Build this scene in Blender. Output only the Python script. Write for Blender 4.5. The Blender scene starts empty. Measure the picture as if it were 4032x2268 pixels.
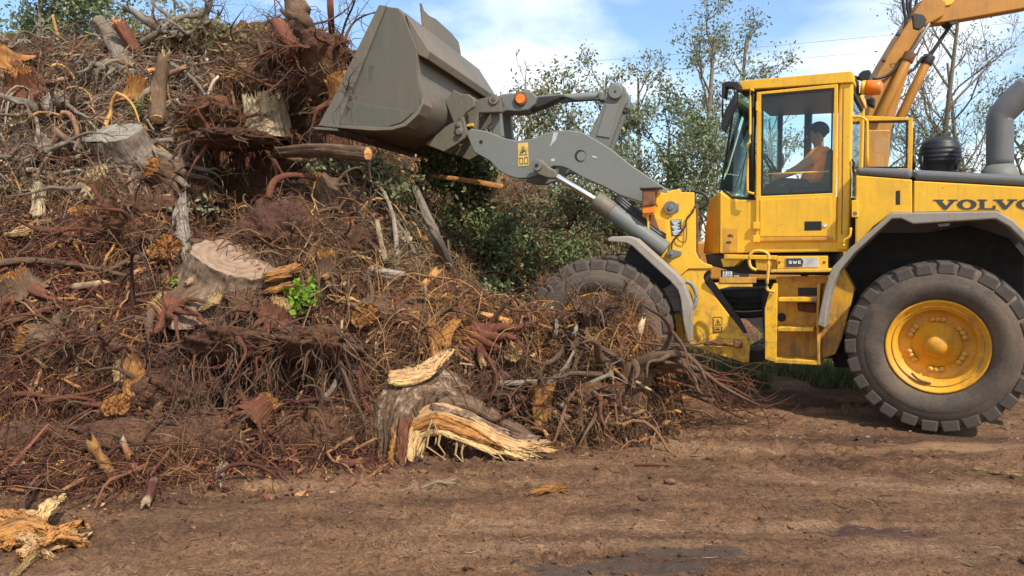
import bpy, bmesh, math, random
import numpy as np
from mathutils import Vector, Matrix

# ------------------------------------------------------------------ camera, sky, sun
SC = bpy.context.scene
COL = SC.collection
FPX, CXP, CYP = 3029.0, 2016.0, 1134.0          # focal length and centre in photograph pixels
CAMH, PITCH = 1.77, math.radians(3.53)
cam_d = bpy.data.cameras.new('camera'); cam = bpy.data.objects.new('camera', cam_d); COL.objects.link(cam)
cam_d.sensor_width = 36.0; cam_d.lens = 36.0 * FPX / 4032.0
cam_d.clip_start = 0.05; cam_d.clip_end = 3000
cam.location = (0, 0, CAMH); cam.rotation_euler = (math.pi / 2 - PITCH, 0, 0)
SC.camera = cam

SUN_AZ, SUN_EL = math.radians(147), math.radians(47)   # azimuth from +Y clockwise (towards +X)
world = bpy.data.worlds.new('World'); SC.world = world; world.use_nodes = True
wt = world.node_tree; wt.nodes.clear()
def wn(t, **k):
    n = wt.nodes.new(t)
    for a, b in k.items(): setattr(n, a, b)
    return n
w_out = wn('ShaderNodeOutputWorld'); w_bg = wn('ShaderNodeBackground')
w_sky = wn('ShaderNodeTexSky', sky_type='NISHITA', sun_disc=False)
w_sky.sun_elevation = SUN_EL; w_sky.sun_rotation = SUN_AZ
w_sky.air_density = 1.0; w_sky.dust_density = 0.6; w_sky.ozone_density = 2.2
w_tc = wn('ShaderNodeTexCoord'); w_sep = wn('ShaderNodeSeparateXYZ')
wt.links.new(w_tc.outputs['Generated'], w_sep.inputs[0])
w_add = wn('ShaderNodeMath', operation='ADD'); w_add.inputs[1].default_value = 0.22
w_max = wn('ShaderNodeMath', operation='MAXIMUM'); w_max.inputs[1].default_value = 0.02
wt.links.new(w_sep.outputs[2], w_max.inputs[0]); wt.links.new(w_max.outputs[0], w_add.inputs[0])
w_dx = wn('ShaderNodeMath', operation='DIVIDE'); w_dy = wn('ShaderNodeMath', operation='DIVIDE')
wt.links.new(w_sep.outputs[0], w_dx.inputs[0]); wt.links.new(w_add.outputs[0], w_dx.inputs[1])
wt.links.new(w_sep.outputs[1], w_dy.inputs[0]); wt.links.new(w_add.outputs[0], w_dy.inputs[1])
w_cmb = wn('ShaderNodeCombineXYZ')
wt.links.new(w_dx.outputs[0], w_cmb.inputs[0]); wt.links.new(w_dy.outputs[0], w_cmb.inputs[1])
w_map = wn('ShaderNodeMapping'); w_map.inputs['Location'].default_value = (3.1, 0.9, 0.0)
w_map.inputs['Scale'].default_value = (1.0, 1.15, 1.0)
wt.links.new(w_cmb.outputs[0], w_map.inputs[0])
w_n1 = wn('ShaderNodeTexNoise'); w_n1.inputs['Scale'].default_value = 1.15; w_n1.inputs['Detail'].default_value = 8
w_n1.inputs['Roughness'].default_value = 0.52; w_n1.inputs['Distortion'].default_value = 0.25
wt.links.new(w_map.outputs[0], w_n1.inputs['Vector'])
w_rmp = wn('ShaderNodeValToRGB')
w_rmp.color_ramp.elements[0].position = 0.45; w_rmp.color_ramp.elements[0].color = (0.12, 0.12, 0.12, 1)
w_rmp.color_ramp.elements[1].position = 0.64; w_rmp.color_ramp.elements[1].color = (1, 1, 1, 1)
wt.links.new(w_n1.outputs[0], w_rmp.inputs[0])
w_n2 = wn('ShaderNodeTexNoise'); w_n2.inputs['Scale'].default_value = 3.1; w_n2.inputs['Detail'].default_value = 5
wt.links.new(w_map.outputs[0], w_n2.inputs['Vector'])
w_ccol = wn('ShaderNodeValToRGB')
w_ccol.color_ramp.elements[0].position = 0.32; w_ccol.color_ramp.elements[0].color = (6.4, 7.0, 7.6, 1)
w_ccol.color_ramp.elements[1].position = 0.62; w_ccol.color_ramp.elements[1].color = (8.3, 8.5, 8.7, 1)
wt.links.new(w_n2.outputs[0], w_ccol.inputs[0])
w_mix = wn('ShaderNodeMix', data_type='RGBA')
wt.links.new(w_rmp.outputs[0], w_mix.inputs['Factor'])
w_hsv = wn('ShaderNodeHueSaturation'); w_hsv.inputs['Saturation'].default_value = 1.2; w_hsv.inputs['Value'].default_value = 1.2
wt.links.new(w_sky.outputs[0], w_hsv.inputs['Color']); wt.links.new(w_hsv.outputs[0], w_mix.inputs['A']); wt.links.new(w_ccol.outputs[0], w_mix.inputs['B'])
wt.links.new(w_mix.outputs['Result'], w_bg.inputs[0]); w_bg.inputs[1].default_value = 0.13
wt.links.new(w_bg.outputs[0], w_out.inputs[0])

sun_d = bpy.data.lights.new('sun', 'SUN'); sun = bpy.data.objects.new('sun', sun_d); COL.objects.link(sun)
sun_d.energy = 3.9; sun_d.angle = math.radians(0.8); sun_d.color = (1.0, 0.94, 0.84)
sdir = Vector((math.sin(SUN_AZ) * math.cos(SUN_EL), math.cos(SUN_AZ) * math.cos(SUN_EL), math.sin(SUN_EL)))
sun.rotation_euler = sdir.to_track_quat('Z', 'Y').to_euler(); sun.location = sdir * 60
SC.view_settings.view_transform = 'Standard'; SC.view_settings.look = 'None'
SC.view_settings.exposure = 0.42; SC.view_settings.gamma = 1.0; SC.view_settings.use_curve_mapping = False
SC.cycles.max_bounces = 6; SC.cycles.transparent_max_bounces = 12

# ------------------------------------------------------------------ pixel <-> world helpers (measuring only)
CAMP = np.array([0, 0, CAMH])
_f = np.array([0, math.cos(PITCH), -math.sin(PITCH)]); _u = np.array([0, math.sin(PITCH), math.cos(PITCH)]); _r = np.array([1.0, 0, 0])
def ray(p): return _f + (p[0] - CXP) / FPX * _r + (CYP - p[1]) / FPX * _u
def at_y(p, y): d = ray(p); return CAMP + d * (y / d[1])
def at_h(p, h): d = ray(p); return CAMP + d * ((h - CAMH) / d[2])
S25 = 4032 / 2576.0
def q(x, y): return (x * S25, y * S25)                      # coordinates read off a 2576 px wide view
def zf(ox, oy, k):
    def g(*pts): return [(ox + x * k, oy + y * k) for x, y in pts]
    return g
Z1 = zf(1200, 0, .55205); Z2 = zf(2350, 250, .44861); Z3 = zf(2350, 800, .48309)
Z4 = zf(3100, 900, .62092); Z5 = zf(3200, 0, .6209)

class Frame:
    def __init__(s, O, yaw):
        s.O = np.array([O[0], O[1], 0.0]); s.yaw = yaw
        s.a = np.array([-math.cos(yaw), math.sin(yaw), 0]); s.w = np.array([math.sin(yaw), math.cos(yaw), 0])
    def pt(s, p, t):
        d = ray(p); return CAMP + d * ((np.dot(s.O - CAMP, s.w) + t) / np.dot(d, s.w))
    def loc(s, P): v = np.asarray(P) - s.O; return np.array([v @ s.a, v @ s.w, v[2]])
    def W(s, a, t, h): return s.O + s.a * a + s.w * t + np.array([0, 0, h])
    def mat(s, P): # local x = forward, y = lateral away, z = up
        M = Matrix.Identity(4)
        for i in range(3):
            M[i][0] = s.a[i]; M[i][1] = s.w[i]; M[i][2] = (0, 0, 1)[i]; M[i][3] = P[i]
        return M

# ------------------------------------------------------------------ mesh helpers
def tag(o, label=None, cat=None, group=None, kind=None):
    if label: o['label'] = label
    if cat: o['category'] = cat
    if group: o['group'] = group
    if kind: o['kind'] = kind
    return o
def empty(name, loc=(0, 0, 0), parent=None):
    o = bpy.data.objects.new(name, None); COL.objects.link(o); o.location = loc; o.empty_display_size = 0.1
    if parent: o.parent = parent
    return o
ROOTOFF = np.zeros(3)
def link(name, me, mat=None, parent=None, bevel=0, smooth=False, seg=2):
    o = bpy.data.objects.new(name, me); COL.objects.link(o)
    if mat: me.materials.append(mat)
    if parent: o.parent = parent
    if smooth: me.polygons.foreach_set('use_smooth', [True] * len(me.polygons))
    if bevel:
        b = o.modifiers.new('bevel', 'BEVEL'); b.width = bevel; b.segments = seg; b.limit_method = 'ANGLE'; b.angle_limit = math.radians(35)
        b.use_clamp_overlap = True
        if smooth is False: pass
    return o
def mk(name, V, F, mat=None, parent=None, bevel=0, smooth=False, off=None, seg=2):
    """one mesh object from world-space vertices; off = location of the root it hangs under"""
    off = ROOTOFF if off is None else off
    me = bpy.data.meshes.new(name)
    me.from_pydata([tuple(np.asarray(v, float) - off) for v in V], [], [tuple(int(i) for i in f) for f in F]); me.validate(); me.update()
    bm = bmesh.new(); bm.from_mesh(me); bmesh.ops.recalc_face_normals(bm, faces=bm.faces); bm.to_mesh(me); bm.free()
    return link(name, me, mat, parent, bevel, smooth, seg)
def np_mesh(name, V, F, mat, parent=None, col=None, grain=None, smooth=True, off=None):
    """fast mesh from numpy arrays; F is (n,3) or (n,4)"""
    off = ROOTOFF if off is None else off
    me = bpy.data.meshes.new(name); n = len(F); k = F.shape[1]
    me.vertices.add(len(V)); me.vertices.foreach_set('co', (V - off).astype(np.float32).ravel())
    me.loops.add(n * k); me.loops.foreach_set('vertex_index', F.astype(np.int32).ravel())
    me.polygons.add(n); me.polygons.foreach_set('loop_start', np.arange(0, n * k, k, dtype=np.int32))
    try: me.polygons.foreach_set('loop_total', np.full(n, k, dtype=np.int32))
    except Exception: pass
    me.polygons.foreach_set('use_smooth', np.full(n, bool(smooth)))
    me.update(calc_edges=True); me.validate()
    if col is not None:
        at = me.attributes.new('Col', 'FLOAT_COLOR', 'POINT')
        c = np.ones((len(V), 4), np.float32); c[:, :3] = col; at.data.foreach_set('color', c.ravel())
    if grain is not None:
        at = me.attributes.new('grain', 'FLOAT_VECTOR', 'POINT'); at.data.foreach_set('vector', grain.astype(np.float32).ravel())
    return link(name, me, mat, parent)
def prism(name, pts, fr, t0, t1, mat, parent=None, bevel=0.006, seg=2):
    """outline measured on the plane at lateral offset t0 of a machine frame, carried straight through to t1"""
    n = len(pts); L = [fr.loc(fr.pt(p, t0)) for p in pts]
    V = [fr.W(l[0], t0, l[2]) for l in L] + [fr.W(l[0], t1, l[2]) for l in L]
    F = [list(range(n))[::-1], list(range(n, 2 * n))] + [[i, (i + 1) % n, n + (i + 1) % n, n + i] for i in range(n)]
    return mk(name, V, F, mat, parent, bevel, seg=seg)
def ring(name, outer, inner, fr, t0, t1, mat, parent=None, bevel=0.004):
    n = len(outer); V = []
    for t in (t0, t1):
        for P in (outer, inner):
            for p in P: l = fr.loc(fr.pt(p, t0)); V.append(fr.W(l[0], t, l[2]))
    F = []
    for i in range(n):
        j = (i + 1) % n
        F += [[i, j, n + j, n + i], [2*n + i, 3*n + i, 3*n + j, 2*n + j], [i, 2*n + i, 2*n + j, j], [n + i, n + j, 3*n + j, 3*n + i]]
    return mk(name, V, F, mat, parent, bevel)
def catmull(P, m):
    P = np.asarray(P, float); n = len(P); out = []
    for i in range(n - 1):
        p0 = P[max(i-1, 0)]; p1 = P[i]; p2 = P[i+1]; p3 = P[min(i+2, n-1)]
        for k in range(m):
            u = k / m
            out.append(.5 * ((2*p1) + (-p0+p2)*u + (2*p0-5*p1+4*p2-p3)*u*u + (-p0+3*p1-3*p2+p3)*u**3))
    out.append(P[-1]); return np.array(out)
def tubes(paths, radii, sides, twist=0.0):
    """paths (N,K,3), radii (N,K) -> verts, quads, grain; open ended"""
    N, K, _ = paths.shape
    T = np.gradient(paths, axis=1); T /= np.linalg.norm(T, axis=2, keepdims=True) + 1e-9
    ref = np.where(np.abs(T[:, :1, 2:3]) > .9, np.array([[[1., 0, 0]]]), np.array([[[0, 0, 1.]]]))
    ref = np.broadcast_to(ref, T.shape)
    A = np.cross(T, ref); A /= np.linalg.norm(A, axis=2, keepdims=True) + 1e-9
    B = np.cross(T, A)
    th = np.arange(sides) / sides * 2 * np.pi
    V = paths[:, :, None, :] + radii[:, :, None, None] * (A[:, :, None, :] * np.cos(th)[None, None, :, None] + B[:, :, None, :] * np.sin(th)[None, None, :, None])
    idx = np.arange(N * K * sides).reshape(N, K, sides); nx = np.roll(idx, -1, axis=2)
    F = np.stack([idx[:, :-1], nx[:, :-1], nx[:, 1:], idx[:, 1:]], axis=-1).reshape(-1, 4)
    seg = np.concatenate([np.zeros((N, 1)), np.cumsum(np.linalg.norm(np.diff(paths, axis=1), axis=2), axis=1)], axis=1)
    G = np.zeros((N, K, sides, 3)); G[..., 0] = np.cos(th) + np.arange(N)[:, None, None] * 3.7; G[..., 1] = np.sin(th); G[..., 2] = seg[:, :, None]
    return V.reshape(-1, 3), F, G.reshape(-1, 3)
def tube(name, P, r, mat, parent=None, sides=10, smooth_m=4, cap=True, off=None):
    P = np.asarray(P, float)
    if smooth_m > 1 and len(P) > 2: P = catmull(P, smooth_m)
    rr = np.full(len(P), r) if np.isscalar(r) else np.interp(np.linspace(0, 1, len(P)), np.linspace(0, 1, len(r)), r)
    V, F, G = tubes(P[None], rr[None], sides); V = list(V); F = [list(f) for f in F]
    if cap:
        F.append(list(range(sides))[::-1]); F.append(list(range(len(V) - sides, len(V))))
    o = mk(name, V, F, mat, parent, 0, False, off)
    me = o.data; me.polygons.foreach_set('use_smooth', [len(p.vertices) == 4 for p in me.polygons])
    return o
def cyl(name, p0, p1, r, mat, parent=None, sides=24, r1=None, bevel=0.004):
    p0, p1 = np.asarray(p0, float), np.asarray(p1, float)
    o = tube(name, [p0, p1], [r, r if r1 is None else r1], mat, parent, sides, 1)
    if bevel:
        b = o.modifiers.new('bevel', 'BEVEL'); b.width = bevel; b.segments = 2; b.limit_method = 'ANGLE'; b.angle_limit = math.radians(50)
    return o
def lathe(name, prof, mat, parent, n=48, smooth=True, shift=(0, 0, 0)):
    """profile of (y, r) about the local y axis"""
    V = []; F = []; k = len(prof)
    for i in range(n):
        a = 2 * math.pi * i / n
        for y, r in prof: V.append((r * math.cos(a), y, r * math.sin(a)))
    for i in range(n):
        for j in range(k - 1):
            F.append((i*k + j, ((i+1) % n)*k + j, ((i+1) % n)*k + j + 1, i*k + j + 1))
    o = mk(name, V, F, mat, parent, 0, smooth, off=np.zeros(3)); o.location = shift
    return o

# ------------------------------------------------------------------ noise
_rng = np.random.default_rng(7); _TAB = _rng.random((256, 256))
def vnoise(x, y, s=0):
    x = np.asarray(x) + s * 17.31; y = np.asarray(y) + s * 5.77
    xi = np.floor(x).astype(int); yi = np.floor(y).astype(int); fx = x - xi; fy = y - yi
    fx = fx*fx*(3-2*fx); fy = fy*fy*(3-2*fy)
    g = lambda a, b: _TAB[a % 256, b % 256]
    return (g(xi, yi)*(1-fx) + g(xi+1, yi)*fx)*(1-fy) + (g(xi, yi+1)*(1-fx) + g(xi+1, yi+1)*fx)*fy
def fbm(x, y, o=4, s=0, lac=2.03, gain=.5):
    v = 0; a = 1; t = 0
    for i in range(o):
        v = v + a * vnoise(x * lac**i, y * lac**i, s + i * 3); t += a; a *= gain
    return v / t - .5

# ------------------------------------------------------------------ materials
def newmat(name):
    m = bpy.data.materials.new(name); m.use_nodes = True; nt = m.node_tree
    b = nt.nodes['Principled BSDF']; return m, nt, b
def nd(nt, t, **k):
    n = nt.nodes.new(t)
    for a, v in k.items():
        if a in ('inp',):
            for kk, vv in v.items(): n.inputs[kk].default_value = vv
        else: setattr(n, a, v)
    return n
def noise_node(nt, vec, scale, detail=5, rough=.55, dist=0):
    n = nd(nt, 'ShaderNodeTexNoise', inp={'Scale': scale, 'Detail': detail, 'Roughness': rough, 'Distortion': dist})
    if vec is not None: nt.links.new(vec, n.inputs['Vector'])
    return n.outputs[0]
def ramp(nt, fac, stops):
    r = nd(nt, 'ShaderNodeValToRGB'); e = r.color_ramp.elements
    e[0].position, e[0].color = stops[0][0], (*stops[0][1], 1); e[1].position, e[1].color = stops[-1][0], (*stops[-1][1], 1)
    for p, c in stops[1:-1]:
        x = e.new(p); x.color = (*c, 1)
    nt.links.new(fac, r.inputs[0]); return r.outputs[0]
def mixc(nt, f, a, b, mode='MIX'):
    m = nd(nt, 'ShaderNodeMix', data_type='RGBA', blend_type=mode)
    for s, v in (('Factor', f), ('A', a), ('B', b)):
        if hasattr(v, 'links') or hasattr(v, 'is_linked'): nt.links.new(v, m.inputs[s])
        elif s == 'Factor': m.inputs[s].default_value = v
        else: m.inputs[s].default_value = (*v, 1)
    return m.outputs['Result']
def bump(nt, h, strength, dist, b):
    n = nd(nt, 'ShaderNodeBump', inp={'Strength': strength, 'Distance': dist}); nt.links.new(h, n.inputs['Height'])
    nt.links.new(n.outputs[0], b.inputs['Normal']); return n
def objco(nt): return nd(nt, 'ShaderNodeTexCoord').outputs['Object']
def paint(name, col, dirt, amount=.35, rough=.42, scale=3.0, streak=True, metallic=0.0, spec=.5, chips=None, mud=.5):
    m, nt, b = newmat(name); co = objco(nt)
    n1 = noise_node(nt, co, scale, 8, .62); n2 = noise_node(nt, co, scale * 9, 6, .7)
    mp = nd(nt, 'ShaderNodeMapping'); nt.links.new(co, mp.inputs[0]); mp.inputs['Scale'].default_value = (14, 14, 1.3)
    n3 = noise_node(nt, mp.outputs[0], 1.6, 4, .6)
    f1 = ramp(nt, n1, [(.42, (0, 0, 0)), (.78, (1, 1, 1))]); f3 = ramp(nt, n3, [(.5, (0, 0, 0)), (.85, (1, 1, 1))])
    fm = mixc(nt, 1.0, f1, f3, 'ADD') if streak else f1
    fa = nd(nt, 'ShaderNodeMath', operation='MULTIPLY'); nt.links.new(fm, fa.inputs[0]); fa.inputs[1].default_value = amount
    tone = mixc(nt, .16, col, ramp(nt, n2, [(.3, tuple(c*.6 for c in col)), (.7, tuple(min(1, c*1.25) for c in col))]))
    c = mixc(nt, fa.outputs[0], tone, dirt)
    if chips:
        f4 = ramp(nt, noise_node(nt, co, 38, 3, .5), [(.70, (0, 0, 0)), (.73, (1, 1, 1))]); c = mixc(nt, f4, c, chips)
    if mud:  # splashed mud, thicker low down on the machine
        sp = nd(nt, 'ShaderNodeSeparateXYZ'); nt.links.new(nd(nt, 'ShaderNodeNewGeometry').outputs['Position'], sp.inputs[0])
        mr = nd(nt, 'ShaderNodeMapRange', inp={'From Min': .4, 'From Max': 2.0, 'To Min': .16, 'To Max': -.02}); nt.links.new(sp.outputs[2], mr.inputs[0])
        ad = nd(nt, 'ShaderNodeMath', operation='ADD'); nt.links.new(mr.outputs[0], ad.inputs[0]); nt.links.new(noise_node(nt, co, 6.5, 9, .74, .5), ad.inputs[1])
        c = mixc(nt, ramp(nt, ad.outputs[0], [(.60, (0, 0, 0)), (.70, (mud, mud, mud))]), c, (.15, .092, .052))
    nt.links.new(c, b.inputs['Base Color'])
    rr = nd(nt, 'ShaderNodeMapRange', inp={'To Min': rough - .08, 'To Max': min(1, rough + .3)}); nt.links.new(n1, rr.inputs[0])
    nt.links.new(rr.outputs[0], b.inputs['Roughness'])
    b.inputs['Metallic'].default_value = metallic; b.inputs['Specular IOR Level'].default_value = spec
    bump(nt, n2, .08, .004, b); return m
def plain(name, col, rough=.6, metallic=0, var=.25, scale=12, bmp=.1):
    m, nt, b = newmat(name); n = noise_node(nt, objco(nt), scale, 5, .6)
    c = ramp(nt, n, [(.3, tuple(x * (1 - var) for x in col)), (.7, tuple(min(1, x * (1 + var)) for x in col))])
    nt.links.new(c, b.inputs['Base Color']); b.inputs['Roughness'].default_value = rough; b.inputs['Metallic'].default_value = metallic
    if bmp: bump(nt, n, bmp, .005, b)
    return m
M = {}
DUST = (.20, .13, .08)
M['yellow'] = paint('yellow_paint', (.87, .465, .020), (.38, .20, .05), .42, .38, 2.2, chips=(.40, .20, .05))
M['yellow_dirty'] = paint('yellow_paint_dirty', (.72, .35, .020), (.22, .125, .06), .75, .5, 2.4, chips=(.25, .12, .04))
M['yellow_deep'] = paint('orange_yellow_and_shade_paint', (.76, .35, .014), (.26, .12, .04), .40, .45, mud=.25)  # rims and brackets; on the cab cowl it doubles as painted shade
M['yellow_pale'] = paint('worn_yellow_paint', (.80, .46, .05), DUST, .45, .5)
M['grey'] = paint('grey_paint', (.145, .15, .135), (.19, .15, .11), .45, .5, 2.2, chips=(.24, .19, .14))
M['grey_arm'] = paint('grey_arm_paint', (.165, .170, .152), (.19, .165, .13), .42, .46, 1.6, chips=(.27, .24, .2))
M['bucket'] = paint('worn_bucket_steel', (.125, .112, .080), (.215, .145, .09), .75, .48, 1.2, chips=(.25, .2, .15))
M['bucket_shaded'] = paint('bucket_shaded_steel', (.088, .090, .066), (.15, .105, .07), .7, .45, 1.1, chips=(.16, .13, .1))  # olive bucket steel, with the dimmer light on the sides painted in
M['fender'] = paint('dusty_grey_fender', (.30, .26, .21), (.23, .17, .11), .5, .7, 2.0)
M['hoodgrey'] = paint('dark_grey_hood', (.115, .115, .115), (.2, .17, .13), .3, .45)
M['black'] = plain('black_plastic', (.012, .012, .012), .5)
M['dark'] = plain('dark_grease', (.022, .018, .015), .6)
M['well'] = plain('wheel_well_dark', (.016, .011, .008), .9, var=.5)  # near-black brown for the wheel well wall and drive lines
M['exc'] = paint('excavator_paint', (.44, .18, .010), (.20, .09, .03), .5, .45)
M['steel'] = plain('worn_steel', (.22, .20, .18), .45, .6)
M['chrome'] = plain('chrome_rod', (.85, .85, .85), .12, 1.0, .03, bmp=0)
M['amber'] = plain('amber_lens', (.75, .18, .01), .25, 0, .1, bmp=0)
M['rust'] = plain('rusty_brown', (.16, .065, .025), .8, var=.5)
M['rubberhose'] = plain('rubber_hose', (.02, .02, .02), .45)
M['bluehose'] = plain('faded_hose', (.20, .24, .25), .6)
M['white'] = plain('white_print', (.75, .75, .73), .6, 0, .08)
M['letter'] = plain('grey_lettering', (.045, .042, .04), .5, 0, .1)
M['sticker'] = plain('yellow_sticker', (.62, .42, .10), .6, 0, .25)
M['plate'] = plain('grey_white_plate', (.45, .44, .42), .5, 0, .25)
M['seat'] = plain('seat_fabric', (.03, .035, .035), .9)
M['shirt'] = plain('orange_shirt', (1.0, .30, .045), .85, 0, .15)
M['skin'] = plain('skin', (.36, .19, .12), .6, 0, .1)
M['hair'] = plain('dark_hair', (.03, .022, .018), .8, 0, .3)
M['trousers'] = plain('dark_trousers', (.05, .05, .06), .9)
def rubber_mat():
    m, nt, b = newmat('dusty_rubber'); co = objco(nt)
    n1 = noise_node(nt, co, 3.5, 7, .65); n2 = noise_node(nt, co, 40, 5, .7)
    c = ramp(nt, n1, [(.28, (.030, .026, .022)), (.50, (.078, .056, .040)), (.72, (.125, .086, .056))])
    c = mixc(nt, ramp(nt, noise_node(nt, co, 1.6, 8, .7), [(.44, (0, 0, 0)), (.62, (.85, .85, .85))]), c, (.175, .105, .062)); c = mixc(nt, .35, c, ramp(nt, n2, [(.35, (.03, .026, .022)), (.68, (.13, .10, .072))]))
    nt.links.new(c, b.inputs['Base Color']); b.inputs['Roughness'].default_value = .82; bump(nt, n2, .25, .006, b); return m
M['rubber'] = rubber_mat()
def glass_mat(name, tint, refl=.10):
    m, nt, b = newmat(name); out = nt.nodes['Material Output']; nt.nodes.remove(b)
    tr = nd(nt, 'ShaderNodeBsdfTransparent'); tr.inputs[0].default_value = (*tint, 1)
    gl = nd(nt, 'ShaderNodeBsdfGlossy'); gl.inputs['Roughness'].default_value = .03; gl.inputs[0].default_value = (.9, .95, .95, 1)
    df = nd(nt, 'ShaderNodeBsdfDiffuse'); df.inputs[0].default_value = (.22, .19, .15, 1)
    n = noise_node(nt, objco(nt), 9, 6, .7); f = ramp(nt, n, [(.45, (.008, .008, .008)), (.8, (.07, .07, .07))])
    fr = nd(nt, 'ShaderNodeFresnel'); fr.inputs[0].default_value = 1.5
    ad = nd(nt, 'ShaderNodeMath', operation='ADD'); nt.links.new(fr.outputs[0], ad.inputs[0]); ad.inputs[1].default_value = refl - .04
    mx = nd(nt, 'ShaderNodeMixShader'); nt.links.new(ad.outputs[0], mx.inputs[0]); nt.links.new(tr.outputs[0], mx.inputs[1]); nt.links.new(gl.outputs[0], mx.inputs[2])
    m2 = nd(nt, 'ShaderNodeMixShader'); nt.links.new(f, m2.inputs[0]); nt.links.new(mx.outputs[0], m2.inputs[1]); nt.links.new(df.outputs[0], m2.inputs[2])
    nt.links.new(m2.outputs[0], out.inputs[0]); return m
M['glass'] = glass_mat('tinted_glass', (.93, .99, .975), .045)
M['glass_side'] = glass_mat('green_tinted_glass', (.42, .66, .58), .09)
# ------------------------------------------------------------------ WHEEL LOADER
Frame.mat = lambda s, P: Matrix(((-s.a[0], s.w[0], 0, P[0]), (-s.a[1], s.w[1], 0, P[1]), (0, 0, 1, P[2]), (0, 0, 0, 1)))
YR, YF = math.radians(28.5), math.radians(14.0)
def axle(px, yaw):
    w = np.array([math.sin(yaw), math.cos(yaw), 0]); return at_h(px, .81) + 1.33 * w
R = Frame(axle((3690, 1366), YR), YR); Fm = Frame(axle((2351, 1312), YF), YF)
base = (R.O + Fm.O) / 2; base[2] = 0
loader = empty('wheel_loader', base)
tag(loader, 'large yellow wheel loader with grey arms and raised bucket against the heap', 'loader')
ROOTOFF = base.copy()
LP = loader

# --- wheels
def wheel_proto():
    wh = empty('wheel', (0, 0, 0), LP)
    half = [(-.20, .40), (-.255, .435), (-.30, .47), (-.318, .54), (-.320, .585), (-.312, .60), (-.308, .615), (-.300, .66), (-.288, .672), (-.284, .70), (-.255, .745), (-.20, .758), (-.08, .766), (0, .768)]
    lathe('tyre', half + [(-y, r) for y, r in half[::-1][1:]], M['rubber'], wh, 72)
    rim = [(-.21, .43), (-.262, .428), (-.270, .414), (-.248, .402), (-.215, .372), (-.213, .362), (-.205, .358), (-.20, .335), (-.06, .322), (-.045, .30), (-.045, .262), (-.05, .205), (-.07, .20), (-.075, .12), (-.12, .115), (-.13, .088), (-.16, .083), (-.162, .0)]
    lathe('rim', rim, M['yellow_deep'], wh, 64)
    lathe('lock_ring', [(-.2145, .372), (-.226, .371), (-.226, .360), (-.2125, .359)], M['yellow_dirty'], wh, 64)
    lathe('rim', [(.20, .43), (.26, .425), (.25, .40), (.18, .35), (.1, .3), (.08, 0)], M['yellow_deep'], wh, 40)
    lg = [(-.062, -.03, .795), (.062, -.03, .80), (.075, -.30, .775), (-.052, -.30, .772), (-.07, -.02, .74), (.07, -.02, .74), (.085, -.305, .668), (-.06, -.305, .668)]
    V = [(x + .10 * (-.3 - y) * 1.2, y, z) for x, y, z in lg]
    F = [(0, 1, 2, 3), (4, 7, 6, 5), (0, 4, 5, 1), (1, 5, 6, 2), (2, 6, 7, 3), (3, 7, 4, 0)]
    lug = mk('tread_lug', V, F, M['rubber'], wh, .014, off=np.zeros(3))
    mirror = mk('tread_lug', [(x, -y, z) for x, y, z in V], F, M['rubber'], wh, .014, off=np.zeros(3))
    n = 26
    for i in range(n):
        for src, ph in ((lug, 0), (mirror, .5)):
            o = src if i == 0 else src.copy()
            if i: COL.objects.link(o); o.parent = wh
            o.rotation_euler = (0, 2 * math.pi * (i + ph) / n + .05 + random.Random(i).uniform(-.012, .012), 0); o.scale = (random.Random(i + 50).uniform(.9, 1.08), random.Random(i + 90).uniform(.97, 1.015), random.Random(i + 7).uniform(.982, 1.006))
    bm = bmesh.new(); bmesh.ops.create_uvsphere(bm, u_segments=12, v_segments=7, radius=.027)
    me = bpy.data.meshes.new('wheel_bolt'); bm.to_mesh(me); bm.free(); me.polygons.foreach_set('use_smooth', [True] * len(me.polygons)); me.materials.append(M['yellow_pale'])
    for g in range(6):
        for k in (-1, 0, 1):
            a = math.radians(90 + g * 60 + k * 11)
            o = bpy.data.objects.new('wheel_bolt', me); COL.objects.link(o); o.parent = wh; o.location = (.238 * math.cos(a), -.066, .238 * math.sin(a))
    v = tube('valve_stem', [(-.20, -.235, -.26), (-.14, -.24, -.315), (-.08, -.235, -.335), (-.04, -.22, -.345)], .011, M['rust'], wh, 8, 3, off=np.zeros(3))
    return wh
def copy_tree(o, parent):
    c = o.copy(); COL.objects.link(c); c.parent = parent
    for ch in o.children: copy_tree(ch, c)
    return c
wh0 = wheel_proto()
for i, (fr, t, rot) in enumerate(((R, -1.03, 0), (R, 1.03, 0), (Fm, -1.03, .4), (Fm, 1.03, .7))):
    o = wh0 if i == 0 else copy_tree(wh0, LP)
    P = fr.W(0, t, .805) - base
    m = fr.mat(P)
    if t > 0: m = m @ Matrix.Rotation(math.pi, 4, 'Z')
    o.matrix_local = m @ Matrix.Rotation(rot, 4, 'Y')

# --- rear frame: engine hood
TH = -.98
prism('engine_hood_panel', Z5((273, 1112), (630, 1139), (632, 1352), (500, 1352), (380, 1440), (300, 1530), (268, 1560)), R, TH, TH + .04, M['yellow'], LP, .012)
hp = prism('engine_hood_panel', Z5((640, 1146), (1340, 1186), (1700, 1206), (1700, 1700), (1500, 1700), (1170, 1338), (638, 1350)), R, TH, TH + .04, M['yellow'], LP, .012)
prism('hood_edge', Z5((273, 1058), (630, 1070), (631, 1134), (273, 1107)), R, TH - .005, TH + .30, M['hoodgrey'], LP, .05, 4)
prism('hood_edge', Z5((637, 1074), (1340, 1110), (1700, 1128), (1700, 1200), (1340, 1181), (638, 1141)), R, TH - .005, TH + .30, M['hoodgrey'], LP, .05, 4)
la = R.loc(R.pt(Z5((285, 1085))[0], TH)); lb = R.loc(R.pt(Z5((1680, 1150))[0], TH))
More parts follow.
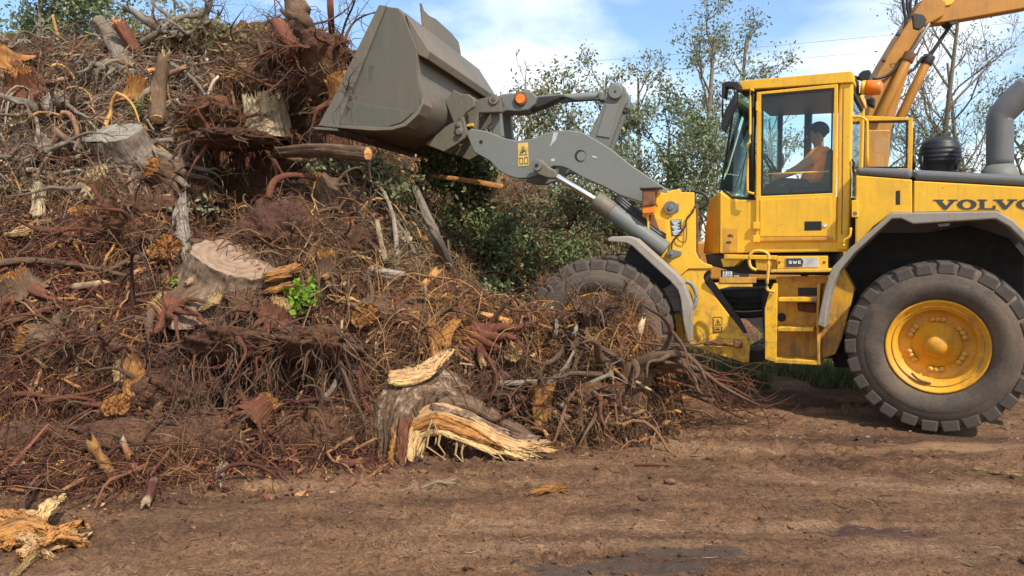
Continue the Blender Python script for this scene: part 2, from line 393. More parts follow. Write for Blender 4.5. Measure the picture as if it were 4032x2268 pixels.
V = [R.W(s, t, h) for s, h in ((la[0], la[2]), (lb[0], lb[2])) for t in (TH + .25, -TH)] + [R.W(s, t, h) for s, h in ((la[0], 1.25), (lb[0], 1.25)) for t in (-.58, -TH)]
mk('engine_cover', V, [(0, 1, 3, 2), (4, 6, 7, 5), (0, 4, 5, 1), (2, 3, 7, 6), (0, 2, 6, 4), (1, 5, 7, 3)], M['hoodgrey'], LP, .02)
prism('panel_latch', Z5((527, 1210), (555, 1207), (555, 1298), (527, 1298)), R, TH - .004, TH + .01, M['dark'], LP, .004)
lk = prism('hood_hinge', Z5((246, 1270), (288, 1268), (288, 1378), (246, 1378)), R, TH - .03, TH + .03, M['yellow'], LP, .006)
c0 = R.pt(Z5((268, 1353))[0], TH - .032); cyl('hinge_bolt', c0, c0 + R.w * .04, .022, M['steel'], LP, 14)
# lettering on the hood: slab letters V O L V O
def flat(name, polys, fr, t, mat, parent, thick=.004):
    V, F = [], []
    for P in polys:
        n = len(P); b = len(V)
        for tt in (t, t + thick):
            for p in P: l = fr.loc(fr.pt(p, t)); V.append(fr.W(l[0], tt, l[2]))
        F += [list(range(b, b + n))[::-1], list(range(b + n, b + 2*n))] + [[b + i, b + (i+1) % n, b + n + (i+1) % n, b + n + i] for i in range(n)]
    return mk(name, V, F, mat, parent, 0)
def letters():
    y0, y1 = 1266.0, 1330.0
    def sl(x): return (x - 765) * -.004
    def T(pts, x0, w): return Z5(*[(x0 + u * w, y0 + v * (y1 - y0) + sl(x0 + u * w)) for u, v in pts])
    Vp = [[(0, 0), (.42, 0), (.42, .12), (.33, .12), (.53, .62), (.70, .12), (.60, .12), (.60, 0), (1, 0), (1, .12), (.90, .12), (.55, 1), (.42, 1), (.10, .12), (0, .12)]]
    Lp = [[(0, 0), (.52, 0), (.52, .12), (.38, .12), (.38, .86), (.78, .86), (.86, .60), (1, .60), (.97, 1), (0, 1), (0, .88), (.12, .88), (.12, .12), (0, .12)]]
    def O(x0, w):
        out = []; n = 20
        for i in range(n):
            a0, a1 = 2*math.pi*i/n, 2*math.pi*(i+1)/n
            out.append(T([(.5 + .5*math.cos(a0), .5 + .52*math.sin(a0)), (.5 + .5*math.cos(a1), .5 + .52*math.sin(a1)), (.5 + .22*math.cos(a1), .5 + .36*math.sin(a1)), (.5 + .22*math.cos(a0), .5 + .36*math.sin(a0))], x0, w))
        return out
    for nm, P in (('v', [T(p, 765, 155) for p in Vp]), ('o', O(915, 126)), ('l', [T(p, 1046, 116) for p in Lp]), ('v', [T(p, 1146, 152) for p in Vp]), ('o', O(1290, 126))):
        flat('hood_letter', P, R, TH - .004, M['letter'], hp)
letters()
# exhaust and pre-cleaner
tex = -.30
px = [Z5(p)[0] for p in ((1187, 1052), (1187, 900), (1187, 770), (1196, 735), (1230, 690), (1300, 620), (1375, 555))]
ex = tube('exhaust_stack', [R.pt(p, tex) for p in px], [.118, .118, .118, .118, .125, .128, .13], M['hoodgrey'], LP, 28, 3)
e0 = R.pt(Z5((1187, 1110))[0], tex); e1 = R.pt(Z5((1187, 1045))[0], tex)
tube('exhaust_base', [e0 + [0, 0, -.06], e0, e1], [.17, .165, .122], M['grey'], ex, 28, 1)
tc = .12
c = R.pt(Z5((803, 1080))[0], tc); k = (R.pt(Z5((803, 1080))[0], tc)[2] - R.pt(Z5((803, 1085))[0], tc)[2]) / 5.0
prof = [(100, -60), (100, 10), (105, 20), (108, 40), (122, 52), (122, 62), (118, 66), (122, 70), (123, 90), (119, 94), (122, 98), (122, 118), (117, 122), (119, 126), (116, 150), (110, 154), (110, 160), (96, 185), (60, 208), (0, 214)]
o = lathe('air_precleaner', [(h * k, r * k) for r, h in prof], M['black'], LP, 40); o.rotation_euler = (math.pi / 2, 0, 0); o.location = c - base
for x in (640, 690, 905):
    p = R.pt(Z5((x, 1075))[0], -.1); tube('cover_rail', [p, p + [0, 0, .14]], .016, M['black'], LP, 8, 1)
# rear fender
out_ = Z4((190, 612), (206, 520), (232, 400), (252, 330), (285, 246), (400, 120), (545, -3)) + Z5((500, 1348), (634, 1348), (1170, 1338), (1275, 1400), (1420, 1540), (1480, 1680))
inn_ = Z5((1430, 1690), (1370, 1560), (1245, 1437), (1160, 1388), (636, 1421), (560, 1386), (500, 1388)) + Z4((556, 34), (420, 160), (330, 270), (292, 350), (268, 430), (252, 520), (238, 632))
prism('rear_fender', out_ + inn_, R, -1.30, -.80, M['fender'], LP, .012)
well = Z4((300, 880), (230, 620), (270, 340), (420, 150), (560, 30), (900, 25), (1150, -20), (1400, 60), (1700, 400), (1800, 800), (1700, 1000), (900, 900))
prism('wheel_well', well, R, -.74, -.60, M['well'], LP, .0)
prism('light_plate', Z5((785, 1418), (870, 1412), (868, 1432), (800, 1440)), R, -1.2, -1.0, M['steel'], LP, .004)

# --- cab
TC = -.84
cab = prism('cab', [(2834, 753), (2884, 787), (2967, 787), (3300, 775), (3352, 775), (3342, 990), (3290, 992), (2833, 998)], R, TC, -TC, M['yellow'], LP, .012)
def loc(p, t): return R.loc(R.pt(p, t))
A0, A1 = loc((2836, 753), TC), loc((2833, 998), TC); B0, B1 = loc((2789, 786), -.52), loc((2770, 999), -.52)
V = [R.W(*A0), R.W(*A1), R.W(*B1), R.W(*B0)] + [R.W(s, -t, h) for s, t, h in (A0, A1, B1, B0)]
V = [v + R.a * .004 for v in V]
mk('front_cowl', V, [(0, 1, 2, 3), (4, 7, 6, 5), (3, 2, 6, 7), (0, 3, 7, 4), (1, 5, 6, 2), (0, 4, 5, 1)], M['yellow_deep'], cab, .02, seg=3)  # deeper yellow paints in the shade on this forward-turned facet
# glass corner facet + windscreen
g = [loc(p, t) for p, t in (((2974, 366), TC + .015), ((2966, 782), TC + .015), ((2884, 778), -.78), ((2839, 744), -.60), ((2897, 372), -.60))]
mk('window_pane', [R.W(*x) for x in g], [(0, 1, 2, 3, 4)], M['glass_side'], cab)
gm = [np.array([s, -t, h]) for s, t, h in g]
mk('window_pane', [R.W(*x) for x in gm], [(0, 1, 2, 3, 4)], M['glass_side'], cab)
mk('windscreen', [R.W(*g[3]), R.W(*g[4]), R.W(*gm[4]), R.W(*gm[3])], [(0, 1, 2, 3)], M['glass_side'], cab)
for gg in (g, gm):
    tube('window_seal', [R.W(*gg[4]), R.W(*gg[3]), R.W(*gg[2]), R.W(*gg[1])], .013, M['black'], cab, 8, 1)
    tube('front_pillar', [R.W(*(gg[0] + [0.02, 0, 0])), R.W(*(gg[1] + [.02, 0, 0]))], .035, M['black'], cab, 8, 1)
prism('roof', Z2((1252, 162), (1262, 152), (2225, 66), (2247, 78), (2252, 165), (2140, 172), (1250, 232)), R, TC - .04, -TC + .04, M['yellow'], cab, .03, 4)
prism('headliner', Z2((1275, 234), (2235, 168), (2235, 215), (1275, 275)), R, TC + .03, -TC - .03, M['black'], cab, .01)
prism('rear_pillar', Z2((2128, 172), (2246, 166), (2246, 240), (2222, 1300), (2205, 1640), (2100, 1640), (2118, 400)), R, TC - .015, TC + .10, M['yellow'], cab, .02, 3)
tube('pillar_groove', [R.pt(Z2((2165, 215))[0], TC - .016), R.pt(Z2((2150, 1500))[0], TC - .016)], .004, M['rust'], cab, 6, 1)
V = []
l0, l1, l2 = loc(Z2((2140, 175))[0], TC), loc(Z2((2240, 175))[0], TC), loc(Z2((2210, 1250))[0], TC)
def boxs(name, s0, s1, t0, t1, h0, h1, fr, mat, parent, bevel=.006):
    V = [fr.W(s, t, h) for s in (s0, s1) for t in (t0, t1) for h in (h0, h1)]
    return mk(name, V, [(0, 1, 3, 2), (4, 6, 7, 5), (0, 4, 5, 1), (2, 3, 7, 6), (0, 2, 6, 4), (1, 5, 7, 3)], mat, parent, bevel)
boxs('rear_pillar', l1[0], l0[0], -TC - .1, -TC + .01, l2[2] - .1, l0[2], R, M['yellow'], cab)
sR = l1[0] + .02
mk('rear_window', [R.W(sR, t, h) for t, h in ((TC + .1, l2[2] + .12), (-TC - .1, l2[2] + .12), (-TC - .1, l0[2] - .1), (TC + .1, l0[2] - .1))], [(0, 1, 2, 3)], M['glass'], cab)
# inside: far pillar, console, wheel, seat
sA = g[1][0]
boxs('inner_pillar', sA - .36, sA - .28, .70, .80, 1.3, l0[2], R, M['black'], cab)
# door
dO = [(2978, 363), (3300, 329), (3290, 949), (2975, 953)]; dI = [(2997, 371), (3284, 346), (3276, 760), (2995, 772)]
door = ring('door', dO, dI, R, TC - .035, TC - .004, M['yellow'], LP, .008)
ring('window_seal', [(2999, 373), (3282, 348), (3274, 758), (2997, 770)], [(3006, 380), (3275, 356), (3268, 751), (3004, 763)], R, TC - .030, TC - .008, M['black'], door, .003)
pn = [R.pt(p, TC - .018) for p in ((3005, 379), (3276, 355), (3269, 752), (3003, 764))]
mk('window_pane', pn, [(0, 1, 2, 3)], M['glass'], door)
prism('door_panel', Z2((1432, 1196), (2058, 1168)) + Z3((1914, 268), (1330, 272)), R, TC - .043, TC - .03, M['yellow'], door, .004)
prism('door_trim', Z3((1312, 282), (1925, 276), (1925, 300), (1312, 308)), R, TC - .042, TC - .03, M['yellow_dirty'], door, .003)
tube('window_rail', [R.pt(Z2((1475, 970))[0], TC + .05), R.pt(Z2((2030, 948))[0], TC + .05)], .008, M['yellow'], door, 8, 1)
prism('door_handle', Z3((1692, 148), (1832, 147), (1832, 221), (1692, 223)), R, TC - .047, TC - .03, M['black'], door, .004)
c0 = R.pt(Z3((1860, 183))[0], TC - .052); cyl('door_lock', c0, c0 + R.w * .02, .020, M['chrome'], door, 16)
for y in (182, 290):
    prism('hinge', Z3((1272, y - 28), (1325, y - 28), (1325, y + 28), (1272, y + 28)), R, TC - .055, TC - .03, M['yellow'], door, .005)
prism('hinge', Z2((1395, 335), (1412, 335), (1412, 415), (1395, 415)), R, TC - .055, TC - .03, M['yellow'], door, .004)
prism('door_decal', Z3((1030, 205), (1145, 205), (1145, 395), (1030, 395)), R, TC - .0035, TC + .004, M['yellow_dirty'], cab, 0)
for i, pp in enumerate(([(1065, 262), (1090, 250), (1100, 275), (1075, 272)], [(1050, 325), (1062, 310), (1095, 312), (1095, 328)], [(1100, 256), (1112, 262), (1110, 280)])):
    flat('decal_mark', [Z3(*pp)], R, TC - .0075, M['letter'], cab)
# grab rails
tube('grab_rail', [R.pt(p, TC - .09) for p in Z2((1380, 240), (1346, 243), (1346, 420), (1344, 690), (1326, 730), (1322, 1090), (1338, 1130), (1380, 1142))], .0125, M['yellow'], LP, 10, 3)
tube('grab_rail', [R.pt(p, -.80) for p in Z5((255, 742), (300, 740), (338, 762), (346, 800), (346, 1058))], .013, M['yellow'], LP, 10, 3)
# open door on the far side
TF = .96
fd = ring('open_door', Z5((200, 728), (636, 746), (630, 1090), (200, 1090)), Z5((240, 768), (606, 762), (600, 1068), (240, 1068)), R, TF, TF + .04, M['yellow'], LP, .008)
ring('window_seal', Z5((242, 770), (604, 764), (598, 1066), (242, 1066)), Z5((258, 782), (592, 776), (587, 1056), (258, 1056)), R, TF + .005, TF + .035, M['black'], fd, .003)
mk('window_pane', [R.pt(p, TF + .02) for p in Z5((250, 776), (598, 770), (592, 1062), (250, 1062))], [(0, 1, 2, 3)], M['glass'], fd)
# mirror
mr = prism('mirror', Z2((1228, 225), (1225, 345), (1118, 600), (1100, 590), (1086, 552), (1094, 505), (1128, 400)), R, -1.06, -.96, M['black'], LP, .02, 3)
prism('mirror_bracket', Z2((1098, 175), (1130, 157), (1235, 158), (1256, 185), (1254, 242), (1225, 235), (1190, 210), (1130, 205), (1112, 300), (1098, 300)), R, -1.0, -.84, M['black'], LP, .01)
tube('mirror_arm', [R.pt(p, -.99) for p in Z2((1104, 200), (1104, 480))], .009, M['black'], LP, 8, 1)
# beacon and work lamp
ba = [R.pt(p, -.62) for p in Z5((306, 556), (336, 556), (425, 556), (441, 556))]
bc = tube('beacon', [ba[0], ba[1]], [.068, .072], M['yellow_pale'], LP, 24, 1)
tube('beacon_lens', [ba[1], ba[1] * .4 + ba[2] * .6, ba[2], ba[3]], [.076, .074, .072, .045], M['amber'], bc, 24, 1)
tube('beacon_bracket', [R.pt(p, -.62) for p in Z5((262, 500), (285, 520), (285, 590), (300, 600), (310, 590))], .014, M['black'], LP, 8, 1)
prism('work_lamp', Z5((288, 470), (318, 446), (360, 440), (370, 455), (352, 505), (320, 518), (295, 500)), R, -.5, -.30, M['black'], LP, .02, 3)
tube('lamp_stalk', [R.pt(p, -.45) for p in Z5((255, 490), (300, 498))], .02, M['black'], LP, 8, 1)
prism('rear_lamp', Z5((335, 625), (395, 615), (390, 680), (345, 665)), R, -.4, -.25, M['black'], LP, .02, 3)
tube('wiper', [R.pt(p, -.70) for p in Z2((1255, 1110), (1290, 900), (1330, 740))], .008, M['black'], cab, 6, 1)
tube('wiper', [R.pt(p, -.66) for p in Z2((1200, 1130), (1270, 930), (1360, 700))], .007, M['black'], cab, 6, 1)
tube('cable', [R.pt(p, -.86) for p in Z5((250, 1010), (265, 1040), (255, 1060), (262, 1100))], .012, M['black'], LP, 6, 3)
# interior
def pin(p, t): return R.pt(Z2(p)[0], t)
st = prism('seat', Z2((1890, 1180), (1900, 1060), (1980, 1030), (2020, 760), (2062, 740), (2070, 800), (2060, 1200)), R, -.25, .25, M['seat'], LP, .04, 3)
prism('seat_cushion', Z2((1700, 1110), (1900, 1090), (2000, 1180), (1700, 1180)), R, -.26, .26, M['seat'], st, .03, 3)
con = prism('console', Z2((1470, 1060), (1600, 1040), (1690, 1090), (1700, 1160), (1440, 1160)), R, -.3, .25, M['black'], LP, .02)
tube('steering_column', [pin((1560, 1120), 0), pin((1530, 930), 0)], .035, M['black'], LP, 10, 1)
cc = R.loc(pin((1530, 900), 0)); ringP = []
for i in range(25):
    a = 2 * math.pi * i / 24; ringP.append(R.W(cc[0] + .05 * math.cos(a) * 1.6, .19 * math.sin(a), cc[2] + .14 * math.cos(a)))
tube('steering_wheel', ringP, .014, M['black'], LP, 8, 1, cap=False)
prism('inner_mirror', Z2((1590, 790), (1625, 785), (1632, 880), (1605, 910), (1590, 870)), R, .45, .6, M['black'], LP, .01)

# --- steps, under-cab, side boxes
TS = -1.20
stp = prism('step_back', Z3((1460, 600), (1880, 590), (1880, 1262), (1460, 1262)), R, -.92, -.88, M['yellow_dirty'], LP, .006)
prism('step_side', Z3((1368, 860), (1400, 740), (1440, 655), (1472, 655), (1462, 1290), (1440, 1292), (1370, 1272)), R, TS, TS + .03, M['yellow'], LP, .005)
prism('step_side', Z3((1796, 662), (1822, 660), (1806, 980), (1822, 1312), (1798, 1318), (1790, 980)), R, TS, -.90, M['yellow_dirty'], LP, .004)
for pp in (((1478, 770), (1790, 768), (1790, 803), (1478, 803)), ((1472, 1012), (1765, 1014), (1765, 1046), (1472, 1046)), ((1442, 1268), (1822, 1286), (1822, 1322), (1442, 1302))):
    prism('step_tread', Z3(*pp), R, TS + .005, -.93, M['yellow'], LP, .006)
prism('tread_end', Z3((1752, 772), (1792, 770), (1792, 800), (1752, 800)), R, TS + .001, TS + .1, M['steel'], LP, .003)
tube('grab_rail', [R.pt(p, TS - .03) for p in Z3((1300, 545), (1262, 528), (1244, 490), (1246, 430), (1285, 392), (1360, 394), (1402, 430), (1398, 540), (1386, 680), (1402, 712), (1450, 722))], .0155, M['yellow_pale'], LP, 12, 4)
box = prism('battery_box', Z3((1822, 700), (1880, 640), (1990, 500), (2100, 700), (2000, 1100), (1945, 1230), (1830, 1275)), R, -1.0, -.80, M['yellow_dirty'], LP, .012)
prism('box_recess', Z3((1640, 690), (1790, 690), (1790, 770), (1640, 770)), R, -.945, -.90, M['dark'], LP, .006)
prism('box_recess', Z3((1632, 812), (1780, 812), (1780, 895), (1640, 880)), R, -.945, -.90, M['rust'], LP, .006)
c0 = R.pt(Z3((1505, 930))[0], -.93); cyl('plug', c0, c0 + R.w * .05, .045, M['black'], LP, 16)
npl = prism('name_beam', Z3((1470, 432), (1876, 430), (1876, 535), (1470, 540)), R, -1.10, -1.0, M['yellow'], LP, .006)
prism('foot_beam', Z3((1418, 542), (1895, 536), (1895, 562), (1410, 566)), R, -1.18, -.92, M['yellow_pale'], LP, .006)
prism('sign_plate', Z3((1540, 447), (1806, 444), (1806, 520), (1540, 523)), R, -1.108, -1.099, M['plate'], npl, .002)
prism('sign_dark_half', Z3((1543, 450), (1664, 449), (1684, 470), (1672, 518), (1543, 520)), R, -1.1125, -1.1075, M['letter'], npl, 0)
def glyph(ch, x, y, w, h):
    b = .22
    S = {'S': [[(0, 0), (1, 0), (1, b), (b*1.2, b), (b*1.2, .4), (1, .4), (1, 1), (0, 1), (0, 1-b), (1-b*1.2, 1-b), (1-b*1.2, .6), (0, .6)]],
         'W': [[(0, 0), (.2, 0), (.32, .65), (.42, .2), (.58, .2), (.68, .65), (.8, 0), (1, 0), (.78, 1), (.6, 1), (.5, .55), (.4, 1), (.22, 1)]],
         'E': [[(0, 0), (1, 0), (1, b), (.28, b), (.28, .4), (.9, .4), (.9, .6), (.28, .6), (.28, 1-b), (1, 1-b), (1, 1), (0, 1)]]}[ch]
    return [Z3(*[(x + u * w, y + v * h) for u, v in P]) for P in S]
for ch, x, w in (('S', 1565, 24), ('W', 1597, 34), ('E', 1640, 22)):
    flat('sign_letter', glyph(ch, x, 470, w, 24), R, -1.1165, M['white'], npl)
for x in (1487, 1852):
    c0 = R.pt(Z3((x, 482))[0], -1.106); cyl('sign_bolt', c0, c0 + R.w * .01, .014, M['rust'], npl, 10)
prism('under_beam', Z3((1035, 418), (1460, 428), (1460, 462), (1035, 452)), R, -1.02, -.90, M['yellow'], LP, .005)
prism('under_bracket', Z3((1010, 455), (1180, 462), (1150, 490), (1120, 515), (1030, 520)), R, -.98, -.80, M['yellow'], LP, .006)
prism('under_bracket', Z3((1290, 460), (1465, 462), (1465, 560), (1300, 545)), R, -1.0, -.86, M['yellow_dirty'], LP, .006)
prism('under_floor', Z3((880, 415), (1900, 410), (1900, 590), (1300, 580), (1150, 570), (900, 500)), R, -.70, .7, M['dark'], LP, .01)
prism('cross_member', Z3((960, 705), (1330, 705), (1365, 780), (1365, 870), (1060, 870)), R, -.35, .35, M['dark'], LP, .02)
prism('rear_chassis', Z3((1330, 700), (1460, 700), (2400, 800), (2400, 1250), (1250, 1290), (1250, 1150), (1360, 1130)), R, -.45, .45, M['dark'], LP, .02)
for y, r in ((790, .05), (835, .04), (900, .035)):
    tube('drive_line', [R.pt(p, -.40) for p in Z3((1010, y), (1200, y + 15), (1380, y))], r, M['well'], LP, 12, 2)
prism('bottom_guard', Z3((1240, 1160), (1365, 1150), (1365, 1290), (1235, 1305)), R, -.5, .3, M['dark'], LP, .01)
tube('grab_rail', [R.pt(p, -.98) for p in Z3((2015, 350), (2005, 330), (2020, 300), (2060, 270), (2070, 200))], .013, M['yellow'], LP, 8, 3)

# --- front frame
TFF = -.62
ff = prism('front_frame', Z2((500, 1185), (545, 1128), (610, 1140), (612, 1122), (732, 1100), (738, 1128), (858, 1132), (856, 1235)) + Z3((806, 60), (808, 395), (835, 455), (880, 490), (942, 508), (942, 536), (748, 536), (678, 597), (560, 472), (310, 272), (368, 100)), Fm, TFF, TFF + .16, M['yellow'], LP, .01)
lf = prism('lower_frame', Z3((680, 597), (748, 540), (945, 533), (905, 552), (874, 580), (868, 612), (884, 655), (1190, 1058), (1246, 1140), (1250, 1180), (1240, 1300), (1195, 1302), (760, 1160), (705, 1000), (690, 760)), Fm, TFF + .02, TFF + .14, M['yellow'], LP, .01)
prism('hitch_plate', Z3((875, 560), (900, 545), (935, 560), (925, 610), (1180, 960), (1230, 1060), (1200, 1062), (900, 665), (872, 612)), Fm, TFF + .10, -.2, M['dark'], LP, .006)
boxs('front_chassis', -.55, .55, -.48, .48, .55, 1.15, Fm, M['dark'], LP, .02)
prism('front_block', Z3((330, 285), (800, 60), (800, 480), (680, 590), (560, 470)), Fm, TFF + .17, .45, M['yellow_deep'], LP, .01)
prism('bracket_plate', Z3((308, 262), (372, 110), (560, 130), (572, 280), (540, 306), (380, 306)), Fm, TFF - .016, TFF + .002, M['yellow_deep'], ff, .006)
prism('bracket_slot', Z3((402, 92), (466, 92), (500, 190), (518, 262), (428, 258), (415, 180)), Fm, TFF - .028, TFF - .012, M['rust'], ff, .004)
prism('lamp_bracket', Z3((402, 92), (420, 92), (432, 260), (420, 262)), Fm, TFF - .10, TFF, M['yellow'], ff, .004)
prism('turn_signal', Z3((369, 22), (462, 18), (466, 82), (369, 88)), Fm, TFF - .22, TFF - .06, M['amber'], LP, .012)
hl = prism('headlight', Z2((398, 1108), (512, 1098), (512, 1240), (398, 1258)), Fm, TFF - .24, TFF - .08, M['rust'], LP, .012)
prism('lamp_hood', Z2((376, 1088), (572, 1084), (572, 1096), (376, 1106)), Fm, TFF - .26, TFF - .02, M['dark'], hl, .004)
tube('lamp_post', [Fm.pt(p, TFF - .05) for p in Z2((545, 1090), (528, 1150), (525, 1260))], .014, M['yellow'], LP, 8, 2)
for (x, y, r), pl in (((600, 35, .072), Z3((600, 0), (668, 0), (668, 62), (600, 78))), ((606, 412, .05), Z3((606, 374), (690, 392), (690, 420), (612, 452)))):
    prism('pin_plate', pl, Fm, TFF - .02, TFF, M['steel'], LP, .004)
    c0 = Fm.pt(Z3((x, y))[0], TFF - .04); pinp = cyl('frame_pin', c0, c0 + Fm.w * .05, r, M['grey'], LP, 24)
    cyl('pin_cap', c0 - Fm.w * .015, c0 + Fm.w * .02, r * .4, M['steel'], pinp, 16)
prism('data_plate', Z3((598, 137), (690, 132), (692, 262), (610, 266)), Fm, TFF - .006, TFF + .002, M['letter'], ff, 0)
for i in range(11):
    y = 142 + i * 11; xa = 606 + (i * 7) % 25; xb = 684 - (i * 13) % 28 if i < 7 else 686
    flat('plate_row', [Z3((xa, y), (xb, y - 1), (xb, y + 5), (xa, y + 6))], Fm, TFF - .0095, M['white'], ff)
tube('cable', [Fm.pt(p, TFF - .03) for p in Z3((800, 20), (780, 75), (735, 120), (715, 200), (650, 270), (615, 320), (608, 400))], .009, M['dark'], LP, 6, 4)
tube('cable', [Fm.pt(p, TFF - .03) for p in Z3((730, 130), (728, 295), (700, 318), (665, 300), (650, 270))], .006, M['rust'], LP, 6, 4)
tube('cable', [Fm.pt(p, TFF + .05) for p in Z2((850, 1125), (930, 1140), (972, 1190), (960, 1240), (900, 1275))], .016, M['black'], LP, 8, 4)
prism('frame_edge', Z3((806, 30), (828, 0), (828, 400), (850, 440), (835, 455), (808, 395)), Fm, TFF + .03, TFF + .12, M['rust'], LP, .004)
bar = cyl('lock_bar', Fm.pt(Z3((870, 1142))[0], TFF - .03), Fm.pt(Z3((1150, 1152))[0], TFF - .03), .022, M['rust'], LP, 12)
prism('lock_bar_end', Z3((1120, 1118), (1190, 1125), (1190, 1180), (1120, 1180)), Fm, TFF - .06, TFF + .03, M['rust'], LP, .012)
tube('hose_loop', [Fm.pt(p, TFF - .04) for p in Z3((725, 640), (765, 655), (800, 705), (812, 770), (795, 830), (775, 858))], .022, M['bluehose'], LP, 12, 4)
# warning decal
dec = flat('warning_decal', [Z3((950, 926), (1022, 926), (1022, 1052), (950, 1052))], Fm, TFF + .014, M['yellow'], lf)
def outline(pts, w): # thin frame as four slivers
    out = []; n = len(pts); cx = sum(p[0] for p in pts)/n; cy = sum(p[1] for p in pts)/n
    for i in range(n):
        a, b = pts[i], pts[(i+1) % n]
        ia = (a[0] + (cx-a[0])*w, a[1] + (cy-a[1])*w); ib = (b[0] + (cx-b[0])*w, b[1] + (cy-b[1])*w)
        out.append(Z3(a, b, ib, ia))
    return out
for pts, w in (([(950, 926), (1022, 926), (1022, 1052), (950, 1052)], .07), ([(986, 945), (1013, 996), (960, 996)], .22), ([(956, 1010), (1016, 1010), (1016, 1046), (956, 1046)], .08)):
    flat('decal_mark', outline(pts, w), Fm, TFF + .010, M['letter'], lf)
flat('decal_mark', [Z3((981, 965), (991, 965), (988, 990), (984, 990)), Z3((965, 1024), (990, 1020), (1008, 1028), (990, 1036), (965, 1032))], Fm, TFF + .010, M['letter'], lf)
# front fender
fo = Z3((86, 287), (120, 272), (250, 268), (318, 290), (470, 425), (640, 575), (700, 640), (748, 756), (780, 850), (776, 1125), (738, 1132), (700, 950), (682, 780), (662, 712), (602, 640), (430, 482), (285, 347), (235, 324), (90, 312))
fend = prism('front_fender', fo, Fm, -1.30, -.78, M['fender'], LP, .012)
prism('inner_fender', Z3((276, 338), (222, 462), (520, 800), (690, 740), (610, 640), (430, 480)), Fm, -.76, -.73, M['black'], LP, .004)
prism('inner_flap', Z3((528, 705), (630, 650), (668, 716), (690, 880), (612, 885), (590, 860)), Fm, -.98, -.80, M['fender'], LP, .01)
prism('inner_flap', Z3((612, 905), (692, 900), (722, 1125), (640, 1125)), Fm, -.98, -.80, M['yellow_dirty'], LP, .01)

# --- loader linkage
TA = -.56
arm_top = [(1150, 950), (1185, 915), (1300, 936), (1440, 990), (1520, 1003), (1640, 985), (1715, 950), (1800, 930), (1900, 928), (1990, 948), (2070, 992), (2190, 1065), (2340, 1185), (2530, 1312), (2640, 1385)]
arm_bot = [(2640, 1560), (2480, 1480), (2400, 1442), (2250, 1395), (2130, 1330), (1980, 1265), (1880, 1205), (1830, 1188), (1775, 1185), (1740, 1205), (1690, 1240), (1600, 1270), (1520, 1274), (1450, 1255), (1380, 1215), (1320, 1150), (1260, 1115), (1205, 1085), (1175, 1010)]
arm = prism('lift_arm', Z1(*(arm_top + arm_bot)), Fm, TA, TA + .11, M['grey_arm'], LP, .012)
prism('lift_arm', Z1(*(arm_top + arm_bot)), Fm, TA, TA + .11, M['grey_arm'], LP, .012).location = tuple(Fm.w * 1.01)
cs = Fm.loc(Fm.pt(Z1((1600, 1120))[0], TA)); tube('cross_tube', [Fm.W(cs[0], -.45, cs[2]), Fm.W(cs[0], .56, cs[2])], .12, M['grey'], LP, 20, 1)
cs = Fm.loc(Fm.pt(Z1((1967, 1110))[0], TA)); bp = cyl('arm_pin', Fm.W(cs[0], TA - .006, cs[2]), Fm.W(cs[0], TA + .02, cs[2]), .066, M['dark'], arm, 24)
cyl('pin_cap', Fm.W(cs[0] - .01, TA - .012, cs[2] - .01), Fm.W(cs[0] - .01, TA + .02, cs[2] - .01), .052, M['grey_arm'], arm, 24)
c0 = Fm.pt(Z1((1257, 1012))[0], TA - .004); cyl('arm_hole', c0, c0 + Fm.w * .02, .022, M['black'], arm, 14, bevel=0)
prism('warning_sticker', Z1((1519, 1022), (1592, 1016), (1597, 1180), (1523, 1187)), Fm, TA - .005, TA + .002, M['sticker'], arm, 0)
def outl(Zf, pts, w):
    out = []; n = len(pts); cx = sum(p[0] for p in pts)/n; cy = sum(p[1] for p in pts)/n
    for i in range(n):
        a, b = pts[i], pts[(i+1) % n]
        out.append(Zf(a, b, (b[0] + (cx-b[0])*w, b[1] + (cy-b[1])*w), (a[0] + (cx-a[0])*w, a[1] + (cy-a[1])*w)))
    return out
mk_ = [(1556, 1040), (1586, 1105), (1530, 1106)]
flat('sticker_mark', outl(Z1, mk_, .2) + outl(Z1, [(1530, 1125), (1556, 1124), (1557, 1170), (1532, 1172)], .22) + outl(Z1, [(1564, 1122), (1590, 1120), (1592, 1168), (1566, 1170)], .2) + [Z1((1550, 1066), (1560, 1066), (1557, 1092), (1553, 1092)), Z1((1537, 1088), (1575, 1070), (1578, 1076), (1540, 1094))], Fm, TA - .0085, M['letter'], arm)
for pp in (((1775, 945), (1808, 945), (1790, 1000), (1745, 1050), (1765, 990)), ((1755, 1135), (1785, 1130), (1780, 1150), (1758, 1152)), ((2048, 1108), (2085, 1118), (2082, 1130), (2050, 1122))):
    flat('paint_scrape', [Z1(*pp)], Fm, TA - .004, M['plate'], arm)
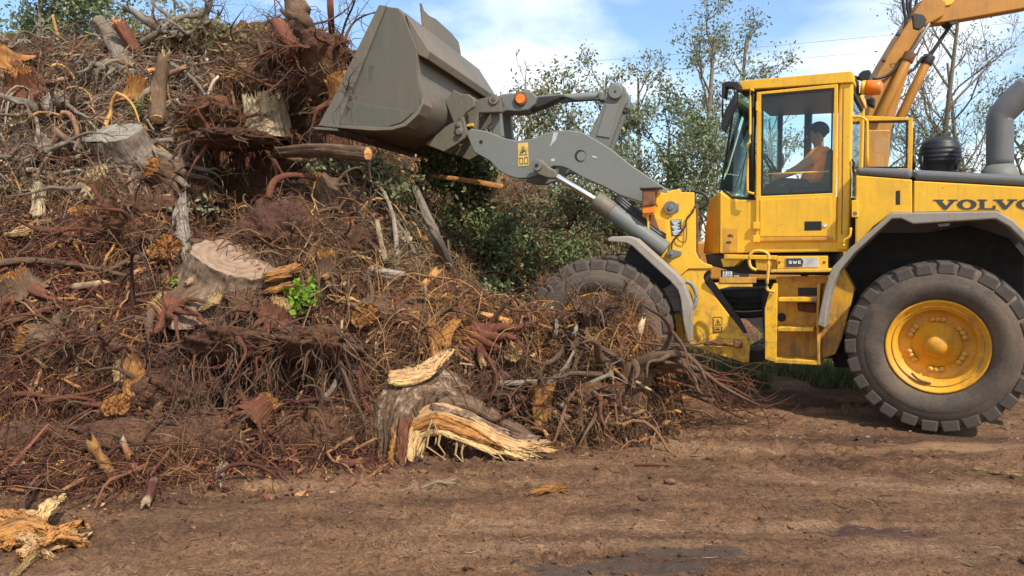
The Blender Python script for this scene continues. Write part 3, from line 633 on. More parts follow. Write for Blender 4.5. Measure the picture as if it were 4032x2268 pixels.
# lift cylinder
TL = -.68
e0 = Fm.pt(Z1((1658, 1178))[0], TL); r0 = Fm.pt(Z1((1800, 1258))[0], TL); r1 = Fm.pt((2352, 792), TL); b1 = Fm.pt((2620, 985), TL)
cyl('lift_rod', r0, r1, .038, M['chrome'], LP, 20)
prism('rod_eye', Z1((1620, 1150), (1655, 1132), (1690, 1140), (1740, 1190), (1790, 1215), (1800, 1255), (1785, 1275), (1725, 1270), (1650, 1240), (1622, 1205)), Fm, TL - .05, TL + .05, M['bucket'], LP, .02, 3)
c0 = Fm.pt(Z1((1655, 1178))[0], TL - .07); pe = cyl('rod_pin', c0, c0 + Fm.w * .08, .06, M['steel'], LP, 24); cyl('pin_cap', c0 - Fm.w * .015, c0 + Fm.w * .02, .022, M['dark'], pe, 14)
for fr_, to in ((r1, b1),):
    dv = (b1 - r1) / np.linalg.norm(b1 - r1)
    bar_ = cyl('lift_cylinder', r1 + dv * .02, b1, .095, M['grey'], LP, 28, bevel=.01)
    cyl('cylinder_gland', r1 - dv * .03, r1 + dv * .20, .104, M['bucket'], bar_, 28, bevel=.012)
    for k in range(3):
        tube('hose', [r1 + dv * (.25) + np.array([0, 0, .16 + .03*k]) + Fm.w * .05 * k, r1 + dv * .6 + np.array([0, 0, .13 + .035*k]) + Fm.w * .05 * k, b1 + np.array([0, 0, .13 + .03*k]) + Fm.w * .05 * k], .02, M['rubberhose'], LP, 8, 3)
# bell crank
TB = -.24
bl = prism('bell_crank', Z1((2150, 700), (2158, 640), (2180, 603), (2215, 590), (2255, 598), (2285, 622), (2302, 670), (2295, 730), (2262, 800), (2165, 1070), (2060, 1060), (1990, 985), (2030, 960)), Fm, TB, TB + .10, M['grey'], LP, .015)
prism('bell_crank', Z1((2150, 700), (2158, 640), (2180, 603), (2215, 590), (2255, 598), (2285, 622), (2302, 670), (2295, 730), (2262, 800), (2165, 1070), (2060, 1060), (1990, 985), (2030, 960)), Fm, TB, TB + .10, M['grey_arm'], LP, .015).location = tuple(Fm.w * .34)
prism('crank_rib', Z1((2150, 740), (2240, 740), (2175, 985), (2080, 970)), Fm, TB - .012, TB + .002, M['grey_arm'], bl, .008)
c0 = Fm.pt(Z1((2214, 652))[0], TB - .05); cyl('crank_boss', c0, c0 + Fm.w * .55, .083, M['grey_arm'], LP, 28, bevel=.01); cyl('pin_cap', c0 - Fm.w * .006, c0 + Fm.w * .02, .014, M['dark'], bl, 12)
for k in range(3):
    tube('hose', [Fm.pt(p, TB + .05) for p in Z1((2255, 770), (2290 + 8*k, 785 - 6*k), (2312 + 3*k, 800), (2270, 795 + 10*k))], .008, M['rubberhose'], LP, 6, 3)
# tilt link
lk0, lk1 = Fm.pt(Z1((2125, 683))[0], 0), Fm.pt(Z1((1660, 716))[0], 0)
tl = cyl('tilt_rod', lk0, lk1, .052, M['grey_arm'], LP, 20)
prism('rod_collar', Z1((2088, 652), (2132, 648), (2135, 716), (2092, 720)), Fm, -.09, .09, M['grey'], LP, .02)
prism('rod_saddle', Z1((1640, 690), (1850, 672), (1870, 690), (1760, 730), (1700, 760), (1600, 792), (1560, 770)), Fm, -.10, .10, M['dark'], LP, .02)
tube('hose', [Fm.pt(p, -.09) for p in Z1((2105, 705), (1950, 715), (1840, 690), (1760, 715), (1700, 745), (1600, 780))], .013, M['rubberhose'], LP, 8, 3)
lv = prism('bucket_lever', Z1((1385, 675), (1440, 668), (1500, 662), (1525, 650), (1570, 644), (1620, 655), (1655, 690), (1640, 745), (1590, 785), (1500, 795), (1440, 790), (1390, 808)), Fm, -.18, .18, M['grey'], LP, .015)
c0 = Fm.pt(Z1((1540, 706))[0], -.19); cyl('lever_boss', c0 - Fm.w * .02, c0 + Fm.w * .02, .078, M['rust'], lv, 24)
cyl('lever_pin', c0 - Fm.w * .032, c0, .058, M['amber'], lv, 24)
prism('coupler_post', Z1((1320, 712), (1328, 680), (1350, 670), (1378, 680), (1390, 712), (1395, 800), (1412, 975), (1338, 985), (1325, 800)), Fm, -.30, -.20, M['grey'], LP, .012)
prism('coupler_post', Z1((1320, 712), (1328, 680), (1350, 670), (1378, 680), (1390, 712), (1395, 800), (1412, 975), (1338, 985), (1325, 800)), Fm, -.30, -.20, M['grey'], LP, .012).location = tuple(Fm.w * .5)
cp = prism('coupler_bar', Z1((1120, 700), (1145, 682), (1185, 684), (1215, 715), (1310, 690), (1400, 680), (1400, 800), (1240, 806), (1222, 925), (1150, 905), (1110, 760)), Fm, -.44, -.34, M['bucket'], LP, .012)
for p, r, m_ in (((1347, 708), .058, 'steel'), ((1165, 708), .045, 'steel')):
    c0 = Fm.pt(Z1(p)[0], -.46); a_ = cyl('coupler_pin', c0, c0 + Fm.w * .9, r, M[m_], LP, 22)
    cyl('pin_cap', c0 - Fm.w * .012, c0 + Fm.w * .02, r * .45, M['rust'], a_, 14)
prism('coupler_latch', Z1((1100, 770), (1125, 765), (1140, 830), (1115, 840)), Fm, -.52, -.46, M['yellow_dirty'], LP, .006)
prism('coupler_latch', Z1((1150, 888), (1195, 876), (1198, 898), (1158, 905)), Fm, -.54, -.46, M['yellow_dirty'], LP, .006)

# --- bucket
TK = -1.42
prof = [q(955, 14), q(1002, 20), q(1013, 34), q(1049, 124), q(1050, 184), q(1058, 222), q(1061, 250), q(1054, 276), q(1036, 302), q(1005, 320), q(965, 327), q(900, 326), q(806, 318)]
PL = [Fm.loc(Fm.pt(p, TK)) for p in prof]; PL = np.array([[l[0], l[2]] for l in PL])
cen = PL.mean(0) + np.array([.05, 0])
inn = []
for i, p in enumerate(PL):
    a = PL[max(i-1, 0)]; b = PL[min(i+1, len(PL)-1)]; tn = (b - a) / np.linalg.norm(b - a); nn = np.array([tn[1], -tn[0]])
    if np.dot(cen - p, nn) < 0: nn = -nn
    inn.append(p + nn * .035)
inn = np.array(inn); inn[0] = PL[0] + [-.0, -.035]; inn[-1] = PL[-1] + [-.02, .02]
cv = catmull(PL[3:12], 4); PL = np.vstack([PL[:3], cv, PL[12:]]); inn = np.vstack([inn[:3], catmull(inn[3:12], 4), inn[12:]])
n = len(PL); NX = 15; V = []; F = []
rngb = np.random.default_rng(3)
for ix in range(NX):
    t = TK + .02 + (2.84 - .04) * ix / (NX - 1)
    for P in (PL, inn):
        for i, p in enumerate(P): V.append(Fm.W(p[0] + rngb.normal(0, .0012), t, p[1] + rngb.normal(0, .0012)))
for ix in range(NX - 1):
    b0, b1_ = ix * 2 * n, (ix + 1) * 2 * n
    for i in range(n - 1):
        F.append((b0 + i, b0 + i + 1, b1_ + i + 1, b1_ + i)); F.append((b0 + n + i, b1_ + n + i, b1_ + n + i + 1, b0 + n + i + 1))
    F.append((b0, b1_, b1_ + n, b0 + n)); F.append((b0 + n - 1, b0 + 2*n - 1, b1_ + 2*n - 1, b1_ + n - 1))
bk = mk('bucket', V, F, M['bucket'], LP, smooth=True)
bk.modifiers.new('edges', 'EDGE_SPLIT').split_angle = math.radians(28)
sp = prof
for tt in (TK, -TK - .03):
    o = prism('side_plate', prof, Fm, TK, TK + .03, M['bucket_shaded'], bk, .008)
    if tt > 0: o.location = tuple(Fm.w * (tt - TK))
prism('side_cutter', [q(953, 12), q(972, 14), q(848, 322), q(800, 316), q(830, 262)], Fm, TK - .022, TK + .004, M['bucket'], bk, .006)
prism('wear_plate', Z1((312, 722), (770, 800), (742, 830), (690, 872), (600, 900), (480, 905), (235, 886)), Fm, TK - .014, TK + .004, M['bucket_shaded'], bk, .004)
prism('wear_edge', Z1((205, 886), (480, 903), (620, 902), (700, 880), (790, 806), (825, 740), (838, 690), (846, 740), (812, 815), (720, 900), (620, 928), (480, 932), (190, 908)), Fm, TK - .03, TK + .25, M['bucket'], bk, .006)
cut = np.array([[PL[-1][0] + .10, PL[-1][1] - .005], [PL[-1][0] - .22, PL[-1][1] - .028], [PL[-1][0] - .22, PL[-1][1] - .06], [PL[-1][0] + .06, PL[-1][1] - .035]])
V = [Fm.W(p[0], t, p[1]) for t in (TK - .02, -TK + .02) for p in cut]
mk('cutting_edge', V, [(0, 1, 2, 3), (4, 7, 6, 5)] + [(i, (i+1) % 4, 4 + (i+1) % 4, 4 + i) for i in range(4)], M['bucket'], bk, .006)
# top torque box: plate standing proud of the back, with a recess under it
bx = [PL[2] + [-.015, .02], PL[3] + [-.13, -.02], PL[3] + [-.10, -.10], PL[3] + [.02, -.04]]
V = [Fm.W(p[0], t, p[1]) for t in (TK + .03, -TK - .03) for p in bx]
mk('back_plate', V, [(0, 1, 2, 3), (4, 7, 6, 5)] + [(i, (i+1) % 4, 4 + (i+1) % 4, 4 + i) for i in range(4)], M['bucket'], bk, .008)
# spill guard in the middle of the lip
sg = []
for t, h0, h1 in ((-.78, -.12, .24), (-.73, -.12, .17), (-.55, -.12, .16), (-.3, -.12, .19), (.3, -.12, .17), (.55, -.12, .13), (.60, -.12, .0)):
    sg.append((t, h0, h1))
V = []; F = []
dirv = np.array([.10, .99])
for t, h0, h1 in sg:
    for hh in (h0, h1):
        for th in (-.0, -.03): p = PL[1] + dirv * hh + [th - .02, 0]; V.append(Fm.W(p[0], t, p[1]))
for i in range(len(sg) - 1):
    a = i * 4; b = a + 4
    F += [(a, b, b + 2, a + 2), (a + 1, a + 3, b + 3, b + 1), (a + 2, b + 2, b + 3, a + 3), (a, a + 1, b + 1, b)]
F += [(0, 2, 3, 1), (len(V)-4, len(V)-3, len(V)-1, len(V)-2)]
mk('spill_guard', V, F, M['bucket'], bk, .004)
# hinge ears
for k, t in enumerate((-.60, -.42, .40, .58)):
    ear = prism('bucket_ear', Z1((860, 1030), (1000, 905), (1075, 860), (1090, 830), (1130, 830), (1158, 950), (1140, 985), (1080, 1030), (990, 1082)), Fm, -.60, -.54, M['bucket'], bk, .01)
    ear.location = tuple(Fm.w * (t + .60))
    e2 = prism('bucket_ear', Z1((1000, 720), (1060, 640), (1120, 670), (1170, 672), (1205, 700), (1210, 760), (1150, 800), (1100, 870), (1060, 870)), Fm, -.60, -.54, M['bucket'], bk, .01)
    e2.location = tuple(Fm.w * (t + .60))
prism('pin_keeper', Z1((1075, 880), (1090, 866), (1110, 870), (1128, 930), (1120, 962), (1095, 966), (1078, 950)), Fm, -.625, -.602, M['bucket'], bk, .01)
for p, r in (((1097, 938), .038), ((1092, 892), .02)):
    c0 = Fm.pt(Z1(p)[0], -.65); hp_ = cyl('hinge_pin', c0, c0 + Fm.w * .1, r, M['steel'], bk, 18)

# --- driver
ROOTOFF = np.zeros(3)
# ------------------------------------------------------------------ DRIVER (seen through the door glass)
def skin_body(name, chains, mat, parent=None, sub=2, off=None):
    V, E, Rr = [], [], []
    for ch in chains:
        st_ = None
        for i, (p, r) in enumerate(ch):
            p = np.asarray(p, float); idx = None
            for k, v in enumerate(V):
                if np.linalg.norm(v - p) < 1e-4: idx = k
            if idx is None: V.append(p); Rr.append(r); idx = len(V) - 1
            if st_ is not None: E.append((st_, idx))
            st_ = idx
    off = np.zeros(3) if off is None else off
    me = bpy.data.meshes.new(name); me.from_pydata([tuple(v - off) for v in V], E, []); me.update()
    o = bpy.data.objects.new(name, me); COL.objects.link(o); me.materials.append(mat)
    if parent: o.parent = parent
    bm = bmesh.new(); bm.from_mesh(me); L = bm.verts.layers.skin.verify(); bm.verts.ensure_lookup_table()
    for i, v in enumerate(bm.verts):
        r = Rr[i]; v[L].radius = (r, r) if np.isscalar(r) else r; v[L].use_root = (i == 0)
    bm.to_mesh(me); bm.free()
    m = o.modifiers.new('skin', 'SKIN'); m.use_smooth_shade = True
    s = o.modifiers.new('sub', 'SUBSURF'); s.levels = sub; s.render_levels = sub
    return o
def pl(x, y, t): return R.loc(R.pt(Z2((x, y))[0], t))
hip = pl(1935, 1090, 0); shx = pl(1965, 790, 0); hd = pl(1938, 630, 0)
def Wd(l, ds=0, dt=0, dh=0): return R.W(l[0] + ds, l[1] + dt, l[2] + dh)
pers = empty('person', Wd(hip, 0, 0, -.10)); tag(pers, 'driver in an orange T-shirt sitting at the wheel inside the loader cab', 'person')
PO = np.array(pers.location)
pelvis = Wd(hip); waist = Wd(hip, .0, 0, .16); chest = Wd(shx, .02, 0, -.10); neck0 = Wd(shx, .03, 0, .05); neck1 = Wd(hd, -.02, 0, -.10); skull = Wd(hd, .0, 0, .03); crown = Wd(hd, -.005, 0, .10)
chains = [[(pelvis, (.15, .13)), (waist, (.13, .12)), (chest, (.16, .12)), (neck0, .06), (neck1, .055), (Wd(hd, .01, 0, -.05), .075), (skull, .095), (crown, .06)]]
for sgn in (-1, 1):
    sh = Wd(shx, .0, sgn * .19, -.02); el = Wd(pl(1775, 920, sgn * .25), 0, 0, 0); wr = Wd(pl(1640, 985, sgn * .20)); hand = Wd(pl(1595, 992, sgn * .17))
    chains.append([(chest, (.16, .12)), (sh, .075), (sh * .5 + el * .5, .062), (el, .052), (el * .4 + wr * .6, .045), (wr, .032), (hand, .034)])
    for f in range(4):
        k0 = hand + R.a * .035 + np.array([0, 0, .025 - .017 * f]); chains.append([(hand, .034), (k0, .011), (k0 + R.a * .03 + [0, 0, -.012], .010), (k0 + R.a * .035 + np.array([0, 0, -.035]), .008)])
    th_ = hand + np.array([0, 0, .03]) - R.w * sgn * .02; chains.append([(hand, .034), (th_, .012), (th_ + R.a * .035, .010)])
    kn = Wd(hip, .42, sgn * .14, .06); an = Wd(hip, .55, sgn * .14, -.34)
    chains.append([(pelvis, (.15, .13)), (Wd(hip, .10, sgn * .10, .0), .085), (kn, .06), (an, .045), (an + R.a * .16 + np.array([0, 0, -.05]), .035)])
skin_body('body', chains, M['skin'], pers, 2, PO)
tch = [[(Wd(hip, 0, 0, .02), (.20, .18)), (waist, (.195, .18)), (chest, (.215, .18)), (Wd(shx, .02, 0, .02), (.12, .10))]]
for sgn in (-1, 1):
    sh = Wd(shx, .0, sgn * .19, -.02); el = Wd(pl(1775, 920, sgn * .25))
    tch.append([(chest, (.215, .18)), (sh, .105), (sh * .45 + el * .55, .085)])
skin_body('t_shirt', tch, M['shirt'], pers, 2, PO)
tr = [[(pelvis, (.16, .14)), (Wd(hip, 0, 0, -.03), (.16, .14))]]
for sgn in (-1, 1):
    kn = Wd(hip, .42, sgn * .14, .06); an = Wd(hip, .55, sgn * .14, -.34); tr.append([(pelvis, (.16, .14)), (Wd(hip, .10, sgn * .10, .0), .10), (kn, .075), (an, .06)])
skin_body('trousers', tr, M['trousers'], pers, 2, PO)
# hair cap, nose, ear, eye
bm = bmesh.new(); bmesh.ops.create_uvsphere(bm, u_segments=20, v_segments=14, radius=1)
for v in bm.verts:
    if v.co.z < -.25 or (v.co.x > .35 and v.co.z < .35): v.co *= .86
    v.co = Vector((v.co.x * .112, v.co.y * .088, v.co.z * .108))
hc = Wd(hd, -.012, 0, .045)
me = bpy.data.meshes.new('hair'); 
for v in bm.verts: v.co = Vector(hc + R.a * v.co.x + R.w * v.co.y + np.array([0, 0, v.co.z]) - PO)
bm.to_mesh(me); bm.free(); link('hair', me, M['hair'], pers, 0, True)
tube('nose', [Wd(hd, .095, 0, .01), Wd(hd, .118, 0, -.018), Wd(hd, .098, 0, -.028)], [.008, .014, .008], M['skin'], pers, 8, 2, off=PO)
tube('mouth', [Wd(hd, .092, -.022, -.062), Wd(hd, .098, 0, -.062), Wd(hd, .092, .022, -.062)], .007, M['rust'], pers, 6, 2, off=PO)
for sgn in (-1, 1):
    tube('ear', [Wd(hd, -.01, sgn * .088, .03), Wd(hd, -.02, sgn * .098, .0), Wd(hd, -.005, sgn * .088, -.03)], [.010, .014, .008], M['skin'], pers, 8, 2, off=PO)
    tube('eye', [Wd(hd, .088, sgn * .032, .02), Wd(hd, .096, sgn * .032, .02)], .010, M['black'], pers, 8, 1, off=PO)
# ------------------------------------------------------------------ GROUND
def soil_mat(name, ground=True):
    m, nt, b = newmat(name); geo = nd(nt, 'ShaderNodeNewGeometry'); P = geo.outputs['Position']
    mp = nd(nt, 'ShaderNodeMapping'); nt.links.new(P, mp.inputs[0]); mp.inputs['Scale'].default_value = (.35, 2.2, 1) if ground else (1, 1, 1)
    mp.inputs['Rotation'].default_value = (0, 0, math.radians(6))
    streak = noise_node(nt, mp.outputs[0], 1.3, 6, .62, .3); blot = noise_node(nt, P, 1.1, 6, .6); fine = noise_node(nt, P, 26, 8, .72); grit = noise_node(nt, P, 95, 4, .7)
    if ground:
        c = ramp(nt, streak, [(.30, (.062, .027, .012)), (.43, (.155, .075, .033)), (.55, (.235, .122, .057)), (.70, (.34, .20, .107))])
        c = mixc(nt, ramp(nt, blot, [(.54, (0, 0, 0)), (.70, (.7, .7, .7))]), c, (.080, .036, .024))
    else:
        c = ramp(nt, blot, [(.28, (.040, .017, .009)), (.45, (.110, .048, .023)), (.60, (.175, .082, .038)), (.75, (.26, .145, .08))])
        c = mixc(nt, ramp(nt, noise_node(nt, P, .7, 3, .5), [(.5, (0, 0, 0)), (.66, (.75, .75, .75))]), c, (.10, .040, .028))
    c = mixc(nt, .85, c, ramp(nt, fine, [(.30, (.16, .14, .12)), (.50, (.5, .5, .5)), (.70, (.80, .80, .78))]), 'OVERLAY')
    c = mixc(nt, .6, c, ramp(nt, noise_node(nt, P, 58, 5, .75), [(.32, (.12, .11, .10)), (.50, (.5, .5, .5)), (.68, (.86, .86, .84))]), 'OVERLAY')
    c = mixc(nt, ramp(nt, grit, [(.60, (0, 0, 0)), (.66, (.75, .75, .75))]), c, (.36, .235, .14))
    c = mixc(nt, ramp(nt, noise_node(nt, P, 60, 2, .5), [(.32, (.7, .7, .7)), (.38, (0, 0, 0))]), c, (.045, .025, .016))
    rough = None
    if ground:
        # damp mud low spots near the camera and the orange sand spill by the track
        def blob(cx, cy, rx, ry, soft, amp):
            s = nd(nt, 'ShaderNodeMapping', vector_type='POINT'); nt.links.new(P, s.inputs[0])
            s.inputs['Location'].default_value = (-cx / rx, -cy / ry, 0); s.inputs['Scale'].default_value = (1 / rx, 1 / ry, 0)
            ln = nd(nt, 'ShaderNodeVectorMath', operation='LENGTH'); nt.links.new(s.outputs[0], ln.inputs[0])
            mm = nd(nt, 'ShaderNodeMath', operation='MULTIPLY_ADD'); nt.links.new(noise_node(nt, mp.outputs[0], 3.2, 6, .65), mm.inputs[0]); mm.inputs[1].default_value = amp; nt.links.new(ln.outputs['Value'], mm.inputs[2])
            return ramp(nt, mm.outputs[0], [(.5 + amp * .5 - soft, (1, 1, 1)), (.5 + amp * .5 + soft, (0, 0, 0))])
        pud = [at_h(q(1560, 1432), 0), at_h(q(1720, 1398), 0), at_h(q(340, 1470), 0)]
        f = mixc(nt, 1.0, blob(pud[0][0], pud[0][1], 1.15, .26, .12, 1.2), blob(pud[1][0], pud[1][1], .75, .2, .12, 1.2), 'LIGHTEN')
        f = mixc(nt, 1.0, f, blob(pud[2][0], pud[2][1], .8, .12, .05, 1.0), 'LIGHTEN')
        sand = at_h(q(2270, 1112), 0); c = mixc(nt, blob(sand[0] + .4, sand[1] - .1, 2.0, .34, .30, 1.1), c, (.36, .205, .105))
        wetp = at_h(q(2200, 1340), 0); fw = blob(wetp[0], wetp[1], 1.5, .42, .28, 1.3)
        c = mixc(nt, mixc(nt, .25, fw, (0, 0, 0)), c, (.085, .040, .034)); c = mixc(nt, mixc(nt, .25, f, (0, 0, 0)), c, (.085, .060, .045))
        rr = nd(nt, 'ShaderNodeMapRange', inp={'To Min': .92, 'To Max': .40}); nt.links.new(f, rr.inputs[0]); nt.links.new(rr.outputs[0], b.inputs['Roughness'])
    else: b.inputs['Roughness'].default_value = .95
    nt.links.new(c, b.inputs['Base Color']); b.inputs['Specular IOR Level'].default_value = .35
    hh = mixc(nt, .4, fine, grit); bump(nt, hh, 1.0, .045, b)
    return m
M['ground'] = soil_mat('dirt_ground', True); M['soil'] = soil_mat('heap_soil', False)
def axis_(lo, hi, st, far):
    core = np.arange(lo, hi + 1e-6, st); L = [lo - d for d in (.1, .3, .7, 1.5, 3, 6, 12, 25, 50, 100, 200, far)]; H = [hi + d for d in (.1, .3, .7, 1.5, 3, 6, 12, 25, 50, 100, 200, far)]
    return np.concatenate([L[::-1], core, H])
gx = axis_(-4.2, 7.0, .028, 600); gy = axis_(2.6, 8.6, .028, 900)
def ground_h(X, Y):
    a = np.exp(-np.maximum(0, np.abs(X) - 9) / 6) * np.exp(-np.maximum(0, Y - 12) / 6)
    tr = X * .104
    rut = fbm(X * .35, (Y - tr) * 2.3, 4, 2) * .12 - np.exp(-((Y - 4.9 + X * .05) / .16) ** 2) * .035 * np.clip(X + 1, 0, 1) - np.exp(-((Y - 3.75 - X * .03) / .18) ** 2) * .03
    lump = fbm(X * 5.2, Y * 5.2, 4, 9) * .06; msk = np.clip((vnoise(X * .7 + 3, Y * 1.6, 4) - .35) * 3, 0, 1); lump2 = np.maximum(0, fbm(X * 12, Y * 12, 4, 21) - .06) * .20 * msk
    # lug prints of the passing wheels
    band = np.exp(-((Y - 6.25 - X * -.12) / .35) ** 2) * (X > 1.2)
    pr = (band * np.maximum(0, np.sin(X * 26 + Y * 10)) * -.03 + np.exp(-((Y - 4.9 + X * .05) / .22) ** 2) * np.clip(X, 0, 1) * np.maximum(0, np.sin(X * 24 - Y * 14)) * -.028 * (vnoise(X * 2, Y * 2, 8) > .4))
    return (rut + lump + lump2 + pr) * a
X, Y = np.meshgrid(gx, gy, indexing='ij'); H = ground_h(X, Y)
# keep the ground level under the wheels
for fr in (R, Fm):
    for t in (-1.03, 1.03):
        p = fr.W(0, t, 0); d = np.hypot(X - p[0], Y - p[1]); H = H * (1 - np.exp(-(d / .55) ** 4)) + np.exp(-(d / .5) ** 4) * .0
V = np.stack([X, Y, H], -1).reshape(-1, 3); I = np.arange(X.size).reshape(X.shape)
Fq = np.stack([I[:-1, :-1], I[1:, :-1], I[1:, 1:], I[:-1, 1:]], -1).reshape(-1, 4)
tag(np_mesh('ground', V, Fq, M['ground']), kind='structure')

# ------------------------------------------------------------------ HEAP SURFACE (soil under the stumps and roots)
def gp(x, y): return at_h(q(x, y), 0.0)
ctl = []
toe = [(-700, 1262), (-300, 1250), (0, 1236), (200, 1238), (500, 1205), (800, 1168), (960, 1150), (1150, 1125), (1300, 1100), (1450, 1090), (1600, 1075), (1700, 1035)]
for t in toe:
    p = gp(*t); ctl.append((p[0], p[1], .02)); ctl.append((p[0], p[1] - .7, -.45))
cp_ = [(-600, 1050, 6.1), (-600, 700, 7.4), (-600, 300, 9.4), (-600, 120, 10.6),
       (0, 1100, 5.9), (0, 900, 6.6), (0, 700, 7.4), (0, 500, 8.3), (0, 300, 9.3), (0, 140, 10.3),
       (250, 1100, 6.0), (250, 980, 6.35), (250, 900, 6.7), (250, 700, 7.5), (250, 500, 8.4), (250, 330, 9.2), (250, 140, 10.4),
       (500, 1100, 6.05), (500, 980, 6.35), (500, 900, 6.75), (500, 780, 7.05), (500, 620, 7.8), (500, 450, 8.8), (500, 250, 9.8), (480, 90, 10.9),
       (750, 1080, 6.25), (750, 980, 6.45), (750, 880, 6.9), (750, 770, 7.3), (750, 620, 7.9), (750, 470, 8.6), (750, 300, 9.8), (700, 130, 10.8),
       (900, 1060, 6.4), (930, 900, 7.0), (930, 760, 7.6), (930, 600, 8.4), (930, 480, 9.2), (880, 380, 10.2), (850, 160, 11.2),
       (1150, 1000, 6.6), (1150, 860, 7.05), (1110, 745, 7.7), (1180, 790, 7.5), (1300, 940, 6.8), (1220, 830, 7.3), (1300, 890, 7.1), (1350, 900, 7.05), (1480, 930, 6.9), (1480, 820, 7.2), (1400, 875, 7.1), (1560, 830, 7.2), (1620, 960, 7.05), (1610, 880, 7.3),
       (940, 400, 10.1), (1100, 425, 10.7), (1010, 450, 10.2), (1200, 445, 11.2), (1000, 390, 12.6), (1250, 450, 13.0), (1330, 470, 13.4), (1500, 540, 13.6), (1650, 600, 13.6), (1000, 620, 11.4), (1200, 700, 11.3), (1400, 720, 11.6), (1600, 740, 12.0)]
for x, y, d in cp_:
    p = at_y(q(x, y), d); ctl.append((p[0], d, p[2]))
ctl += [(.9, 8.1, -.05), (.35, 8.6, .05), (-.3, 8.9, .55), (-.2, 9.8, .75), (.9, 9.6, 0), (1.6, 8.0, -.2), (2.2, 9.0, -.3), (2.2, 11, -.1), (3.0, 13, .6), (4.2, 12, -.1), (4.0, 16, .3), (1.5, 7.8, .1),
        (-8, 14, 3.2), (-5, 14, 3.6), (-2.5, 14, 3.3), (-8, 18, 1), (-3, 18, 1), (1, 18, .8), (4, 18, .2), (-9, 9, 3.4), (-9, 6, 0.2), (-9, 12, 4.2)]
ctl = np.array(ctl)
def tps(r2): return np.where(r2 > 0, r2 * np.log(np.maximum(r2, 1e-12)), 0)
nC = len(ctl); Kx = ((ctl[:, None, :2] - ctl[None, :, :2]) ** 2).sum(-1); A = tps(Kx) + np.eye(nC) * .06
Pm = np.concatenate([np.ones((nC, 1)), ctl[:, :2]], 1)
sol = np.linalg.solve(np.block([[A, Pm], [Pm.T, np.zeros((3, 3))]]), np.concatenate([ctl[:, 2], np.zeros(3)]))
hx = np.arange(-8.0, 5.2, .036); hy = np.arange(4.7, 17.0, .036)
HX, HY = np.meshgrid(hx, hy, indexing='ij'); pts = np.stack([HX.ravel(), HY.ravel()], 1); HH = np.zeros(len(pts))
for i in range(0, len(pts), 20000):
    p = pts[i:i+20000]; HH[i:i+20000] = tps(((p[:, None] - ctl[None, :, :2]) ** 2).sum(-1)) @ sol[:nC] + sol[nC] + p @ sol[nC+1:]
HH = HH.reshape(HX.shape)
HB = HH.copy()
def hsample(G, x, y):
    fx = np.clip((x - hx[0]) / .036, 0, len(hx) - 1.001); fy = np.clip((y - hy[0]) / .036, 0, len(hy) - 1.001)
    i = fx.astype(int); j = fy.astype(int); u = fx - i; v = fy - j
    return (G[i, j]*(1-u) + G[i+1, j]*u)*(1-v) + (G[i, j+1]*(1-u) + G[i+1, j+1]*u)*v
def hit_many(P, G=None):
    """march photograph rays onto the heap; returns points and a mask"""
    G = HH if G is None else G
    P = np.asarray(P, float); D = _f[None] + ((P[:, 0] - CXP) / FPX)[:, None] * _r + ((CYP - P[:, 1]) / FPX)[:, None] * _u
    D = D / D[:, 1:2]; ok = np.zeros(len(P), bool); out = np.zeros((len(P), 3)); prev = np.full(len(P), 4.8)
    for y in np.arange(4.8, 16.8, .03):
        Q = CAMP + D * y; h = np.maximum(hsample(G, Q[:, 0], Q[:, 1]), 0)
        new = (~ok) & (Q[:, 2] <= h) & (Q[:, 0] > hx[0]) & (Q[:, 0] < hx[-1])
        out[new] = Q[new]; ok |= new
    return out, ok
def hit(x, y): o, k = hit_many([q(x, y)]); return o[0] if k[0] else at_y(q(x, y), 10.5)
env = np.clip((HH + .05) / .5, 0, 1)
HH = HH + env * (fbm(HX * 1.1, HY * 1.1, 4, 31) * .70 + fbm(HX * 4.2, HY * 4.2, 4, 37) * .20 + np.abs(fbm(HX * 2.4, HY * 2.4, 3, 43)) * -.75 + .05)
HH += env * fbm(HX * 14, HY * 14, 3, 53) * .06
# hollows under overhanging root plates; the first is carved to darken below the bucket
def hollow(x, y, amp, rx, ry, back=.25):
    p = hit_many([q(x, y)], HB)[0][0]; d = ((HX - p[0]) / rx) ** 2 + ((HY - p[1] - back) / ry) ** 2
    return amp * np.exp(-d ** 1.5)
HH -= hollow(1090, 440, 1.3, .55, .5, .1) + hollow(575, 440, 2.4, .55, .85, .55) + hollow(470, 330, .6, .35, .4) + hollow(580, 935, 1.25, .45, .45, .3) + hollow(790, 940, 1.25, .48, .42, .3) + hollow(430, 880, .45, .25, .25) + hollow(60, 900, .5, .3, .3) + hollow(340, 790, .4, .25, .2) + hollow(180, 1080, .40, .4, .2) + hollow(1240, 1090, .35, .4, .22) + hollow(1440, 1010, .5, .3, .25) + hollow(150, 230, .5, .3, .3)
HH = np.where(HH < -.25, -.25, HH)
V = np.stack([HX, HY, HH], -1).reshape(-1, 3); I = np.arange(HX.size).reshape(HX.shape)
Fq = np.stack([I[:-1, :-1], I[1:, :-1], I[1:, 1:], I[:-1, 1:]], -1).reshape(-1, 4)
keep = (V[Fq][:, :, 2].max(1) > -.12); Fq = Fq[keep]
used = np.unique(Fq); rm = np.zeros(len(V), int); rm[used] = np.arange(len(used)); V = V[used]; Fq = rm[Fq]
jr = np.random.default_rng(11); V = V + jr.normal(0, .010, V.shape)
tag(np_mesh('soil_mound', V, Fq, M['soil'], smooth=True), kind='structure')
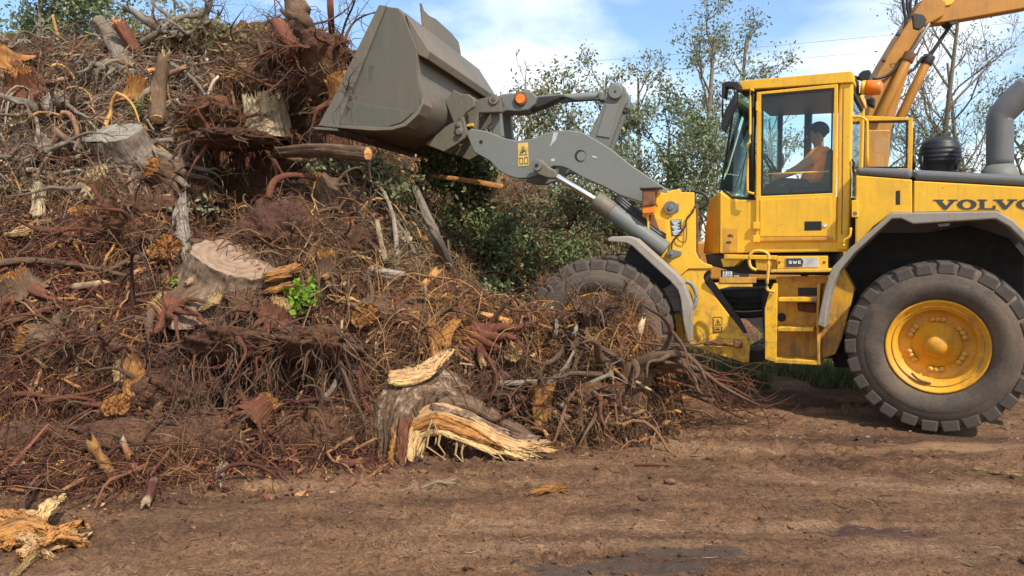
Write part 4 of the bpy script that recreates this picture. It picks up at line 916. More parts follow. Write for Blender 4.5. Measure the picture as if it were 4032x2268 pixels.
# ------------------------------------------------------------------ WOOD MATERIALS
def wood_attr_mat():
    m, nt, b = newmat('root_wood'); at = nd(nt, 'ShaderNodeAttribute', attribute_name='Col'); gr = nd(nt, 'ShaderNodeAttribute', attribute_name='grain')
    mp = nd(nt, 'ShaderNodeMapping'); nt.links.new(gr.outputs['Vector'], mp.inputs[0]); mp.inputs['Scale'].default_value = (1.4, 1.4, 9)
    n = noise_node(nt, mp.outputs[0], 2.0, 5, .65)
    f = ramp(nt, n, [(.30, (.50, .46, .42)), (.55, (1, 1, 1)), (.78, (1.55, 1.5, 1.42))])
    nt.links.new(mixc(nt, 1.0, at.outputs['Color'], f, 'MULTIPLY'), b.inputs['Base Color']); b.inputs['Roughness'].default_value = .88
    b.inputs['Specular IOR Level'].default_value = .3; bump(nt, n, .5, .01, b); return m
M['root'] = wood_attr_mat()
def bark_mat(name, lo, mid, hi, sc=(5, 5, 3.0), bmp=.9, iso=.35, st=(.30, .50, .70)):
    m, nt, b = newmat(name); gr = nd(nt, 'ShaderNodeAttribute', attribute_name='grain')
    mp = nd(nt, 'ShaderNodeMapping'); nt.links.new(gr.outputs['Vector'], mp.inputs[0]); mp.inputs['Scale'].default_value = sc
    geo = nd(nt, 'ShaderNodeNewGeometry'); n2 = noise_node(nt, geo.outputs['Position'], 6, 5, .6); n = mixc(nt, iso, noise_node(nt, mp.outputs[0], 1.6, 8, .68, .6), noise_node(nt, geo.outputs['Position'], 16, 8, .72, .4))
    c = ramp(nt, n, [(st[0], lo), (st[1], mid), (st[2], hi)])
    c = mixc(nt, ramp(nt, n2, [(.50, (0, 0, 0)), (.68, (.7, .7, .7))]), c, (.115, .062, .034))
    nt.links.new(c, b.inputs['Base Color']); b.inputs['Roughness'].default_value = .9; b.inputs['Specular IOR Level'].default_value = .3
    bump(nt, n, bmp, .025, b); return m
M['bark_grey'] = bark_mat('grey_bark', (.085, .064, .045), (.215, .168, .122), (.36, .30, .225))
M['bark_brown'] = bark_mat('brown_bark', (.045, .025, .015), (.15, .088, .05), (.30, .20, .125))
M['bark_red'] = bark_mat('reddish_bark', (.055, .020, .012), (.17, .058, .030), (.31, .13, .065))
M['bark_pale'] = bark_mat('pale_bark', (.17, .125, .085), (.34, .28, .21), (.50, .44, .35))
M['bark_rough'] = bark_mat('rough_bark', (.030, .016, .009), (.17, .10, .058), (.46, .34, .23), (7, 7, 2), 1.0, .6, (.38, .50, .62))
M['bark_pale_rough'] = bark_mat('rough_pale_bark', (.07, .042, .025), (.22, .145, .09), (.44, .35, .25), (7, 7, 1.6), 1.0, .5)
M['torn'] = bark_mat('torn_yellow_wood', (.42, .20, .065), (.68, .44, .18), (.84, .64, .35), (16, 16, 1.4), .9, .30)
M['torn_fine'] = bark_mat('torn_pale_yellow_wood', (.30, .135, .045), (.55, .32, .135), (.78, .56, .32), (26, 26, 1.6), .7, .22)
M['torn_orange'] = bark_mat('torn_orange_wood', (.20, .062, .018), (.50, .215, .055), (.72, .42, .15), (16, 16, 1.4), .9, .30)
M['torn_pale'] = bark_mat('pale_split_wood', (.38, .25, .12), (.62, .47, .27), (.80, .66, .44), (9, 9, .7), .9, .18)
M['torn_grey'] = bark_mat('weathered_wood', (.13, .105, .08), (.27, .225, .17), (.40, .345, .27), (16, 16, 1.4), .9, .30)
def cut_mat(name, lo, hi):
    m, nt, b = newmat(name); gr = nd(nt, 'ShaderNodeAttribute', attribute_name='grain'); ln = nd(nt, 'ShaderNodeVectorMath', operation='LENGTH'); nt.links.new(gr.outputs['Vector'], ln.inputs[0])
    w = nd(nt, 'ShaderNodeMath', operation='MULTIPLY'); nt.links.new(ln.outputs['Value'], w.inputs[0]); w.inputs[1].default_value = 75
    nz = noise_node(nt, gr.outputs['Vector'], 7, 5, .6); ad = nd(nt, 'ShaderNodeMath', operation='MULTIPLY_ADD'); nt.links.new(nz, ad.inputs[0]); ad.inputs[1].default_value = 9; nt.links.new(w.outputs[0], ad.inputs[2])
    sn = nd(nt, 'ShaderNodeMath', operation='SINE'); nt.links.new(ad.outputs[0], sn.inputs[0])
    mr = nd(nt, 'ShaderNodeMapRange', inp={'From Min': -1.0, 'To Min': .35, 'To Max': .65}); nt.links.new(sn.outputs[0], mr.inputs[0])
    mx = mixc(nt, .6, mr.outputs[0], nz); c = ramp(nt, mx, [(.36, lo), (.64, hi)])
    nt.links.new(c, b.inputs['Base Color']); b.inputs['Roughness'].default_value = .85; bump(nt, mx, .4, .01, b); return m
M['cut_grey'] = cut_mat('grey_cut_wood', (.16, .135, .10), (.31, .27, .21)); M['cut_tan'] = cut_mat('tan_cut_wood', (.20, .118, .068), (.33, .22, .14)); M['cut_orange'] = cut_mat('orange_cut_wood', (.40, .16, .045), (.62, .33, .12))
def leaf_mat(name, c0, c1, tr=.25):
    m, nt, b = newmat(name); at = nd(nt, 'ShaderNodeAttribute', attribute_name='Col')
    c = mixc(nt, at.outputs['Fac'], c0, c1); nt.links.new(c, b.inputs['Base Color']); b.inputs['Roughness'].default_value = .55
    out = nt.nodes['Material Output']; t = nd(nt, 'ShaderNodeBsdfTranslucent'); nt.links.new(c, t.inputs[0]); mx = nd(nt, 'ShaderNodeMixShader'); mx.inputs[0].default_value = tr
    nt.links.new(b.outputs[0], mx.inputs[1]); nt.links.new(t.outputs[0], mx.inputs[2]); nt.links.new(mx.outputs[0], out.inputs[0]); return m
M['leaf'] = leaf_mat('tree_leaf', (.095, .13, .05), (.27, .31, .15)); M['leaf_yellow'] = leaf_mat('pale_leaf', (.15, .14, .045), (.36, .33, .14)); M['leaf_bright'] = leaf_mat('fresh_leaf', (.10, .26, .012), (.32, .52, .04), .4)
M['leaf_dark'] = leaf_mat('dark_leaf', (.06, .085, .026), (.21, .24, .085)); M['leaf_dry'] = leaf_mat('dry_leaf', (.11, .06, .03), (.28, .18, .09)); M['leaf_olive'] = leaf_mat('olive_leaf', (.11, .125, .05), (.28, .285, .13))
M['leaf_birch'] = leaf_mat('birch_leaf', (.12, .16, .06), (.30, .34, .16))

# ------------------------------------------------------------------ WOOD SHAPES
def unit(v): v = np.asarray(v, float); return v / (np.linalg.norm(v) + 1e-9)
def basis(ax):
    ax = unit(ax); r = np.array([0, 0, 1.]) if abs(ax[2]) < .9 else np.array([1., 0, 0]); a = unit(np.cross(ax, r)); return a, np.cross(ax, a), ax
def rough_tube(name, P, rad, mat, parent, rng, sides=20, m=5, rough=.12, fibre=0.0, flat_=1.0, jag0=0, jag1=0, caps=True, off=None, flatdir=None):
    """irregular round timber: lobed section, lumps along the length, optional fibre ridges and jagged ends"""
    P = catmull(P, m) if len(P) > 2 else np.linspace(P[0], P[1], max(6, m * 2)); K = len(P)
    rr = np.interp(np.linspace(0, 1, K), np.linspace(0, 1, len(rad)), rad)
    T = np.gradient(P, axis=0); T /= np.linalg.norm(T, axis=1, keepdims=True) + 1e-9
    ref = np.array([0, 0, 1.]) if flatdir is None else unit(flatdir)
    if flatdir is None and abs(T[0][2]) > .9: ref = np.array([0, -1., 0.15])
    A = np.cross(T, ref); A /= np.linalg.norm(A, axis=1, keepdims=True) + 1e-9; B = np.cross(T, A)
    th = np.arange(sides) / sides * 2 * np.pi; ph = rng.random(4) * 6.28
    lobes = 1 + rough * (.6 * np.cos(2 * th + ph[0]) + .5 * np.cos(3 * th + ph[1]) + .35 * np.cos(5 * th + ph[2]))
    fib = rng.normal(0, fibre, sides) if fibre else np.zeros(sides)
    s = np.cumsum(np.r_[0, np.linalg.norm(np.diff(P, axis=0), axis=1)])
    lump = rough * .9 * fbm(np.cos(th)[None] * 4 + s[:, None] * 9 + ph[2], np.sin(th)[None] * 4 - s[:, None] * 5, 3, int(ph[1] * 10)) + rough * 1.6 * fbm(np.cos(th)[None] * 1.3 + s[:, None] * 3.2 + ph[3] * 9, np.sin(th)[None] * 1.3 + s[:, None] * 1.1, 3, int(ph[0] * 10))
    fdr = fibre * .8 * (vnoise(np.arange(sides)[None] * 1.7 + ph[1], s[:, None] * 4) - .5)
    Rd = rr[:, None] * (lobes[None] + lump + fib[None] + fdr)
    V = P[:, None] + Rd[..., None] * (A[:, None] * np.cos(th)[None, :, None] + B[:, None] * np.sin(th)[None, :, None] * flat_)
    if jag0: V[0] -= T[0] * (rng.random(sides)[:, None] ** 2 * jag0)
    if jag1: V[-1] += T[-1] * (rng.random(sides)[:, None] ** 2 * jag1)
    V = V.reshape(-1, 3); I = np.arange(K * sides).reshape(K, sides); N = np.roll(I, -1, 1)
    F = np.stack([I[:-1], N[:-1], N[1:], I[1:]], -1).reshape(-1, 4)
    G = np.zeros((K, sides, 3)); G[..., 0] = np.cos(th) + ph[0] * 5; G[..., 1] = np.sin(th); G[..., 2] = s[:, None]; G = G.reshape(-1, 3)
    if caps:
        c0, c1 = P[0], P[-1] ; V = np.vstack([V, c0, c1]); G = np.vstack([G, [ph[0] * 5, 0, 0], [ph[0] * 5, 0, s[-1]]]); a, b = len(V) - 2, len(V) - 1
        E0 = np.stack([N[0], I[0], np.full(sides, a), np.full(sides, a)], -1); E1 = np.stack([I[-1], N[-1], np.full(sides, b), np.full(sides, b)], -1)
        tri = np.vstack([E0[:, :3], E1[:, :3]]); F = np.vstack([np.stack([F[:, 0], F[:, 1], F[:, 2]], 1), np.stack([F[:, 0], F[:, 2], F[:, 3]], 1), tri])
    return np_mesh(name, V, F, mat, parent, None, G, True, off)
def disc_cap(name, c, nrm, rad, mat, parent, rng, off, rough=.08, dome=.01, sides=28, sx=1.0):
    a, b, n = basis(nrm); th = np.arange(sides) / sides * 6.2832; ph = rng.random(3) * 6.28
    rr = rad * (1 + rough * (np.cos(2*th+ph[0]) * .6 + np.cos(3*th+ph[1]) * .5 + np.cos(7*th+ph[2]) * .2)); V = [np.asarray(c) + n * dome]; G = [(0, 0, 0)]
    ks = (.3, .6, .85, 1.0)
    for k in ks:
        for t, r in zip(th, rr):
            x, y = k * r * math.cos(t), k * r * math.sin(t); V.append(c + a * x * sx + b * y + n * (dome * (1 - k*k) + rng.normal(0, .003))); G.append((x, y, 0))
    V.append(np.asarray(c) - n * .05); G.append((0, 0, 0)); F = []
    for i in range(sides):
        j = (i + 1) % sides; F.append((0, 1 + i, 1 + j))
        for k in range(3): o = 1 + k * sides; F += [(o + i, o + sides + i, o + sides + j), (o + i, o + sides + j, o + j)]
        o = 1 + 3 * sides; F.append((o + i, len(V) - 1, o + j))
    return np_mesh(name, np.array(V), np.array(F), mat, parent, None, np.array(G), True, off)
def splinters(name, c, axis_v, spread, n, L, r, mat, parent, rng, off, tilt=.35, ring_=False):
    a, b, x = basis(axis_v); P = []; Q = []
    for i in range(n):
        t = rng.random() * 6.28; k = (spread * (.75 + .25 * rng.random())) if ring_ else spread * math.sqrt(rng.random())
        s = np.asarray(c) + a * k * math.cos(t) + b * k * math.sin(t); d = unit(x + rng.normal(0, tilt, 3)); l = L * (.35 + .65 * rng.random())
        P.append([s - d * .04, s + d * l * .4, s + d * l * .8 + rng.normal(0, .01, 3), s + d * l]); w = r * (.5 + rng.random()); Q.append([w, w * .9, w * .5, w * .08])
    V, F, G = tubes(np.array(P), np.array(Q), 5); return tag(np_mesh(name, V, F, mat, parent, None, G, False, off), kind='stuff')
def strips(name, P, R, n, mat, parent, rng, off, w=.010, flat_=.6, flatdir=(0, -.5, .8), ragged=.25, wild=.012, sides=4):
    """bundle of torn wood fibres following a path: P path, R radius along it"""
    S = catmull(P, 8) if len(P) > 2 else np.linspace(P[0], P[-1], 12); T = np.gradient(S, axis=0); T /= np.linalg.norm(T, axis=1, keepdims=True) + 1e-9
    ref = unit(flatdir); A = np.cross(T, ref); A /= np.linalg.norm(A, axis=1, keepdims=True) + 1e-9; Bn = np.cross(T, A); rr = np.interp(np.linspace(0, 1, len(S)), np.linspace(0, 1, len(R)), R)
    K = 9; PP = []; QQ = []
    for i in range(n):
        t = rng.random() * 6.2832; k = .80 + .22 * rng.random(); u0 = -ragged * .3 + rng.random() ** 1.4 * .6; u1 = 1 + ragged * .4 - rng.random() ** 1.4 * .6
        if u1 - u0 < .25: continue
        u = np.linspace(u0, u1, K); ui = np.clip(u, 0, 1) * (len(S) - 1); a = ui.astype(int).clip(0, len(S) - 2); f = (ui - a)[:, None]
        c = S[a] * (1 - f) + S[a + 1] * f + T[a] * ((u - np.clip(u, 0, 1))[:, None] * np.linalg.norm(S[-1] - S[0])); ra = np.maximum(np.interp(np.clip(u, 0, 1), np.linspace(0, 1, len(rr)), rr), .012)[:, None]
        tt = t + np.cumsum(rng.normal(0, .05, K)); q_ = c + ra * k * (A[a] * np.cos(tt)[:, None] + Bn[a] * np.sin(tt)[:, None] * flat_) + np.cumsum(rng.normal(0, wild * .4, (K, 3)), axis=0) * np.abs(np.linspace(-1, 1, K))[:, None]
        PP.append(q_); ww = w * (.4 + 1.1 * rng.random()); QQ.append(ww * np.array([.15, .8, 1, 1, 1, 1, .9, .7, .1]))
    V, F, G = tubes(np.array(PP), np.array(QQ), sides); return tag(np_mesh(name, V, F, mat, parent, None, G, False, off), kind='stuff')
def hair(name, C, D, n, L, r, mat, parent, rng, off, sag=.15, curl=.3, K=7, col=None):
    """fine roots: C (m,3) anchor points, D (m,3) directions"""
    ii = rng.integers(0, len(C), n); p = C[ii] + rng.normal(0, .02, (n, 3)); d = D[ii] + rng.normal(0, .45, (n, 3)); d /= np.linalg.norm(d, axis=1, keepdims=True); out = [p.copy()]; l = L * (.3 + rng.gamma(2, .35, n))[:, None]
    for k in range(K - 1):
        d = d + rng.normal(0, curl, (n, 3)); d[:, 2] -= sag; d /= np.linalg.norm(d, axis=1, keepdims=True); p = p + d * l / K; out.append(p.copy())
    V, F, G = tubes(np.stack(out, 1), (r * (.5 + rng.random(n)))[:, None] * np.linspace(1, .3, K)[None], 3); pal = np.array(col if col is not None else [(.10, .045, .03), (.16, .09, .05), (.22, .14, .08), (.07, .035, .024)])
    c = np.repeat(pal[rng.integers(0, len(pal), n)] * (.7 + .6 * rng.random((n, 1))), K * 3, axis=0); return tag(np_mesh(name, V, F, M['root'], parent, c, G, False, off), kind='stuff')
def stump(label, p, ax, r, h, bark, cut, seed, flare=.5, roots=9, rl=.8, top='cut', name='tree_stump', rr=.26, rootmat=None, sag=.5, group=None, splm='torn', ridges=.10, rootcone=.35, hairs=90, plate=.0):
    """stump with flared base and roots; p = middle of the base, ax = trunk direction; plate = radius of the soil root plate"""
    rng = np.random.default_rng(seed); a, b, x = basis(ax); p = np.asarray(p, float)
    if a @ np.array([0, -1., 0]) > 0: a, b = -a, -b
    root = empty(name, p); tag(root, label, 'stump', group); off = p
    sides = 88; K = 26; th = np.arange(sides) / sides * 6.2832; ph = rng.random(6) * 6.28
    butt = sum(np.exp(-((np.angle(np.exp(1j * (th - (6.2832 * i / roots + ph[1] + rng.normal(0, .2)))))) / .20) ** 2) * (.6 + .8 * rng.random()) for i in range(roots)); broad = .10 * np.cos(2*th+ph[0]) + .07 * np.cos(3*th+ph[2])
    V = []; G = []; jag = vnoise(th * 3.2 + seed, th * 0, 3) * .7 + vnoise(th * 11 + seed, th * 0, 4) * .45
    for k in range(K):
        v = k / (K - 1); fl = flare * math.exp(-v / .26)
        fib = fbm(th * 5.5 + seed * 1.7 + v * .5, v * h * 2.2 + np.zeros(sides), 4, seed % 40, gain=.62) * ridges * 2.2; lump = fbm(th * 1.3 + seed, v * h * 5 + np.zeros(sides), 3, seed % 31) * .16
        rad = r * (1 + broad + fl * (.35 + .85 * butt) + fib + lump)
        hh = h * v * (np.ones(sides) if top == 'cut' else 1 - .42 * (1 - jag) * v)
        for i in range(sides):
            rp = (a * math.cos(th[i]) + b * math.sin(th[i])) * rad[i]; V.append(p + rp + x * (hh[i] - r * .35 * fl * (.4 + butt[i] * .6))); G.append((math.cos(th[i]) * 2.2 + ph[0] * 5, math.sin(th[i]) * 2.2, v * h * 1.2))
    V = np.array(V); I = np.arange(K * sides).reshape(K, sides); N = np.roll(I, -1, 1); F = np.stack([I[:-1], N[:-1], N[1:], I[1:]], -1).reshape(-1, 4)
    np_mesh('trunk', V, F, bark, root, None, np.array(G), True, off)
    rim = V[-sides:]; cc = rim.mean(0)
    if top == 'cut':
        ks = (.2, .4, .6, .8, .94, 1.0); VV = [cc]; GG = [(0, 0, 0)]; step = .012 * (fbm(np.array([rng.random() * 9]), np.array([1.]), 2)[0])
        for k in ks:
            for i in range(sides):
                d_ = rim[i] - cc; u_, w_ = d_ @ a * k, d_ @ b * k; VV.append(cc + d_ * k + x * (fbm(np.array(u_ * 7 + seed), np.array(w_ * 7), 3, 8) * .03 + (.022 if u_ + .4 * w_ > .05 else 0) - (.012 if k == 1.0 else 0))); GG.append((u_ + .05, w_, 0))
        mt_ = cut
    else:
        ks = (.3, .6, .85, .98); VV = [cc - x * h * .14]; GG = [(0, 0, 0)]
        for k in ks:
            for i in range(sides): d_ = rim[i] - cc; VV.append(cc + d_ * k - x * h * (.15 * (1 - k) + .12 * vnoise(np.array(th[i] * 4 + seed), np.array(k * 5.)))); GG.append((math.cos(th[i]) * k * 2, math.sin(th[i]) * k * 2, k))
        mt_ = M[splm]
    FF = [(0, 1 + i, 1 + (i+1) % sides) for i in range(sides)]
    for m_ in range(len(ks) - 1):
        o = 1 + m_ * sides
        for i in range(sides): j = (i+1) % sides; FF += [(o+i, o+sides+i, o+sides+j), (o+i, o+sides+j, o+j)]
    np_mesh('cut_face' if top == 'cut' else 'broken_face', np.array(VV), np.array(FF), mt_, root, None, np.array(GG), True, off)
    if top != 'cut':
        strips('splinters', np.array([p + x * h * .15, p + x * h * .5, cc + x * h * .02]), [r * .98, r * .95, r * .86], 60, M[splm], root, rng, off, r * .05, 1.0, (0, 0, 1) if abs(x[2]) < .9 else (0, 1, 0), .55, .010)
        splinters('splinters', cc - x * h * .2, x, r * .8, 46, h * .42, r * .045, M[splm], root, rng, off, .10)
    anchors, dirs = [], []
    for i in range(roots):
        t = 6.2832 * i / roots + ph[1] + rng.normal(0, .15); d = a * math.cos(t) + b * math.sin(t); L = rl * (.35 + 1.0 * rng.random()); w = r * rr * (.45 + .8 * rng.random())
        s0 = p + d * r * (1 + flare * .6) - x * r * .1; P = [p + d * r * .55 + x * r * .25, s0]; cur = s0.copy(); dd = unit(d - x * rootcone + rng.normal(0, .2, 3))
        for k in range(5):
            dd = unit(dd + rng.normal(0, .30, 3) + np.array([0, 0, -sag * .22])); cur = cur + dd * L / 5; P.append(cur.copy()); anchors.append(cur.copy()); dirs.append(dd)
        rough_tube('root', np.array(P), [w * 1.3, w * 1.05, w * .8, w * .62, w * .45, w * .3, w * .12], rootmat or bark, root, rng, 10, 3, .14, 0, 1, 0, .03, True, off)
        if rng.random() < .6:
            c0 = P[3]; d2 = unit(dd + rng.normal(0, .7, 3)); l2 = L * .5
            rough_tube('root', np.array([c0, c0 + d2 * l2 * .4, c0 + d2 * l2 * .7 + rng.normal(0, .05, 3), c0 + d2 * l2 + [0, 0, -.08]]), [w * .5, w * .4, w * .25, w * .08], rootmat or bark, root, rng, 7, 3, .12, 0, 1, 0, 0, True, off)
    if plate:
        bm = bmesh.new(); bmesh.ops.create_icosphere(bm, subdivisions=5, radius=1.0); co = np.array([v.co[:] for v in bm.verts]); Fc = np.array([[v.index for v in f.verts] for f in bm.faces]); bm.free()
        k = 1 + .7 * fbm(co[:, 0] * 1.9 + seed, co[:, 1] * 1.9 + co[:, 2] * 1.3, 4, seed % 30) + .4 * fbm(co[:, 0] * 6 + co[:, 2] * 4, co[:, 1] * 6 - co[:, 2] * 3, 3, seed % 17) + .28 * fbm(co[:, 0] * 15 + co[:, 2] * 12, co[:, 1] * 15 - co[:, 2] * 9, 3, seed % 13)
        V = p + (co * k[:, None] * plate) @ np.stack([a, b, x * .38]) - x * plate * .15; np_mesh('root_plate', V, Fc, M['soil'], root, off=off); w_ = rng.integers(0, len(V), 60); anchors += list(V[w_]); dirs += list((V[w_] - p) / plate)
    if hairs: hair('fine_roots', np.array(anchors), np.array(dirs), hairs if not plate else hairs * 3, rl * .5, .004, None, root, rng, off, .12 + sag * .1)
    return root
def log(label, P, rad, bark, cut, seed, name='log', cat='log', ends=(1, 1), torn=(0, 0), group=None, rough=.15, fibre=.05, sides=26, flat_=1.0, knots=0, m=7):
    rng = np.random.default_rng(seed); P = np.asarray(P, float); mid = P.mean(0); off = mid
    root = empty(name, mid); tag(root, label, cat, group)
    rough_tube('trunk', P, rad, bark, root, rng, sides, m, rough, fibre, flat_, .10 * torn[0], .10 * torn[1], True, off)
    for e in (0, 1):
        c, nrm, r = (P[0], P[0] - P[1], rad[0]) if e == 0 else (P[-1], P[-1] - P[-2], rad[-1])
        if torn[e]: splinters('splinters', c, nrm, r * .8, 14, r * 2.2, r * .16, cut, root, rng, off, .25)
        elif ends[e]: disc_cap('cut_face', c + unit(nrm) * .004, nrm, r * .97, cut, root, rng, off, .05, .012)
    for k in range(knots):
        u = rng.random() * .8 + .1; c = P[0] * (1-u) + P[-1] * u; d = unit(rng.normal(0, 1, 3) + [0, -.6, .3]); w = np.mean(rad) * .3
        rough_tube('branch_stub', np.array([c, c + d * np.mean(rad) * 1.3, c + d * np.mean(rad) * (2 + 2 * rng.random())]), [w * 1.3, w, w * .6], bark, root, rng, 8, 3, .1, 0, 1, 0, .04, True, off)
    return root
def branch(label, P, r, bark, seed, name='branch', cat='branch', twigs=4, tl=.4, group=None, tipr=.3, sides=8, m=4, rough=.10):
    rng = np.random.default_rng(seed); P = np.asarray(P, float); mid = P.mean(0); root = empty(name, mid); tag(root, label, cat, group)
    k = np.linspace(1, tipr, len(P)); rough_tube('stem', P, r * k, bark, root, rng, sides, m, rough, 0, 1, 0, r, True, mid)
    S = catmull(P, 6)
    for i in range(twigs):
        u = int(len(S) * (.25 + .7 * rng.random())); u = min(u, len(S) - 2); d = unit(unit(S[u+1] - S[u]) * .7 + rng.normal(0, .6, 3)); c = S[u]; l = tl * (.5 + rng.random()); w = r * .38 * (1 - .5 * u / len(S))
        Q = [c, c + d * l * .35 + rng.normal(0, .02, 3), c + d * l * .7 + rng.normal(0, .04, 3), c + d * l + rng.normal(0, .06, 3)]
        rough_tube('twig', np.array(Q), [w, w * .8, w * .55, w * .25], bark, root, rng, 6, 3, .08, 0, 1, 0, 0, True, mid)
    return root
def torn_wood(label, P, rad, mat, seed, name='torn_wood', cat='wood', flat_=.55, n=60, L=.2, group=None, flatdir=None, sides=36, m=6):
    rng = np.random.default_rng(seed); P = np.asarray(P, float); mid = P.mean(0); root = empty(name, mid); tag(root, label, cat, group); fd = flatdir
    if fd is None: fd = (0, 0, 1) if abs(unit(P[-1] - P[0])[2]) < .8 else (0, -1, .2)
    rough_tube('slab', P, np.array(rad) * .88, mat, root, rng, sides, m, .16, .14, flat_, .05, .06, True, mid, fd)
    strips('splinters', P, np.array(rad) * .95, max(n, 50), mat, root, rng, mid, np.mean(rad) * .15, flat_, fd, .35, .02)
    return root
def plank(name, P, W, mat, parent, rng, off, nrm=(0, -.6, .8), rag0=.06, rag1=.22, thick=.03, nu=46, nv=34, ridge=.016, bulge=.35, edge=.18):
    """torn plank: fibre ridges along it, ragged edges, spiky broken ends"""
    S0 = catmull(P, 10); L = np.linalg.norm(np.diff(S0, axis=0), axis=1).sum(); T0 = np.gradient(S0, axis=0); T0 /= np.linalg.norm(T0, axis=1, keepdims=True)
    v = np.linspace(-.5, .5, nv); sd = rng.integers(0, 90); k1 = rng.random(nv) ** 2.5; k0 = rng.random(nv) ** 2.5; k1 = k1 * .6 + .8 * vnoise(v * 9 + sd, v * 0, 5); k0 = k0 * .6 + .8 * vnoise(v * 9 + sd, v * 0, 6)
    u = np.linspace(0, 1, nu)[:, None] * (1 + (k0 * rag0 + (k1 - .5) * rag1 * 2 / max(L, .2) * .5)[None]) - (k0 * rag0)[None]; uc = np.clip(u, 0, 1) * (len(S0) - 1); i = uc.astype(int).clip(0, len(S0) - 2); f = (uc - i)[..., None]
    C = S0[i] * (1 - f) + S0[i + 1] * f + T0[i] * ((u - np.clip(u, 0, 1)) * L)[..., None]; n = unit(nrm); c = np.cross(T0[i], n); c /= np.linalg.norm(c, axis=2, keepdims=True) + 1e-9; nn = np.cross(c, T0[i])
    w = np.interp(u.ravel(), np.linspace(0, 1, len(W)), W).reshape(u.shape); vv = v[None] * (1 + edge * 2 * (vnoise(u * 7 + sd, np.sign(v)[None] * 3 + u * 0, 9) - .5) + edge * (vnoise(u * 23 + sd, np.sign(v)[None] * 5 + u * 0, 2) - .5))
    rd = (vnoise(v[None] * 26 + sd + u * 1.2, u * 2.2, 11) - .5) * 1.0 + (vnoise(v[None] * 60 + sd + u * 1.5, u * 5, 12) - .5) * .6 + (vnoise(v[None] * 5 + sd, u * 4, 13) - .5) * 1.6
    V = C + c * (w * vv)[..., None] + nn * (rd * ridge + bulge * w * (.25 - v[None] ** 2))[..., None]; V = V.reshape(-1, 3)
    I = np.arange(nu * nv).reshape(nu, nv); F = np.stack([I[:-1, :-1], I[1:, :-1], I[1:, 1:], I[:-1, 1:]], -1).reshape(-1, 4); G = np.stack([(v[None] * w * 9 + sd), rd * .1, u * L], -1).reshape(-1, 3)
    o = np_mesh(name, V, F, mat, parent, None, G, True, off); m = o.modifiers.new('thick', 'SOLIDIFY'); m.thickness = thick; m.offset = 0; return o
def surf(x, y, lift=0.0):
    p = hit(x, y).copy(); v = unit(CAMP - p); return p + v * lift
# ------------------------------------------------------------------ THE HEAP: stumps, logs, roots
def hb(x, y, lift=.1):
    o, k = hit_many([q(x, y)], HB); p = o[0] if k[0] else at_y(q(x, y), 10.6); return p + unit(CAMP - p) * lift
def BP(*pts): return np.array([hb(*p) for p in pts])
def from_top(px, py, lift, ax, h): return hb(px, py, lift) - unit(ax) * h
B = M
# stumps that stand out
stump('weathered grey stump with flat mossy cut top, upper left of the heap', from_top(288, 335, .42, (-.15, -.50, .85), .40), (-.15, -.50, .85), .30, .40, B['bark_grey'], B['cut_grey'], 101, .55, 9, .9, ridges=.12, rootmat=B['bark_grey'], rr=.30)
stump('broad stump with a smooth tan sloping cut top in the middle of the heap', from_top(605, 652, .30, (.34, -.34, .87), .34), (.34, -.34, .87), .40, .34, B['bark_pale_rough'], B['cut_tan'], 102, .6, 10, .8, ridges=.16, hairs=260, rootmat=B['bark_brown'], rr=.22)
stump('upright stump with pale split and splintered wood left of the bucket', from_top(665, 225, .45, (-.04, -.16, 1), .55), (-.04, -.16, 1), .23, .55, B['torn_pale'], B['cut_tan'], 103, .45, 9, .7, 'torn', rootmat=B['bark_red'], splm='torn_pale', ridges=.16, hairs=200)
stump('overturned stump with a crown of splayed roots in front of the front wheel', hb(1592, 915, .32), (.02, -.10, -1), .125, .62, B['bark_brown'], B['cut_tan'], 104, .6, 17, .85, 'torn', rootmat=B['bark_brown'], sag=.5, rr=.36, rootcone=.30, splm='torn_orange', ridges=.16, hairs=70)
stump('upturned root crown with roots standing up right in front of the front tyre', hb(1495, 822, .10) + [0, 0, .10], (0, .1, -1), .085, .3, B['bark_brown'], B['cut_tan'], 123, .5, 22, .40, rootmat=B['bark_brown'], rr=.30, rootcone=.9, sag=-.2, hairs=380)
stump('small overturned stub with torn pale foot left of the root crown', hb(1362, 965, .22), (.0, -.12, -1), .075, .42, B['torn_orange'], B['cut_tan'], 105, .6, 11, .5, 'torn', rootmat=B['bark_brown'], splm='torn_pale', rootcone=.3, rr=.26, hairs=120)
stump('dark root plate roofing the black hollow left of the pale split stump', hb(535, 300, .22), (-.1, .55, .8), .14, .3, B['bark_red'], B['cut_tan'], 106, .6, 11, .5, rootmat=B['bark_red'], sag=.3, rr=.34, plate=.36)
stump('grey upturned root crown on the skyline of the heap', hb(480, 92, .3) + [0, 0, .12], (.2, .6, -.7), .16, .35, B['bark_grey'], B['cut_grey'], 107, .6, 16, .5, rootmat=B['torn_grey'], sag=-.2, rr=.28, rootcone=.5, hairs=200)
stump('orange torn stump at the left edge of the heap top', hb(10, 165, .2), (-.3, -.5, .5), .17, .25, B['torn_orange'], B['cut_orange'], 108, .6, 12, .6, 'torn', rootmat=B['bark_red'], splm='torn_orange', hairs=200)
stump('grey stump with many pale claw-like roots in the upper left tangle', hb(150, 290, .2), (-.3, .2, .6), .17, .2, B['bark_grey'], B['cut_grey'], 109, .5, 16, .7, rootmat=B['torn_grey'], rr=.34, sag=.1, hairs=200)
stump('torn orange stump with shaggy roots below the broken grey pole', hb(345, 235, .2), (.2, -.4, .8), .10, .22, B['torn_orange'], B['cut_orange'], 110, .5, 9, .4, 'torn', rootmat=B['torn_orange'], splm='torn_orange')
